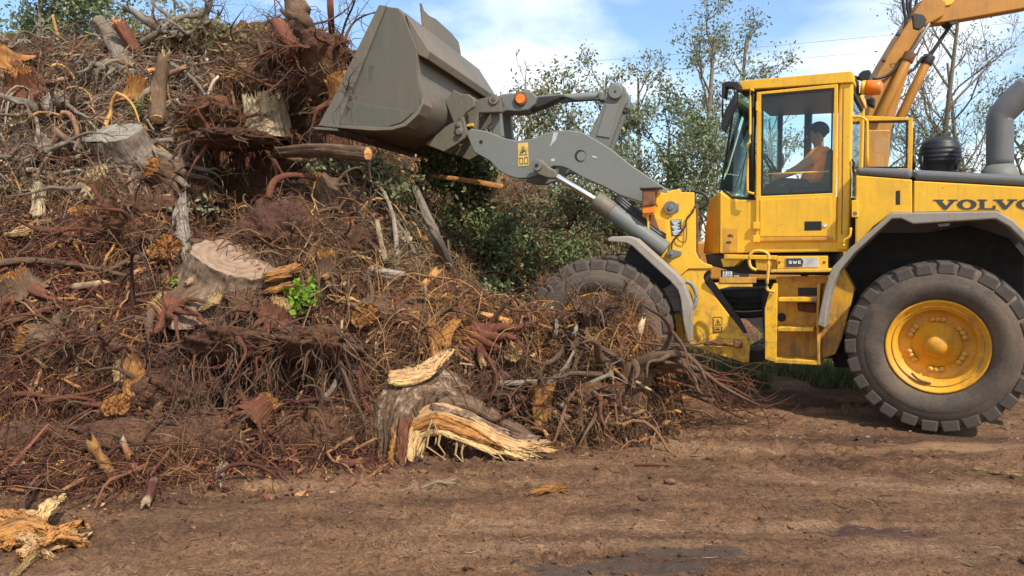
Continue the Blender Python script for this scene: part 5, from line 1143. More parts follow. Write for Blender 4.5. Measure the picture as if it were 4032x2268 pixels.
stump('brown stump sunk in the soil right of the tan sloping stump', hb(820, 690, .12), (.1, -.3, .9), .10, .26, B['bark_brown'], B['cut_tan'], 111, .6, 9, .45, 'torn', rootmat=B['bark_brown'], splm='torn_orange')
stump('upturned root plate with hanging roots over the right dark hollow', hb(800, 862, .42), (.1, .45, .85), .10, .08, B['bark_brown'], B['cut_tan'], 112, .5, 18, .75, rootmat=B['bark_brown'], sag=1.5, rr=.30, plate=.36, hairs=120)
stump('root plate with dangling roots over the left dark hollow', hb(570, 860, .40), (-.1, .45, .85), .10, .08, B['bark_brown'], B['cut_tan'], 113, .5, 17, .7, rootmat=B['bark_red'], sag=1.5, rr=.30, plate=.34, hairs=120)
stump('brown root crown with curling roots right under the lifted bucket', hb(870, 545, .15), (.05, -.15, -.95), .09, .38, B['bark_red'], B['cut_tan'], 114, .6, 11, .5, 'torn', rootmat=B['bark_brown'], splm='torn_orange', hairs=160)
stump('mossy stub with a bright torn side below the flat grey stump', hb(240, 470, .18), (.45, -.6, .6), .11, .28, B['torn'], B['cut_tan'], 115, .5, 8, .55, 'torn', rootmat=B['bark_grey'], splm='torn_pale')
stump('low stump with stringy brown roots at the left edge, lower heap', hb(55, 730, .12), (-.2, -.3, .8), .13, .2, B['bark_brown'], B['cut_tan'], 116, .6, 14, .9, 'torn', rootmat=B['bark_red'], rr=.24, splm='torn_orange', hairs=200)
stump('grey fibrous root fan spreading left of the flat grey stump', hb(120, 400, .15), (-.2, .3, .6), .12, .2, B['bark_grey'], B['cut_grey'], 117, .5, 16, .7, rootmat=B['bark_grey'], rr=.3, hairs=220)
stump('reddish root mat with a soil plate on the left flank', hb(330, 600, .12), (.1, .7, .5), .10, .2, B['bark_red'], B['cut_tan'], 118, .5, 16, .7, rootmat=B['bark_red'], rr=.30, plate=.26, hairs=180)
stump('brown root mat with a soil plate low on the left', hb(250, 900, .12), (.1, .7, .4), .10, .2, B['bark_brown'], B['cut_tan'], 119, .5, 16, .7, rootmat=B['bark_red'], rr=.30, plate=.24, hairs=180)

# big torn stump lying in front
def front_stump():
    rng = np.random.default_rng(77); d = 6.22
    def A(x, y, dd=0): return at_y(q(x, y), d + dd)
    root = empty('tree_stump', A(1010, 1165)); root.location.z = 0; off = np.array(root.location)
    tag(root, 'big torn stump with bright yellow split wood lying in front of the heap', 'stump')
    rough_tube('trunk', np.array([A(1003, 1180), A(1006, 1120, .02), A(1012, 1050, .08), A(1045, 1000, .2), A(1110, 990, .4), A(1200, 1015, .62)]), [.13, .155, .19, .195, .17, .10], B['bark_rough'], root, rng, 80, 14, .26, .03, 1, .04, .1, True, off)
    tp_ = np.array([A(1003, 1165), A(1006, 1120, .02), A(1012, 1050, .08), A(1045, 1000, .2), A(1110, 990, .4)])
    strips('bark_ridges', tp_, [.135, .158, .192, .197, .172], 70, B['bark_brown'], root, rng, off, .020, 1.0, (1, .2, .3), .05, .014, 5)
    strips('bark_ridges', tp_[:3], [.14, .16, .19], 26, B['bark_red'], root, rng, off, .016, 1.0, (1, .2, .3), .1, .012, 5)
    rough_tube('root', np.array([A(1100, 1015, .3), A(1180, 1025, .32), A(1260, 1066, .3), A(1330, 1100, .25), A(1390, 1150, .15)]), [.11, .10, .075, .055, .02], B['bark_brown'], root, rng, 24, 5, .16, .05, 1, 0, .05, True, off)
    tg = np.array([A(1035, 1080, -.06), A(1095, 1055, -.10), A(1165, 1072, -.12), A(1235, 1105, -.12), A(1295, 1126, -.12), A(1345, 1132, -.12)]); tr_ = [.055, .085, .098, .088, .075, .055]
    plank('torn_tongue', tg + [0, .02, .03], [.12, .20, .215, .17, .13, .09], B['torn_fine'], root, rng, off, (0, -.75, .65), .08, .30, .04)
    plank('torn_tongue', tg[:5] + [0, -.03, -.045], [.10, .13, .13, .10, .05], B['torn'], root, rng, off, (0, -.9, .25), .06, .30, .03)
    plank('torn_tongue', tg[:4] + [-.02, -.05, .0], [.06, .11, .10, .04], B['torn_orange'], root, rng, off, (-.1, -.9, .4), .10, .25, .02)
    plank('torn_tongue', tg[1:] + [0, .05, .085], [.05, .07, .06, .05, .03], B['bark_rough'], root, rng, off, (0, -.5, .85), .06, .15, .03)
    splinters('splinters', tg[-1] - [.06, 0, 0], (1, -.1, -.1), .045, 20, .15, .007, B['torn_fine'], root, rng, off, .28)
    tg2 = np.array([A(985, 948, .05), A(1030, 946, .05), A(1075, 930, .12), A(1112, 898, .2)])
    plank('torn_tongue', tg2, [.09, .12, .11, .05], B['torn_fine'], root, rng, off, (0, -.8, .5), .05, .2, .05)
    plank('torn_tongue', tg2 + [0, -.03, -.03], [.05, .07, .06, .03], B['torn'], root, rng, off, (0, -.9, .2), .05, .2, .03)
    for k_, q_ in enumerate((np.array([A(1000, 1050, -.10), A(998, 1110, -.15), A(988, 1176, -.17)]), np.array([A(1048, 1068, -.10), A(1032, 1115, -.16), A(1026, 1168, -.18)]), np.array([A(970, 1085, -.02), A(972, 1130, -.07), A(966, 1178, -.10)]), np.array([A(1020, 1055, -.13), A(1012, 1105, -.18), A(1008, 1172, -.20)]), np.array([A(1075, 1075, -.06), A(1055, 1115, -.14), A(1050, 1160, -.14)]))):
        plank('torn_foot', q_, [.07, .09, .075], B[('torn_orange', 'torn', 'torn_orange', 'bark_red', 'torn')[k_]], root, rng, off, (-.15 + .1 * k_, -1, .1), .06, .16, .025)
    splinters('splinters', A(1090, 1070, -.12), (-.1, -.3, -1), .10, 9, .16, .008, B['torn'], root, rng, off, .3)
    PP, QQ = [], []
    for x, y, l in ((1080, 1085, .30), (1108, 1090, .22), (1152, 1100, .34), (1168, 1105, .27), (1238, 1125, .10), (1262, 1128, .12)):
        c = A(x, y, -.16); PP.append([c, c + [rng.normal(0, .03), -.02, -l * .4], c + [rng.normal(0, .05), -.02, -l * .75], c + [rng.normal(0, .06), 0, -l]]); QQ.append([.010, .008, .006, .004])
    V, F, G = tubes(np.array(PP), np.array(QQ), 5); tag(np_mesh('hanging_fibres', V, F, B['torn'], root, None, G, False, off), kind='stuff')
front_stump()

# soil-filled root balls
def unit3(v): return v / (np.linalg.norm(v, axis=1, keepdims=True) + 1e-9)
def root_ball(label, c, sx, sy, sz, seed, n=260, mat='soil'):
    rng = np.random.default_rng(seed); root = empty('root_ball', c); tag(root, label, 'root ball')
    bm = bmesh.new(); bmesh.ops.create_icosphere(bm, subdivisions=5, radius=1.0); co = np.array([v.co[:] for v in bm.verts]); F = np.array([[v.index for v in f.verts] for f in bm.faces]); bm.free()
    k = 1 + .55 * fbm(co[:, 0] * 1.6 + seed, co[:, 1] * 1.6 + co[:, 2] * 1.3, 4, seed) + .30 * fbm(co[:, 0] * 5 + co[:, 2] * 4, co[:, 1] * 5 - co[:, 2] * 3, 3, seed + 5) + .28 * fbm(co[:, 0] * 14 + co[:, 2] * 9, co[:, 1] * 14 - co[:, 2] * 11, 3, seed + 8)
    V = co * k[:, None] * np.array([sx, sy, sz]); np_mesh('soil', V + c, F, M[mat], root, off=np.asarray(c))
    for i in range(9):
        d = unit(rng.normal(0, 1, 3) * [1, .6, .8] + [0, -.5, 0]); s0 = np.asarray(c) + d * np.array([sx, sy, sz]) * .8; L = .25 + .4 * rng.random(); P = [s0]; dd = d
        for j in range(4): dd = unit(dd + rng.normal(0, .35, 3) + [0, 0, -.25]); P.append(P[-1] + dd * L / 4)
        w = .012 + .016 * rng.random(); rough_tube('root', np.array(P), [w, w * .8, w * .6, w * .4, w * .15], M['bark_red'] if i % 2 else M['bark_brown'], root, rng, 7, 3, .1, 0, 1, 0, 0, True, np.asarray(c))
    w_ = np.random.default_rng(seed).integers(0, len(V), 200); hair('fine_roots', V[w_] + c, unit3(V[w_]), n, .30, .0035, None, root, rng, np.asarray(c), .2)
root_ball('big rounded clump of brown soil and roots above the tan sloping stump', hb(705, 590, .08), .42, .34, .30, 31)
root_ball('reddish soil roof added to shade the black hollow', hb(580, 352, .62), .46, .52, .12, 36, 90)  # flattened overhang added to keep sun out of the hollow
root_ball('pale dusty soil clump left of the dangling roots, low on the heap', hb(445, 985, .0), .40, .26, .20, 32)
root_ball('dark soil clump full of fine roots at the foot of the heap, left', hb(330, 1120, -.04), .42, .26, .20, 33)
root_ball('dark soil clump with hair roots at the foot of the heap beside the torn stump', hb(780, 1090, -.04), .42, .26, .22, 34)
root_ball('brown soil clump at the left edge of the heap foot', hb(90, 1120, -.04), .36, .26, .20, 35)

# logs, poles and big branches
log('weathered grey log end leaning on the heap skyline, upper left', [hb(330, 190, .15), hb(290, 110, .35), at_y(q(244, 52), hb(290, 110, .35)[1])], [.10, .11, .105], B['bark_grey'], B['cut_grey'], 201, rough=.12)
log('short brown log with a reddish broken end on the heap skyline', [hb(345, 130, .2), at_y(q(300, 62), hb(345, 130, .2)[1] - .05)], [.07, .075], B['bark_red'], B['cut_orange'], 202, torn=(0, 1))
branch('pale forked root sticking up at the highest point of the skyline, upper left', [hb(440, 95, .2), at_y(q(375, 58), 10.4), at_y(q(340, 32), 10.4), at_y(q(312, 20), 10.3)], .06, B['torn_grey'], 203, 'root', 'root', 3, .4, tipr=.6)
branch('pale grey root crossing below the skyline toward the leafy shrub', [hb(355, 110, .3), hb(400, 80, .35), at_y(q(450, 45), 10.5), at_y(q(500, 40), 10.5)], .05, B['torn_grey'], 204, 'root', 'root', 2, .3, tipr=.7)
log('broken grey-brown pole standing upright with a splintered top, upper left', [hb(395, 300, .25), hb(398, 230, .38), at_y(q(412, 150), hb(398, 230, .38)[1] + .05)], [.085, .085, .075], B['bark_brown'], B['torn'], 205, 'broken_pole', 'pole', torn=(0, 1), rough=.12)
log('thick reddish brown log leaning up against the bucket load', [hb(765, 195, .30), at_y(q(735, 130), 9.1), at_y(q(698, 58), 9.1)], [.085, .09, .085], B['bark_red'], B['cut_orange'], 206)
log('dark shaggy trunk standing up at the top left of the bucket', [hb(770, 130, .30), at_y(q(760, 60), 9.6), at_y(q(740, 10), 9.6), at_y(q(725, -60), 9.6)], [.17, .14, .11, .09], B['bark_brown'], B['cut_tan'], 207, rough=.2, knots=7)
log('thin dark pole rising above the bucket load beside the bucket lip', [hb(840, 170, .3), at_y(q(833, 60), 9.5), at_y(q(828, -60), 9.4)], [.04, .035, .03], B['bark_red'], B['cut_tan'], 208, knots=3)
log('brown log with an orange sawn end lying below the bucket floor', [hb(690, 385, .3), at_y(q(800, 378), 8.3), at_y(q(925, 388), 8.0)], [.05, .065, .07], B['bark_brown'], B['cut_orange'], 209, fibre=.12, rough=.25, torn=(1, 0))
branch('curved orange root arching over the black hollow', [hb(675, 500, .2), hb(690, 455, .3), hb(735, 440, .35), hb(790, 448, .3)], .042, B['bark_red'], 210, 'root', 'root', 3, .3, tipr=.5)
log('peeled pale log with rounded end lying at mid heap below the lift arm', [hb(928, 682, .18), hb(1030, 700, .22), hb(1118, 716, .25)], [.048, .052, .050], B['bark_pale'], B['cut_tan'], 211)
log('short pale stick lying level above the peeled log', [hb(940, 634, .2), hb(1068, 636, .2)], [.02, .022], B['bark_pale'], B['cut_tan'], 212, 'stick', 'stick')
log('thin grey trunk leaning left on the right flank of the heap', [hb(1138, 690, .15), at_y(q(1090, 580), 8.35), at_y(q(1045, 475), 8.9)], [.065, .055, .04], B['bark_grey'], B['cut_tan'], 213, knots=3)
branch('slender pale sapling stem standing crooked right of the heap crest', [hb(1000, 700, .15), at_y(q(996, 600), 8.3), at_y(q(985, 530), 8.5), at_y(q(955, 470), 8.8), at_y(q(900, 440), 9.0)], .032, B['bark_pale'], 214, twigs=7, tl=.5)
branch('grey forked stem fallen across the slope under the bucket', [hb(1070, 700, .1), at_y(q(1020, 590), 8.5), at_y(q(960, 510), 8.8)], .028, B['bark_grey'], 215, twigs=5, tl=.5)
log('reddish brown stick jutting out below the lift arm', [at_y(q(1085, 442), 10.2), at_y(q(1180, 455), 9.9), at_y(q(1262, 470), 9.8)], [.028, .034, .036], B['torn_orange'], B['cut_orange'], 216, 'stick', 'stick')
torn_wood('orange torn trunk stub standing in the lower left of the heap', [hb(340, 1000, .14), hb(338, 940, .24), hb(330, 880, .26)], [.085, .08, .06], B['torn_orange'], 217, 'torn_stub', 'stub', .8)
torn_wood('small orange splinter stub left of the torn trunk stub', [hb(300, 960, .14), hb(298, 920, .2), hb(310, 890, .2)], [.03, .035, .02], B['torn'], 218, 'torn_stub', 'stub', .7)
torn_wood('upright orange splinter above the yellow torn stump', [hb(1098, 900, .2), hb(1093, 860, .25), hb(1088, 815, .28)], [.045, .04, .02], B['torn_orange'], 219, 'torn_stub', 'stub', .7)
torn_wood('wide torn orange root wedge behind the yellow torn stump', [hb(1115, 870, .2), hb(1130, 825, .25), hb(1165, 800, .25)], [.05, .055, .02], B['torn_orange'], 220, 'torn_stub', 'stub', .6)
torn_wood('pale broken timber stub at the left edge below the upper tangle', [hb(95, 545, .15), hb(97, 500, .22), hb(95, 465, .22)], [.05, .055, .05], B['torn_pale'], 221, 'torn_stub', 'stub', .8)
torn_wood('bright split timber lying diagonally below the flat grey stump', [hb(205, 500, .2), hb(235, 460, .3), hb(262, 425, .3)], [.05, .075, .04], B['torn_pale'], 222, 'split_timber', 'timber', .6)
torn_wood('yellow split board beside the tan sloping stump', [hb(505, 778, .2), hb(530, 765, .25), hb(552, 745, .25)], [.03, .04, .02], B['torn'], 223, 'split_timber', 'timber', .5)
torn_wood('orange broken slab at the right end of the tan sloping stump', [hb(672, 700, .32), hb(705, 690, .36), hb(745, 672, .34)], [.07, .09, .05], B['torn_orange'], 224, 'split_timber', 'timber', .6)
torn_wood('flat orange slab wedged under the right end of the sloping stump', [hb(668, 735, .3), hb(705, 725, .34), hb(740, 720, .32)], [.035, .05, .03], B['torn_orange'], 225, 'split_timber', 'timber', .4)
torn_wood('orange split root lying across the slope right of the dangling roots', [hb(655, 872, .25), hb(720, 876, .3), hb(790, 876, .3), hb(850, 885, .28)], [.035, .035, .03, .012], B['torn_orange'], 226, 'split_timber', 'timber', .7)
torn_wood('orange splintered root piece at the left edge, middle of the heap', [hb(20, 590, .15), hb(60, 585, .2), hb(95, 560, .2)], [.03, .05, .02], B['torn'], 227, 'split_timber', 'timber', .6)
torn_wood('torn orange bark strip hanging left of the soil clump', [hb(470, 640, .2), hb(462, 600, .28), hb(455, 545, .3), hb(460, 500, .25)], [.05, .075, .07, .03], B['bark_pale'], 228, 'bark_strip', 'bark', .5)
# further torn root crowns and soil clumps bedded in the heap
more = [(70, 330, 'grey root crown bedded in the left edge of the upper tangle', 'bark_grey', 'torn_pale', .13), (420, 440, 'brown torn root crown left of the black hollow', 'bark_brown', 'torn_orange', .13), (210, 570, 'red-brown root crown on the left flank under the bright split timber', 'bark_red', 'torn_orange', .12), (430, 640, 'torn brown root crown left of the tan sloping stump', 'bark_brown', 'torn_orange', .14), (120, 860, 'dark torn root crown among the long limbs at the left', 'bark_brown', 'torn_orange', .13),
 (430, 790, 'orange-torn root crown under the left end of the tan stump', 'bark_red', 'torn', .11), (690, 800, 'orange-torn root crown below the right end of the tan stump', 'bark_red', 'torn', .11), (930, 800, 'brown torn root crown left of the upright orange splinter', 'bark_brown', 'torn_orange', .12), (1000, 620, 'torn brown root crown behind the short pale stick', 'bark_brown', 'torn_pale', .11), (1210, 860, 'torn root crown behind the yellow torn stump', 'bark_red', 'torn_orange', .12), (1290, 900, 'small torn root crown left of the bleached root stubs', 'bark_brown', 'torn', .10), (1480, 860, 'bleached torn root crown in front of the front tyre', 'bark_brown', 'torn', .10),
 (250, 190, 'weathered root crown below the skyline log', 'torn_grey', 'torn_pale', .14), (640, 190, 'brown root crown behind the pale split stump', 'bark_brown', 'torn_orange', .13), (60, 220, 'reddish torn root crown at the upper left edge', 'bark_red', 'torn_orange', .14), (820, 480, 'brown root crown on the ledge under the bucket', 'bark_brown', 'torn_orange', .11), (300, 1040, 'dark root crown low on the left foot of the heap', 'bark_red', 'torn_orange', .10), (650, 1040, 'dark root crown low on the heap left of the torn stump', 'bark_red', 'torn_orange', .10)]
for i, (x, y, lb, bm_, sp_, r_) in enumerate(more):
    g_ = np.random.default_rng(900 + i); stump(lb, hb(x, y, .10), unit(g_.normal(0, .5, 3) + [0, -.45, .55]), r_, r_ * 1.9, B[bm_], B['cut_tan'], 130 + i, .6, 13, .55, 'torn', rootmat=B[bm_], rr=.34, splm=sp_, hairs=170, ridges=.2, sag=.6)
for i, (x, y, lb, a_) in enumerate(((200, 420, 'grey-brown soil clump above the mossy stub', .22), (380, 540, 'red soil clump on the left flank', .26), (620, 780, 'soil clump under the tan stump roots', .24), (880, 620, 'brown soil clump right of the big rounded clump', .28), (1050, 820, 'brown soil clump on the low ridge', .24), (1240, 990, 'soil clump behind the yellow tongue of the torn stump', .24), (1500, 1000, 'dark soil clump under the root crown', .24), (520, 1110, 'dark soil clump at the middle of the heap foot', .28), (940, 1090, 'dark soil clump just left of the torn stump', .24))):
    root_ball(lb, hb(x, y, -.02), a_ * 1.2, a_ * .9, a_ * .8, 60 + i)
# load spilling from the bucket mouth
stump('dark red root mass spilling out of the bucket mouth', at_y(q(830, 175), 9.25), (.3, .7, .5), .16, .3, B['bark_red'], B['cut_tan'], 120, .6, 20, .75, rootmat=B['bark_red'], rr=.30, plate=.42, hairs=160, sag=.4)
stump('torn orange-brown root clump wedged beside the bucket side plate', at_y(q(865, 235), 8.75), (-.3, -.4, .7), .12, .25, B['torn_orange'], B['cut_orange'], 121, .5, 14, .5, 'torn', rootmat=B['bark_red'], splm='torn_orange', hairs=220)
stump('dark shaggy root mass under the thick leaning log by the bucket', at_y(q(745, 150), 9.7), (.1, .5, .7), .14, .3, B['bark_brown'], B['cut_tan'], 122, .6, 18, .6, rootmat=B['bark_brown'], rr=.28, plate=.34, hairs=200, sag=.3)
bl_ = [('dark twiggy branch curving up to the bucket tip', [(860, 120), (880, 70), (905, 45), (945, 30)], .022), ('dark branch rising steeply right of the thin pole', [(850, 130), (868, 60), (890, 10), (905, -40)], .02), ('thin dark branch fanning up left of the shaggy trunk', [(700, 130), (695, 70), (692, 20), (688, -30)], .016), ('crooked dark branch left of the thick leaning log', [(660, 140), (650, 95), (670, 60), (705, 40)], .02), ('long dark branch lying over the crest between shrub and bucket', [(560, 95), (610, 75), (660, 85), (720, 95)], .018), ('wispy branch standing on the crest right of the shrub', [(590, 110), (580, 75), (600, 40), (615, 20)], .012), ('dark branch crossing the thin pole near the top edge', [(790, 60), (830, 50), (870, 25), (900, -15)], .014), ('dark branch pointing left out of the bucket load', [(820, 140), (770, 140), (700, 145), (650, 160)], .024)]
for i, (lb, pts_, r_) in enumerate(bl_):
    branch(lb, [at_y(q(x, y), 9.5 + .2 * math.sin(i * 1.7 + k)) for k, (x, y) in enumerate(pts_)], r_, B['bark_brown'], 280 + i, 'branch', 'branch', 8, .35, tipr=.3)
# long limbs across the left of the heap
limbs = [
 ('long dark limb bowing across the left edge above the middle', [(-20, 665), (60, 655), (150, 660), (260, 680), (340, 700)], .036, 'bark_brown', 5),
 ('bright forked root with peeled yellow end at the left', [(40, 690), (90, 715), (118, 750), (190, 752), (300, 775)], .022, 'torn_orange', 3),
 ('thick straight brown limb rising to the right in the lower left', [(92, 905), (140, 850), (200, 800), (280, 765), (330, 750)], .045, 'bark_brown', 4),
 ('crooked red-brown limb sweeping from the left edge to the torn stub', [(-20, 830), (80, 790), (180, 765), (290, 750), (420, 770)], .034, 'bark_red', 5),
 ('pale bent root hanging in a Y over the lower left hollow', [(235, 800), (225, 850), (200, 890), (192, 935)], .026, 'bark_pale', 4),
 ('long thin yellow root dipping right below the middle of the heap', [(215, 780), (260, 820), (330, 850), (400, 868), (470, 878)], .016, 'torn_orange', 3),
 ('brown limb with broken stubs left of the tan sloping stump', [(230, 770), (330, 745), (400, 735), (460, 730)], .024, 'bark_brown', 4),
 ('dark branch lying level below the tan sloping stump', [(420, 880), (520, 850), (640, 830), (760, 826), (870, 830)], .026, 'bark_brown', 6),
 ('bent grey root arching at the right of the dangling roots', [(800, 1010), (835, 980), (852, 930), (830, 885), (780, 870)], .026, 'bark_grey', 3),
 ('smooth grey root curving down beside the torn stump', [(960, 1060), (920, 1020), (905, 960), (900, 900), (880, 850)], .028, 'bark_red', 4),
 ('long red limb lying low along the left foot of the heap', [(-20, 1010), (60, 990), (140, 1000), (240, 985), (300, 960)], .024, 'bark_red', 5),
 ('reddish log-like root on the pale soil at the lower left', [(110, 1010), (180, 1000), (240, 1008)], .026, 'bark_red', 2),
 ('slanting grey stick propped on the left foot of the heap', [(40, 1190), (70, 1120), (85, 1050)], .020, 'bark_brown', 2),
 ('grey stick leaning in the dark gap at the foot of the heap', [(325, 1150), (380, 1095), (440, 1050)], .018, 'bark_grey', 3),
 ('pale grey limb across the top of the upper left tangle', [(275, 135), (340, 140), (420, 148), (480, 160)], .024, 'torn_grey', 3),
 ('twisted grey limb diving from the broken pole to the hollow', [(430, 160), (470, 185), (500, 215), (530, 260)], .03, 'bark_grey', 5),
 ('long brown root spreading right from the flat grey stump', [(370, 370), (430, 400), (480, 420), (530, 430)], .06, 'bark_grey', 3),
 ('thick fluted root running down from the flat grey stump', [(340, 400), (390, 430), (440, 445), (470, 470)], .07, 'bark_grey', 2),
 ('reddish root bundle stem above the grey tangle on the left', [(60, 140), (150, 120), (240, 115)], .024, 'bark_red', 6),
 ('brown limb pointing at the bucket corner', [(735, 290), (770, 285), (800, 292), (840, 300)], .02, 'bark_brown', 4),
 ('ragged branch stretched along the ledge under the bucket corner', [(690, 385), (760, 405), (850, 410), (940, 425)], .04, 'bark_brown', 8),
 ('orange limb crossing the black hollow at its top edge', [(440, 330), (510, 320), (580, 325), (640, 330)], .028, 'torn_orange', 5),
]
for i, (lb, pts_, r_, mt, tw) in enumerate(limbs):
    branch(lb, BP(*[(x, y, .16) for x, y in pts_]), r_, B[mt], 300 + i, 'limb', 'limb', tw, .35, tipr=.45)
fr_roots = [
 ('pale thick root reaching left from the overturned stump to the ground', [(1414, 1026), (1440, 995), (1480, 965), (1537, 941)], .034, 'bark_pale'),
 ('long pale root sweeping left behind the yellow torn stump', [(1250, 965), (1330, 962), (1386, 955), (1420, 925), (1443, 885)], .026, 'bark_pale'),
 ('root arching like a hoop above the overturned stump', [(1443, 930), (1455, 900), (1485, 888), (1515, 898), (1530, 930)], .024, 'bark_brown'),
 ('upright bleached root with a forked tip in front of the front tyre', [(1395, 850), (1400, 810), (1385, 780), (1380, 745)], .022, 'bark_pale'),
 ('pair of bleached root stubs standing before the front tyre', [(1440, 850), (1450, 820), (1447, 790), (1455, 765)], .022, 'bark_pale'),
 ('brown root slanting up to the right before the front tyre', [(1500, 830), (1530, 790), (1545, 760), (1560, 735)], .02, 'torn_orange'),
 ('orange root lying level left of the hoop root', [(1230, 790), (1290, 800), (1350, 815), (1400, 830)], .022, 'torn_orange'),
 ('stout orange stub root left of the overturned stump', [(1420, 870), (1400, 900), (1370, 915), (1340, 905)], .026, 'bark_brown'),
 ('crooked twiggy branch in front of the dark gap under the root crown', [(1240, 1060), (1285, 1035), (1330, 1000), (1345, 985)], .014, 'bark_red'),
]
for i, (lb, pts_, r_, mt) in enumerate(fr_roots):
    branch(lb, BP(*[(x, y, .26) for x, y in pts_]), r_, B[mt], 340 + i, 'root', 'root', 5, .3, tipr=.5)
# fan of thin red branches trailing right
FANL = ['near the top, tip level with the step', 'the longest, lying out on the bare dirt', 'a middle one with its tip raised', 'the short one under the yellow frame', 'the low one ending near the pale stones', 'the upper one bending down at its tip', 'the topmost, rising to the lock bar', 'the straight middle one', 'the flat one reaching farthest right']
fan = [((1640, 905), (1730, 925), (1820, 950), (1905, 985)), ((1650, 950), (1745, 975), (1830, 1010), (1905, 1045), (1985, 1090)), ((1640, 930), (1740, 940), (1840, 975), (1890, 1000)), ((1650, 880), (1730, 890), (1800, 905), (1850, 930)), ((1655, 965), (1740, 995), (1820, 1030), (1870, 1055)), ((1640, 900), (1720, 905), (1800, 935), (1870, 975)), ((1600, 860), (1690, 870), (1760, 865), (1815, 850)), ((1645, 940), (1720, 960), (1800, 985), (1880, 1010)), ((1650, 920), (1760, 945), (1850, 962), (1900, 970))]
for i, pts_ in enumerate(fan):
    P = []
    for j, (x, y) in enumerate(pts_):
        u = j / (len(pts_) - 1); d = 6.95 + .35 * u + .12 * math.sin(i * 2.1); P.append(at_y(q(x, y), d))
        P[-1][2] = max(P[-1][2], .03)
    branch('thin fan branch by the rear wheel, ' + FANL[i], P, .013 + .004 * (i % 3), B['bark_red'] if i % 3 else B['bark_brown'], 360 + i, 'branch', 'branch', 9, .45, group='fan of thin branches beside the rear wheel', tipr=.3, sides=6)

# ------------------------------------------------------------------ roots and twigs in mass
rs = np.random.default_rng(2024)
PAL = {'grey': [(.20, .150, .100), (.27, .205, .14), (.13, .085, .055), (.33, .26, .18), (.17, .085, .048)], 'red': [(.095, .030, .020), (.14, .045, .028), (.060, .024, .016), (.19, .075, .040), (.25, .125, .055)],
       'brown': [(.15, .075, .038), (.10, .046, .025), (.22, .12, .062), (.060, .028, .017), (.29, .16, .075)], 'tan': [(.22, .105, .045), (.31, .16, .070), (.13, .052, .028), (.11, .036, .022), (.42, .20, .065)],
       'olive': [(.15, .120, .066), (.21, .165, .09), (.10, .066, .038), (.27, .21, .125), (.13, .068, .036)]}
zones = [((-20, 105, 560, 330), 'grey', 900, 900), ((-20, 330, 480, 520), 'grey', 600, 900), ((560, 85, 900, 330), 'brown', 700, 1900), ((-20, 480, 560, 640), 'brown', 600, 1500), ((-20, 600, 560, 760), 'red', 700, 1700),
         ((-20, 740, 560, 1000), 'red', 900, 2000), ((-20, 980, 560, 1240), 'red', 350, 2600), ((560, 980, 980, 1200), 'red', 250, 1900), ((560, 560, 960, 790), 'brown', 500, 1700), ((380, 780, 980, 1000), 'brown', 700, 1700),
         ((820, 420, 1160, 720), 'olive', 700, 1500), ((940, 700, 1350, 900), 'tan', 700, 2400), ((960, 880, 1500, 1110), 'brown', 700, 2000), ((1300, 775, 1700, 930), 'tan', 1500, 3000), ((1400, 900, 1720, 1090), 'brown', 350, 1000), ((1000, 450, 1650, 760), 'olive', 600, 1800), ((440, 280, 700, 360), 'red', 100, 250), ((960, 375, 1260, 470), 'brown', 400, 900)]  # last zone is brush added to darken the slope under the bucket
gxn, gyn = np.gradient(HB, .036)
def hole(S): x, y = S[:, 0] / S25, S[:, 1] / S25; return ((x - 575) / 105) ** 2 + ((y - 425) / 85) ** 2 < 1
def walk(P0, K, L, rng, curl=.35, lift=.10, sag=.10, maxoff=.22, updir=0.0, spread=.55):
    N = len(P0); nx_, ny_ = hsample(gxn, P0[:, 0], P0[:, 1]), hsample(gyn, P0[:, 0], P0[:, 1]); n = np.stack([-nx_, -ny_, np.ones(N)], 1); n /= np.linalg.norm(n, axis=1, keepdims=True)
    p = P0 + n * (rng.random((N, 1)) ** 1.6 * lift); hbv = hsample(HB, p[:, 0], p[:, 1]); up_ = rng.random(N) < .45; p[up_, 2] = np.maximum(p[up_, 2], hbv[up_] + .05); ang = 6.2832 * 1.6 * vnoise(P0[:, 0] * 2.3 + 40, (P0[:, 1] + P0[:, 2]) * 2.3, 61) + rng.normal(0, spread, N); e1 = np.cross(n, [0, 1., .3]); e1 /= np.linalg.norm(e1, axis=1, keepdims=True); e2 = np.cross(n, e1)
    d = e1 * np.cos(ang)[:, None] + e2 * np.sin(ang)[:, None] + rng.normal(0, .25, (N, 3)) + n * updir; d /= np.linalg.norm(d, axis=1, keepdims=True)
    out = [p.copy()]; st = (L / (K - 1))[:, None]
    for k in range(K - 1):
        kink = np.where(rng.random((N, 1)) < .13, .75, curl * .45); d = d + rng.normal(0, 1, (N, 3)) * kink; d[:, 2] -= sag; h = hsample(HH, p[:, 0], p[:, 1]); hi = p[:, 2] - h; d[:, 2] += np.where(hi < .02, .5, 0) - np.where(hi > maxoff, .45, 0); d /= np.linalg.norm(d, axis=1, keepdims=True)
        p = p + d * st; h = np.maximum(hsample(HH, p[:, 0], p[:, 1]), -.02); p[:, 2] = np.maximum(p[:, 2], h + .004); out.append(p.copy())
    return np.stack(out, 1)
def colours(pal, N, rng, K, sides, tipw=.35):
    c = np.array(PAL[pal])[rng.integers(0, len(PAL[pal]), N)] * (0.55 + .85 * rng.random((N, 1)))
    tip = rng.random(N) < .06; c[tip] = np.array([.42, .22, .07]) * (.7 + .5 * rng.random((tip.sum(), 1)))
    return np.repeat(c, K * sides, axis=0)
MV, MF, MC, MG, voff = [], [], [], [], 0
FV, FF_, FC, FG, foff = [], [], [], [], 0
big = []
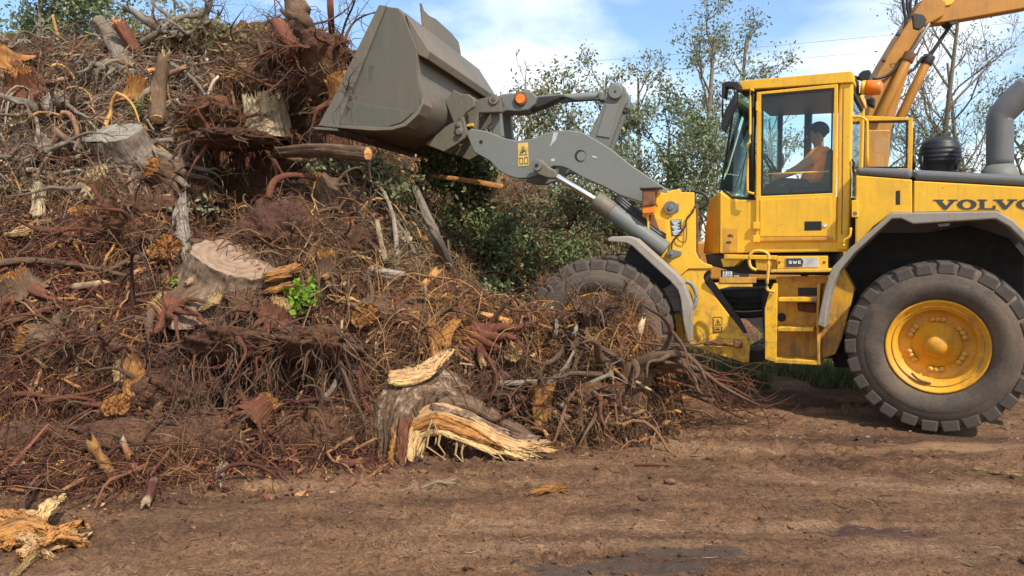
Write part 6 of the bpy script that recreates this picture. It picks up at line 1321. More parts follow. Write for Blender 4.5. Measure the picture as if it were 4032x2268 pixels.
for (x0, y0, x1, y1), pal, nm, nf in zones:
    S = np.stack([rs.uniform(x0, x1, int(nm + nf * 1.25)) * S25, rs.uniform(y0, y1, int(nm + nf * 1.25)) * S25], 1); P0, ok = hit_many(S); ok &= ~hole(S)
    P0 = P0[ok]; nm = int(nm * .55); nf = int(nf * 1.25); nm_ = min(nm, len(P0)); a = P0[:nm_]; b = P0[nm_:nm_ + nf]
    K = 10; L = rs.gamma(2.3, .22, len(a)); L = np.clip(L, .15, 1.5); P = walk(a, K, L, rs, .17, .13, .02, .24, 0, .75)
    r0 = np.clip(rs.gamma(1.2, .0040, len(a)) + .0022, .0024, .028); rad = r0[:, None] * np.linspace(1, .35, K)[None] * (1 + rs.normal(0, .13, (len(a), K)))
    kk = rs.integers(2, 7, len(a)); st_ = P[np.arange(len(a)), kk]; fk = rs.random(len(a)) < .55; Pf = walk(st_[fk], K, L[fk] * .5, rs, .17, .0, .02, .30, .2, 3.0); off_ = (st_[fk] - Pf[:, 0])[:, None, :]; Pf = Pf + off_; rf = rad[np.arange(len(a)), kk][fk][:, None] * .75 * np.linspace(1, .3, K)[None]
    P = np.concatenate([P, Pf]); rad = np.concatenate([rad, rf]); na_ = len(P)
    V, F, G = tubes(P, rad, 5); MV.append(V); MF.append(F + voff); MG.append(G); MC.append(colours(pal, na_, rs, K, 5)); voff += len(V)
    if len(b):
        K = 7; L = np.clip(rs.gamma(2.2, .12, len(b)), .08, .8); P = walk(b, K, L, rs, .28, .15, .06, .26, .1, 1.1); r0 = rs.uniform(.0014, .0042, len(b)); rad = r0[:, None] * np.linspace(1, .35, K)[None]
        V, F, G = tubes(P, rad, 3); FV.append(V); FF_.append(F + foff); FG.append(G); FC.append(colours(pal, len(b), rs, K, 3)); foff += len(V)
    big.append((pal, (x0, y0, x1, y1), P0[nm_ + nf:]))
tag(np_mesh('root_tangle', np.vstack(MV), np.vstack(MF), M['root'], col=np.vstack(MC), grain=np.vstack(MG)), 'tangle of thin roots and branches covering the heap', 'roots', kind='stuff')
tag(np_mesh('fine_roots', np.vstack(FV), np.vstack(FF_), M['root'], col=np.vstack(FC), grain=np.vstack(FG), smooth=False), 'fine hair roots and twigs matted over the heap', 'roots', kind='stuff')
# the larger loose roots, one object each
zlab = ['weathered grey root in the tangle along the upper left heap top', 'grey root in the tangle around the flat grey stump', 'brown branch in the brush left of the bucket', 'brown root lying on the left side at mid height', 'red-brown root on the left flank above the long limbs',
        'red-brown root among the long limbs on the lower left', 'dark red root at the left foot of the heap', 'dark red root at the foot of the heap left of the torn stump', 'brown root around the big soil clump', 'brown root among the dangling roots below the tan stump',
        'olive-brown branch on the slope under the bucket', 'tan root on the low ridge below the lift arm', 'brown root around the yellow torn stump', 'tan root standing in front of the front tyre', 'brown root beside the overturned root crown', 'olive-brown branch on the green slope behind', 'red root rimming the black hollow', 'dark branch added to deepen the shade under the bucket floor']
cnt = [22, 14, 12, 10, 10, 14, 8, 6, 8, 12, 10, 10, 10, 22, 8, 8, 4, 6]
for zi, ((x0, y0, x1, y1), pal, _, _) in enumerate(zones):
    n = cnt[zi]; S = np.stack([rs.uniform(max(x0, 5), x1, n * 2) * S25, rs.uniform(y0, y1, n * 2) * S25], 1); P0, ok = hit_many(S); P0 = P0[ok][:n]; N = len(P0)
    K = 13; L = rs.uniform(.4, 1.2, N); L = L * (.6 if pal == 'tan' else 1); P = walk(P0, K, L, rs, .19, .18, .02, .28, .35 if pal == 'tan' else .15, 1.0); r0 = rs.uniform(.009, .022, N) * (1.7 if pal == 'grey' else 1)
    for i in range(N):
        V, F, G = tubes(P[i:i+1], (r0[i] * np.linspace(1, .3, K) * (1 + rs.normal(0, .08, K)))[None], 8); G = G + [i * 3.7, 0, 0]
        c = np.array(PAL[pal][rs.integers(0, 5)]) * (1.0 + .5 * rs.random())
        if rs.random() < .18: c = np.array([.48, .25, .075]) * (.8 + .5 * rs.random())
        cc = np.repeat(np.repeat(c[None], K, 0) * np.r_[[1.8, 1.25], np.ones(K - 2)][:, None], 8, axis=0); o_ = V.mean(0)
        o = np_mesh('loose_root', V, F, M['root'], col=cc, grain=G, off=o_); o.location = o_; tag(o, zlab[zi], 'root', 'loose roots: ' + zlab[zi])
# broken wood: short chunks, the larger ones singly
def chunk(c, d, L, r, rng, K=7, sides=9):
    s_ = np.linspace(-.5, .5, K); P = c + np.outer(s_, d) * L + np.cumsum(rng.normal(0, r * .10, (K, 3)), axis=0); rr_ = r * (1 + rng.normal(0, .13, K)); rr_[0] *= .75; rr_[-1] *= rng.uniform(.6, 1.0)
    V, F, G = tubes(P[None], rr_[None], sides); V = V + rng.normal(0, r * .10, V.shape); V[:sides] -= d * (rng.random((sides, 1)) * r * 1.6); V[-sides:] += d * (rng.random((sides, 1)) ** 2 * r * 1.8)
    n = len(V); V = np.vstack([V, P[0] + d * r * .3, P[-1] - d * r * .2]); G = np.vstack([G, G[0], G[-1]]); i_ = np.arange(sides); j_ = np.roll(i_, -1); T3 = np.vstack([F[:, [0, 1, 2]], F[:, [0, 2, 3]], np.stack([j_, i_, np.full(sides, n)], 1), np.stack([n - sides + i_, n - sides + j_, np.full(sides, n + 1)], 1)])
    return V, T3, G, K, sides
ENDC = [(.62, .38, .15), (.50, .25, .07), (.58, .42, .24), (.42, .19, .06)]
CV, CF, CG, CC, co_ = [], [], [], [], 0
cz = [60, 50, 30, 40, 40, 45, 30, 25, 30, 40, 25, 35, 40, 45, 20, 20, 6, 10]; ci = [12, 12, 6, 8, 8, 10, 5, 5, 7, 8, 6, 8, 8, 10, 5, 4, 2, 2]
clab = ['grey broken wood chunk in the upper left tangle', 'grey broken wood chunk around the flat grey stump', 'broken wood chunk in the brush left of the bucket', 'broken wood chunk at the left, mid height', 'broken wood chunk on the left flank above the long limbs', 'broken wood chunk among the long limbs on the lower left', 'broken wood chunk at the left foot of the heap', 'broken wood chunk left of the big torn stump', 'broken wood chunk around the big soil clump', 'broken wood chunk among the dangling roots', 'broken wood chunk on the slope under the bucket', 'broken wood chunk on the low ridge below the lift arm', 'broken wood chunk around the yellow torn stump', 'broken wood chunk in front of the front tyre', 'broken wood chunk beside the overturned root crown', 'broken wood chunk on the green back slope', 'broken wood chunk rimming the black hollow', 'broken wood chunk in the brush added under the bucket floor']
for zi, ((x0, y0, x1, y1), pal, _, _) in enumerate(zones):
    n = cz[zi] * 4 + ci[zi]; S = np.stack([rs.uniform(max(x0, 5), x1, n) * S25, rs.uniform(y0, y1, n) * S25], 1); P0, ok = hit_many(S); ok &= ~hole(S); P0 = P0[ok]; W_ = walk(P0, 3, np.full(len(P0), .3), rs, .1, .10, 0, .3, .25, .9)
    for i in range(len(P0)):
        single = i < ci[zi]; c = W_[i, 1]; d = unit(W_[i, 2] - W_[i, 0]); r = rs.uniform(.016, .036) if single else rs.uniform(.005, .015); L = r * rs.uniform(7, 16) if single else r * rs.uniform(5, 16)
        V, T3, G, K, sd = chunk(c, d, L, r, rs, 7, 10 if single else 6); bc_ = np.array(PAL[pal][rs.integers(0, 5)]) * rs.uniform(.8, 1.5); ec = np.array(ENDC[rs.integers(0, 4)]) * rs.uniform(.5, .95)
        if pal == 'grey': ec = ec * .5 + np.array([.3, .25, .2]) * .5
        m_ = np.r_[[.8], [.2], np.zeros(K - 4), [.25 * rs.random()], [.8]]
        if rs.random() < .22: m_ = np.clip(m_ + .75, 0, 1)
        col = np.vstack([np.repeat(bc_[None] * (1 - m_[:, None]) + ec[None] * m_[:, None], sd, axis=0), ec * .85, ec * .85])[:len(V)]
        if len(col) < len(V): col = np.vstack([col, np.repeat(ec[None], len(V) - len(col), 0)])
        if single:
            o = np_mesh('wood_chunk', V, T3, M['root'], col=col, grain=G, off=c); o.location = c; tag(o, clab[zi], 'wood', 'wood chunks: ' + clab[zi])
        else: CV.append(V); CF.append(T3 + co_); CG.append(G); CC.append(col); co_ += len(V)
tag(np_mesh('broken_wood', np.vstack(CV), np.vstack(CF), M['root'], col=np.vstack(CC), grain=np.vstack(CG), smooth=False), 'small broken wood bits and splinters scattered through the heap', 'wood bits', kind='stuff')
# bark flakes, leaf scraps and crumbs packed between the roots
def flakes(C, size, rng, pal):
    V, F, _ = leaves(C, 1.0, rng, .55); N = len(C); c4 = np.repeat(C, 4, axis=0); sz = np.repeat(np.clip(rng.gamma(1.6, size, N), .004, .05), 4)[:, None]; V = c4 + (V - c4) * sz
    V += np.repeat(rng.normal(0, .004, (N, 3)), 4, axis=0) + rng.normal(0, .002, V.shape); col = np.repeat(np.array(pal)[rng.integers(0, len(pal), N)] * (.5 + rng.random((N, 1))), 4, axis=0); return V, F, col
def leaves(C, size, rng, asp=.5):
    N = len(C); d = rng.normal(0, 1, (N, 3)); d /= np.linalg.norm(d, axis=1, keepdims=True); e = np.cross(d, rng.normal(0, 1, (N, 3))); e /= np.linalg.norm(e, axis=1, keepdims=True) + 1e-9
    s = size * (.6 + .8 * rng.random((N, 1))); V = np.stack([C - d * s, C + e * s * asp, C + d * s, C - e * s * asp], 1).reshape(-1, 3); return V, np.arange(4 * N).reshape(N, 4), np.repeat(rng.random(N)[:, None] * np.ones(3), 4, axis=0)
LV, LF, LC, lo_ = [], [], [], 0
for (x0, y0, x1, y1), pal, _, _ in zones:
    n = int((x1 - x0) * (y1 - y0) / 75); S = np.stack([rs.uniform(x0, x1, n) * S25, rs.uniform(y0, y1, n) * S25], 1); P0, ok = hit_many(S); ok &= ~hole(S); C = P0[ok]; C = C + rs.normal(0, .03, C.shape); C[:, 2] = np.maximum(C[:, 2], hsample(HH, C[:, 0], C[:, 1])) + rs.random(len(C)) ** 2 * .10
    V, F, c = flakes(C, .0085, rs, PAL[pal] + PAL['brown'] + [(.40, .23, .09)]); LV.append(V); LF.append(F + lo_); LC.append(c); lo_ += len(V)
tp_ = np.array([gp(x, y) for x, y in toe[1:]]); n = 5200; u_ = rs.random(n) * (len(tp_) - 1.001); i_ = u_.astype(int); f_ = (u_ - i_)[:, None]; C = tp_[i_] * (1 - f_) + tp_[i_ + 1] * f_; C[:, 1] -= rs.gamma(1.3, .28, n) - .15; C[:, 0] += rs.normal(0, .15, n); C[:, 2] = ground_h(C[:, 0], C[:, 1]) + .008
V, F, c = flakes(C, .0075, rs, PAL['red'] + PAL['brown'] + PAL['tan']); LV.append(V); LF.append(F + lo_); LC.append(c)
V = np.vstack(LV); tag(np_mesh('bark_litter', V, np.vstack(LF), M['root'], col=np.vstack(LC), grain=V * 8, smooth=False), 'bark flakes and scraps packed between the roots and along the heap foot', 'litter', kind='stuff')
# ------------------------------------------------------------------ leaves on the heap
def leaves(C, size, rng, asp=.5):
    N = len(C); d = rng.normal(0, 1, (N, 3)); d /= np.linalg.norm(d, axis=1, keepdims=True); e = np.cross(d, rng.normal(0, 1, (N, 3))); e /= np.linalg.norm(e, axis=1, keepdims=True) + 1e-9
    s = size * (.6 + .8 * rng.random((N, 1))); V = np.stack([C - d * s, C + e * s * asp, C + d * s, C - e * s * asp], 1).reshape(-1, 3); return V, np.arange(4 * N).reshape(N, 4), np.repeat(rng.random(N)[:, None] * np.ones(3), 4, axis=0)
def leafy(label, name, cat, c, n, spread, size, mat, seed, stems=6, stemmat='bark_brown', group=None, clumps=7, asp=.5, up=.6):
    rng = np.random.default_rng(seed); c = np.asarray(c, float); sp_ = np.asarray(spread); root = empty(name, c); tag(root, label, cat, group); cl = c + rng.normal(0, .55, (clumps, 3)) * sp_
    C = cl[rng.integers(0, clumps, n)] + rng.normal(0, .34, (n, 3)) * sp_; V, F, col = leaves(C, size, rng, asp); np_mesh('foliage', V, F, mat, root, col, None, False, c)
    base_ = c - np.array([0, -.1, sp_[2] * 1.1]); P = np.array([[base_ + rng.normal(0, .05, 3), base_ * .5 + cl[i % clumps] * .5 + rng.normal(0, .05, 3), cl[i % clumps], cl[i % clumps] + rng.normal(0, .3, 3) * sp_] for i in range(stems)])
    V, F, G = tubes(P, np.tile(np.array([.012, .009, .006, .002]), (stems, 1)), 5); np_mesh('stems', V, F, M[stemmat], root, None, G, True, c)
leafy('bright green sprig growing at the right end of the tan stump', 'green_sprig', 'sprig', hb(762, 738, .38), 120, (.16, .10, .11), .034, M['leaf_bright'], 401, asp=.7)
leafy('tiny bright green shoot at the left foot of the tan stump', 'green_sprig', 'sprig', hb(437, 706, .2), 22, (.05, .05, .03), .026, M['leaf_bright'], 402, 3, clumps=3, asp=.7)
leafy('small dull green tuft among the roots on the lower left', 'green_sprig', 'sprig', hb(140, 815, .15), 60, (.14, .08, .07), .03, M['leaf_dark'], 403, 4, asp=.7)
leafy('pale yellow-green leafy shrub on the heap skyline', 'leafy_branch', 'branch', hb(470, 95, .25) + [0, 0, .05], 800, (.55, .25, .24), .042, M['leaf_yellow'], 404, 14)
leafy('sparse leafy brush right of the skyline shrub', 'leafy_branch', 'branch', hb(600, 105, .2), 200, (.4, .2, .2), .036, M['leaf_yellow'], 405, 14)
leafy('olive leafy brush on the ledge under the bucket corner', 'leafy_branch', 'branch', hb(905, 462, .25), 650, (.5, .25, .20), .036, M['leaf_olive'], 406, 16)
leafy('grass tuft sprouting beside the flat grey stump', 'grass_tuft', 'grass', hb(345, 275, .3), 160, (.16, .10, .12), .06, M['leaf_yellow'], 407, 4, asp=.08)
leafy('green moss and weeds on the slope left of the heap middle', 'weed_patch', 'weed', hb(90, 455, .12), 160, (.4, .2, .06), .025, M['leaf_olive'], 408, 3)
leafy('small leafy weed below the soil clump on the left flank', 'weed_patch', 'weed', hb(480, 520, .15), 90, (.25, .15, .1), .03, M['leaf_olive'], 409, 4)
bushes = [('dark bush added to deepen the shade right under the bucket floor', (1110, 425), .42), ('dark brush added to deepen the shade behind the bucket hinge', (1190, 430), .4), ('dark green bush on the back slope below the bucket', (1195, 600), .5), ('dark green bush in the middle of the back slope', (1345, 575), .7), ('dark green bush low on the back slope above the front tyre', (1390, 660), .65), ('small dark bush near the front fender on the back slope', (1525, 590), .65), ('mid green shrub on the crest of the back slope under the arm', (1440, 500), .55), ('shrub beside the lift cylinder on the back slope', (1560, 530), .5), ('dark shrub in the shade left of the front tyre', (1250, 640), .5), ('low weed clump at the foot of the back slope', (1220, 730), .4)]  # first two are added to darken the slope under the bucket
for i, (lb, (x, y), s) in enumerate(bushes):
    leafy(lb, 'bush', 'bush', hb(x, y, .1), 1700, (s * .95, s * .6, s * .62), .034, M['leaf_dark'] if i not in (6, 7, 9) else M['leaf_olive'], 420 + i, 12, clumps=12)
S = np.stack([rs.uniform(960, 1680, 5200) * S25, rs.uniform(430, 760, 5200) * S25], 1); ok0 = ~((S[:, 0] < 1230 * S25) & (S[:, 1] < 500 * S25)); S = S[ok0]; C, ok = hit_many(S); C = C[ok] + rs.normal(0, .07, (ok.sum(), 3)) + [0, 0, .05]; k = rs.random(len(C)) < .55
V, F, col = leaves(C[k], .032, rs); tag(np_mesh('dry_leaves', V, F, M['leaf_dry'], col=col, smooth=False), 'dry brown leaves littering the back slope', 'leaves', kind='stuff')
V, F, col = leaves(C[~k], .032, rs); tag(np_mesh('ground_cover', V, F, M['leaf_olive'], col=col, smooth=False), 'green ground cover on the back slope', 'plants', kind='stuff')

# ------------------------------------------------------------------ ground litter
def on_ground(x, y, h=.02):
    p = at_h(q(x, y), 0.0); p[2] = float(ground_h(np.array(p[0]), np.array(p[1]))) + h; return p
def split_plank(label, P, W, mat, seed, name='wood_slab', group=None, nrm=(0, -.5, .85), th=.03):
    rng = np.random.default_rng(seed); P = np.asarray(P, float); mid = P.mean(0); root = empty(name, mid); tag(root, label, 'wood', group)
    plank('slab', P, np.array(W) * 2.1, mat, root, rng, mid, nrm + rng.normal(0, .15, 3), .12, .22, th, edge=.3); plank('slab', P + rng.normal(0, .012, 3) + [0, 0, -.02], np.array(W) * 1.3, M['torn_orange'], root, rng, mid, nrm + rng.normal(0, .3, 3), .12, .22, th, edge=.3)
split_plank('large orange splintered slab of wood on the ground, bottom left corner', [on_ground(-40, 1372, .03), on_ground(50, 1366, .05), on_ground(120, 1358, .05), on_ground(172, 1340, .04)], [.07, .08, .065, .035], B['torn_orange'], 501, th=.05)
split_plank('pale flat splinter in front of the big slab, bottom left corner', [on_ground(60, 1400, .03), on_ground(110, 1386, .05), on_ground(172, 1366, .03)], [.03, .045, .025], B['torn_fine'], 502)
split_plank('curled bark piece standing on the big slab, bottom left corner', [on_ground(100, 1345, .10), on_ground(122, 1330, .16), on_ground(140, 1315, .16)], [.03, .04, .025], B['torn'], 503)
torn_wood('orange splinter lying behind the big slab at the left edge', [on_ground(-20, 1330, .05), on_ground(60, 1322, .05)], [.03, .025], B['torn_orange'], 504, 'wood_slab', 'wood', .5)
for i in range(9):
    g_ = np.random.default_rng(700 + i); x, y = g_.uniform(-10, 165), g_.uniform(1318, 1385); dx, dy = g_.uniform(18, 45), g_.uniform(-14, 14); h_ = g_.uniform(.03, .09)
    split_plank('splintered piece of the orange wood heap in the bottom left corner', [on_ground(x - dx, y + dy, h_), on_ground(x, y, h_ + .03), on_ground(x + dx, y - dy, h_ - .02)], [.015, .026, .012], B[('torn_orange', 'torn_orange', 'torn_fine')[i % 3]], 710 + i, 'wood_splinter', 'splintered pieces in the bottom left corner')
torn_wood('thin yellow splinter at the very bottom left of the ground', [on_ground(35, 1450, .02), on_ground(60, 1425, .03), on_ground(88, 1402, .03)], [.012, .016, .008], B['torn'], 505, 'wood_splinter', 'wood', .6, 6, .08)
torn_wood('short orange-brown wood piece on the bare ground, centre', [on_ground(1340, 1258, .02), on_ground(1380, 1252, .03), on_ground(1414, 1250, .03)], [.015, .028, .025], B['torn_orange'], 506, 'wood_splinter', 'wood', .7, 6, .08)
torn_wood('pale wood splinter on the ground left of the torn stump', [on_ground(1062, 1228, .015), on_ground(1100, 1222, .02), on_ground(1138, 1218, .015)], [.008, .016, .010], B['torn_pale'], 507, 'wood_splinter', 'wood', .6, 6, .06)
torn_wood('orange bark sliver on the ground before the overturned stump', [on_ground(1560, 1116, .02), on_ground(1610, 1112, .03), on_ground(1660, 1106, .02)], [.012, .02, .008], B['torn_orange'], 508, 'wood_splinter', 'wood', .6, 6, .08)
torn_wood('light chip stuck in the ground at the foot of the heap', [on_ground(550, 1222, .0), on_ground(555, 1210, .06), on_ground(560, 1200, .10)], [.02, .025, .015], B['torn_pale'], 509, 'wood_splinter', 'wood', .4, 4, .04)
torn_wood('red and yellow sliver on the ground at the right edge', [on_ground(2455, 1190, .01), on_ground(2500, 1192, .02), on_ground(2570, 1200, .01)], [.008, .012, .006], B['torn'], 510, 'wood_splinter', 'wood', .6, 4, .06)
branch('slender stick lying on the ground at the left before the heap', [on_ground(0, 1228, .03), on_ground(60, 1228, .03), on_ground(105, 1232, .02)], .014, B['bark_pale'], 511, 'stick', 'stick', 2, .2)
branch('thin bent twig rising from the ground at the left', [on_ground(60, 1292, .0), at_y(q(62, 1255), 5.1), at_y(q(85, 1215), 5.3), at_y(q(120, 1185), 5.5)], .010, B['bark_brown'], 512, 'stick', 'stick', 2, .2)
branch('dark stick half buried in the dirt right of the centre', [on_ground(1595, 1172, .01), on_ground(1650, 1176, .02), on_ground(1740, 1170, .01)], .012, B['bark_red'], 513, 'stick', 'stick', 2, .3)
N = 2200; P0 = np.stack([rs.uniform(-4, 7, N), 2.9 + 5.6 * rs.random(N) ** 1.2, np.zeros(N)], 1); hsm = hsample(HH, P0[:, 0], P0[:, 1]); P0 = P0[(hsm < .02) | (P0[:, 1] < 4.9)]; N = len(P0)
a_ = rs.random(N) * 3.14; d_ = np.stack([np.cos(a_), np.sin(a_) * .7, np.zeros(N)], 1); L = rs.gamma(1.6, .028, N)[:, None] + .015; K = 4; P = []
for k in range(K):
    p = P0 + d_ * L * k / (K - 1) + rs.normal(0, .003, (N, 3)); p[:, 2] = ground_h(p[:, 0], p[:, 1]) + .006 + .008 * rs.random(N); P.append(p)
P = np.stack(P, 1); V, F, G = tubes(P, (rs.uniform(.0010, .0035, N)[:, None] * np.array([.6, 1, .9, .4])[None]), 4); c = np.array([(.10, .055, .035), (.20, .12, .07), (.36, .25, .14), (.12, .06, .04), (.24, .14, .08)])[rs.integers(0, 5, N)]
tag(np_mesh('twig_litter', V, F, M['root'], col=np.repeat(c, K * 4, axis=0), grain=G), 'small twigs, bark bits and wood fibres strewn on the dirt', 'litter', kind='stuff')
# clods
bm = bmesh.new(); bmesh.ops.create_icosphere(bm, subdivisions=1, radius=1.0); co = np.array([v.co[:] for v in bm.verts]); fc = np.array([[v.index for v in f.verts] for f in bm.faces]); bm.free(); N = 14000
P0 = np.stack([rs.uniform(-4.2, 7, N), 2.8 + 6.2 * rs.random(N), np.zeros(N)], 1); wgt = vnoise(P0[:, 0] * .9, P0[:, 1] * 2.2, 77); P0 = P0[rs.random(N) < wgt ** 1.5 * 1.6]; N = len(P0); P0[:, 2] = ground_h(P0[:, 0], P0[:, 1])
s = np.clip(rs.gamma(1.5, .0065, N), .004, .05)[:, None, None]; V = P0[:, None] + co[None] * (1 + .5 * rs.normal(0, .3, (N, len(co), 1))) * s * np.array([1.3, 1, .6]); F = (fc[None] + (np.arange(N) * len(co))[:, None, None]).reshape(-1, 3)
tag(np_mesh('soil_clods', V.reshape(-1, 3), F, M['ground'], smooth=False), 'crumbs and clods of brown soil on the ground', 'soil', kind='stuff')

# pale gravel scattered by the wheel track
N = 150; S = np.stack([rs.uniform(1680, 2600, N), 1040 + 55 * rs.random(N)], 1); G0 = np.array([at_h(q(x, y + (x - 1680) * .02), 0.0) for x, y in S]); G0[:, 2] = ground_h(G0[:, 0], G0[:, 1]) + .004
s = np.clip(rs.gamma(1.4, .005, N), .003, .024)[:, None, None]; V = G0[:, None] + co[None] * (1 + .4 * rs.normal(0, .3, (N, len(co), 1))) * s * np.array([1.2, 1, .6]); F = (fc[None] + (np.arange(N) * len(co))[:, None, None]).reshape(-1, 3)
M['gravel'] = plain('pale_gravel', (.20, .155, .115), .9, 0, .5)
tag(np_mesh('pale_gravel', V.reshape(-1, 3), F, M['gravel'], smooth=False), 'pale stones scattered beside the rear wheel', 'gravel', kind='stuff')
# ------------------------------------------------------------------ EXCAVATOR BEHIND
XF = Frame((5.6, 14.6), math.radians(4)); XF_T = 0
exc = empty('excavator', (6.0, 15.0, 0)); tag(exc, 'orange excavator arm towering behind the loader cab', 'excavator'); ROOTOFF = np.array(exc.location)
bo = prism('boom', Z5((330, 830), (400, 495), (450, 400), (550, 232), (618, 130), (640, 85), (680, 25), (720, -20), (800, -30), (850, 10), (835, 100), (760, 140), (715, 158), (690, 215), (645, 330), (620, 420), (560, 620), (500, 830)), XF, -.22, .22, M['exc'], exc, .03)
prism('knuckle_plate', Z5((632, 100), (650, 80), (700, 88), (726, 120), (712, 160), (680, 190), (640, 180)), XF, -.24, .24, M['dark'], exc, .02)
prism('stick', Z5((715, 30), (760, -40), (1000, -60), (1700, -150), (1700, -20), (1340, 52), (930, 124), (855, 136), (760, 150)), XF, -.16, .16, M['exc'], exc, .02)
prism('stick_bracket', Z5((812, -10), (850, -20), (905, 0), (880, 32), (820, 40)), XF, -.19, .19, M['yellow'], exc, .02)
prism('cylinder_lug', Z5((855, 135), (930, 124), (912, 150), (880, 160)), XF, -.14, .14, M['dark'], exc, .01)
for (p0, p1, p2), r, t in ((((420, 760), (618, 345), (738, 150)), .085, -.34), (((545, 770), (738, 362), (882, 148)), .085, .05)):
    a_, b_, c_ = (XF.pt(Z5(p)[0], t) for p in (p0, p1, p2)); bb = cyl('hydraulic_cylinder', a_, b_, r, M['exc'], exc, 20)
    cyl('piston_rod', b_, c_, .035, M['steel'] if t < 0 else M['dark'], exc, 14); u_ = (b_ - a_) / np.linalg.norm(b_ - a_); cyl('cylinder_collar', b_ - u_ * .14, b_ + u_ * .02, r * 1.25, M['rust'] if t < 0 else M['dark'], bb, 20)
for k, pts_ in enumerate((((570, -10), (578, 60), (590, 140), (570, 200), (545, 215)), ((598, -10), (600, 50), (612, 110), (600, 160)), ((622, -10), (618, 50), (628, 110)), ((660, -10), (652, 40), (640, 90)))):
    tube('hose', [XF.pt(p, -.1 + .06 * k) for p in Z5(*pts_)], .028, M['rubberhose'], exc, 8, 4)
tube('hose', [XF.pt(p, -.30) for p in Z5((380, 500), (450, 488), (510, 450), (570, 370), (590, 340))], .025, M['rubberhose'], exc, 8, 4)
tube('hose', [XF.pt(p, -.02) for p in Z5((600, 465), (650, 430), (690, 370), (735, 345))], .025, M['rubberhose'], exc, 8, 4)
prism('boom_clamp', Z5((538, 205), (560, 208), (556, 226), (534, 222)), XF, -.26, -.2, M['dark'], exc, .006)
prism('boom_clamp', Z5((446, 372), (468, 378), (462, 392), (446, 388)), XF, -.26, -.2, M['dark'], exc, .006)
flat('boom_mark', outl(Z5, [(490, 405), (532, 400), (505, 432)], .2), XF, -.226, M['letter'], bo)
XF2 = Frame((4.6, 15.2), math.radians(4))
def xbox(name, s0, s1, t0, t1, h0, h1, mat, bev=.04): return boxs(name, s0, s1, t0, t1, h0, h1, XF2, M[mat], exc, bev)
xbox('house', -2.6, 1.2, -1.1, 1.2, 1.05, 1.75, 'exc'); xbox('counterweight', -3.2, -2.5, -1.25, 1.25, 1.0, 1.8, 'grey'); xbox('turntable', -1.0, .8, -.7, .7, .75, 1.06, 'dark')
for t in (-1.15, 1.15):
    V = []; n = 28
    for tt in (t - .28, t + .28):
        for i in range(n):
            a = 2 * math.pi * i / n; sx = 1.75 if math.cos(a) > 0 else -1.75; V.append(XF2.W(-.2 + sx + .42 * math.cos(a), tt, .42 + .42 * math.sin(a)))
    mk('track', V, [list(range(n)), list(range(n, 2*n))[::-1]] + [[i, n + i, n + (i+1) % n, (i+1) % n] for i in range(n)], M['dark'], exc, .02)
bf = XF.loc(XF.pt(Z5((415, 800))[0], 0)); prism('boom_foot', Z5((330, 820), (500, 820), (470, 1250), (330, 1250)), XF, -.3, .3, M['exc'], exc, .03)
# sign with lettering seen through the gap under the cab
prism('sign_board', Z3((1015, 545), (1150, 545), (1240, 560), (1240, 600), (1015, 602)), XF, -1.6, -1.55, M['dark'], exc, .004)
prism('sign_board', Z3((1000, 605), (1300, 605), (1300, 650), (1000, 650)), XF, -1.62, -1.55, M['yellow_dirty'], exc, .004)
for k, (x, w) in enumerate(((1028, 6), (1042, 5), (1054, 10), (1071, 5), (1083, 6), (1094, 8))):
    flat('sign_letter', [Z3((x, 556), (x + w, 556), (x + w, 584), (x, 584))], XF, -1.606, M['white'], exc)
flat('sign_letter', [Z3((1024, 588), (1108, 588), (1108, 598), (1024, 598)), Z3((1118, 588), (1160, 588), (1160, 598), (1118, 598))], XF, -1.606, M['plate'], exc)
prism('side_panel', Z3((960, 655), (1270, 650), (1270, 720), (970, 720)), XF, -1.6, -1.3, M['yellow_pale'], exc, .01)
ROOTOFF = np.zeros(3)

# ------------------------------------------------------------------ POWER LINES
for k, (a_, b_, da, db, lb) in enumerate((((1180, 177), (2640, 48), 60, 52, 'upper thin power line crossing the sky behind the trees'), ((1180, 212), (2640, 88), 60, 52, 'lower thin power line crossing the sky behind the trees'))):
    A_, B_ = at_y(q(*a_), da), at_y(q(*b_), db); A_, B_ = A_ + (A_ - B_) * .8, B_ + (B_ - A_) * .8
    P = [A_ * (1 - u) + B_ * u - np.array([0, 0, 1.2 * 4 * (u - .5) ** 2 * -1 + 0]) * 0 + np.array([0, 0, 1.1 * ((2*u-1)**2 - .15)]) for u in np.linspace(0, 1, 24)]
    o = tube('power_line', P, .012, M['steel'], None, 6, 1); tag(o, lb, 'cable')

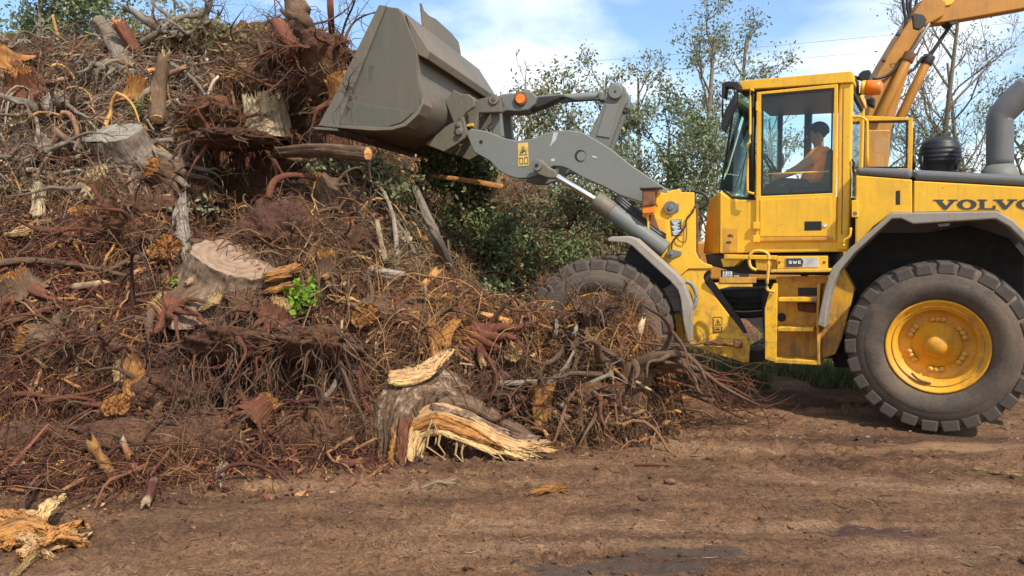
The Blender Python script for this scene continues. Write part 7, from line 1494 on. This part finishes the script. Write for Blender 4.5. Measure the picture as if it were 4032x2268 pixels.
# ------------------------------------------------------------------ TREES
def tree(label, px, top, depth, spread, mat, seed, nleaf=4000, leaf=.085, trunk=.12, bare=.0, lean=0, barkm='bark_grey', levels=4, start=.25, group='trees behind the yard', size=None, tdens=1.0, ground=None):
    rng = np.random.default_rng(seed); tp = at_y(q(px, top), depth); bx_, by_ = tp[0] - lean, depth; Ht = tp[2]
    base_ = np.array([bx_, by_, -.1]); root = empty('tree', base_); tag(root, label, 'tree', None)
    segP, segR, tips = [], [], []
    def grow(p, d, L, r, lev):
        n = 5; P = [p]; dd = d
        for i in range(n - 1): dd = unit(dd + rng.normal(0, .13 if lev else .045, 3) + np.array([0, 0, .05])); P.append(P[-1] + dd * L / (n - 1))
        segP.append(P); segR.append(np.linspace(r, r * (.55 if lev else .35), n))
        if lev >= levels: tips.extend(P[1:]); return
        if lev >= levels - 1: tips.extend(P[2:])
        nc = (9 if lev == 0 else rng.integers(3, 5))
        for k in range(nc):
            u = (start + (1 - start) * (k + .5 * rng.random()) / nc) if lev == 0 else .35 + .65 * rng.random(); f = u * (n - 1); i = min(int(f), n - 2); c = np.array(P[i]) * (1 - f + i) + np.array(P[i+1]) * (f - i)
            az = rng.random() * 6.28; o_ = np.array([math.cos(az), math.sin(az), 0]) ; nd_ = unit(unit(np.array(P[i+1]) - P[i]) * (.75 if lev == 0 else .8) + o_ * (.75 if lev == 0 else .7) + [0, 0, .15])
            l = (spread * (1.15 - .55 * u) if lev == 0 else L * (.45 + .25 * rng.random())); grow(c, nd_, l, r * (.42 if lev == 0 else .5) * (1.1 - .5 * u), lev + 1)
        if lev == 0: tips.append(P[-1])
    segcap = 0
    grow(base_, unit([lean / max(Ht, 1), 0, 1]), Ht + .1, trunk, 0)
    V, F, G = tubes(np.array(segP), np.maximum(np.array(segR), .006), 5); np_mesh('trunk', V, F, M[barkm], root, None, G, True, base_)
    if nleaf:
        T = np.array(tips); nt = len(T); pick = rng.random(nt) ** 2; pick = pick / pick.sum(); C = T[rng.choice(nt, nleaf, p=pick)] + rng.normal(0, 1, (nleaf, 3)) * (spread * .075 + .06)
        V, F, col = leaves(C, leaf, rng, .45); np_mesh('crown', V, F, mat, root, col, None, False, base_)
    return root
TL_ = M['leaf']
tree('leafy birch filling the top left corner behind the heap', 45, -130, 26, 2.8, M['leaf_birch'], 601, 12000, 0.080, .15)
tree('leafy birch second from the top left corner', 140, -60, 27, 2.5, M['leaf_birch'], 602, 9000, 0.080, .14)
tree('slim birch left of the skyline log', 235, -60, 28, 1.9, M['leaf_birch'], 603, 4500, 0.072, .11)
tree('slim birch behind the skyline log', 345, -80, 27, 1.8, M['leaf_birch'], 604, 4500, 0.072, .11)
tree('thin birch right of the skyline log', 425, -40, 29, 1.1, M['leaf_birch'], 605, 825, 0.068, .10)
tree('bushy tree just right of the bucket coupler, below the tilt rod', 1335, 268, 21, 1.7, M['leaf_olive'], 606, 4125, 0.060, .10, start=.1)
tree('bushy tree between the tilt rod and the bell crank', 1435, 292, 22, 1.6, M['leaf_olive'], 607, 3300, 0.060, .09, start=.1)
tree('slim sparse tree directly behind the bell crank pin', 1532, 178, 24, 1.3, TL_, 608, 1430, 0.060, .10)
tree('slim tree right of the bell crank pin', 1612, 196, 25, 1.3, TL_, 609, 1430, 0.060, .10)
tree('dense green bush tree left of the cab mirror', 1660, 335, 22, 1.7, TL_, 610, 4950, 0.064, .10, start=.08)
tree('tallest sparse tree with clustered leaves left of the cab roof', 1757, 92, 27, 2.0, TL_, 611, 2860, 0.068, .15)
tree('tall sparse tree touching the cab roof corner', 1838, 100, 28, 1.8, TL_, 612, 2200, 0.068, .14)
tree('dense bush tree right beside the cab windscreen', 1775, 370, 22, 1.5, TL_, 613, 3850, 0.064, .10, start=.08)
tree('thin leafy tree between the bell crank and the dense bush', 1585, 330, 23, 1.4, TL_, 614, 1925, 0.060, .09, start=.12)
tree('bare white-twigged tree seen through the cab window', 1985, 290, 26, 1.6, TL_, 615, 120, 0.048, .08, levels=4)
tree('bare tree left of the excavator boom', 2215, 120, 27, 2.0, TL_, 616, 250, 0.048, .11)
tree('large bare tree right of the excavator boom', 2370, 70, 25, 2.6, TL_, 617, 700, 0.048, .14)
tree('bare tree with few leaves behind the pre-cleaner', 2450, 150, 26, 2.2, TL_, 618, 900, 0.052, .12)
tree('leafy tree at the right edge behind the exhaust stack', 2575, 80, 23, 1.8, TL_, 619, 2090, 0.064, .13)
tree('small leafy tree low behind the open far door', 2310, 330, 24, 1.4, TL_, 620, 990, 0.056, .08)
tree('low bushy tree seen low through the cab window', 1940, 425, 24, 1.5, TL_, 621, 1650, 0.056, .08, start=.1)
tree('low bushy tree behind the engine hood', 2440, 395, 24, 1.8, TL_, 622, 1650, 0.056, .09, start=.1)
tree('bare wispy sapling between the bucket and the tilt rod', 1290, 175, 18, .9, TL_, 623, 40, 0.040, .035, levels=3)
# ------------------------------------------------------------------ GRASS BEHIND THE MACHINE
N = 40000; gxx = rs.uniform(1.6, 12, N); gyy = 9.1 + 11 * rs.random(N) ** 1.5; den = vnoise(gxx * 1.3, gyy * 1.3, 5); k = den > .35; C = np.stack([gxx, gyy, np.zeros(N)], 1)[k]; N = len(C)
hgt = rs.uniform(.08, .32, N)[:, None]; d_ = rs.normal(0, .35, (N, 3)); d_[:, 2] = 1; w_ = rs.normal(0, 1, (N, 3)); w_[:, 2] = 0; w_ /= np.linalg.norm(w_, axis=1, keepdims=True)
V = np.stack([C - w_ * .010, C + w_ * .010, C + d_ * hgt], 1).reshape(-1, 3); F = np.arange(3 * N).reshape(N, 3)
tag(np_mesh('grass', V, F, M['leaf_dark'], col=np.repeat(rs.random(N)[:, None] * np.ones(3), 3, axis=0), smooth=False), 'rough grass on the ground behind the loader', 'grass', kind='stuff')
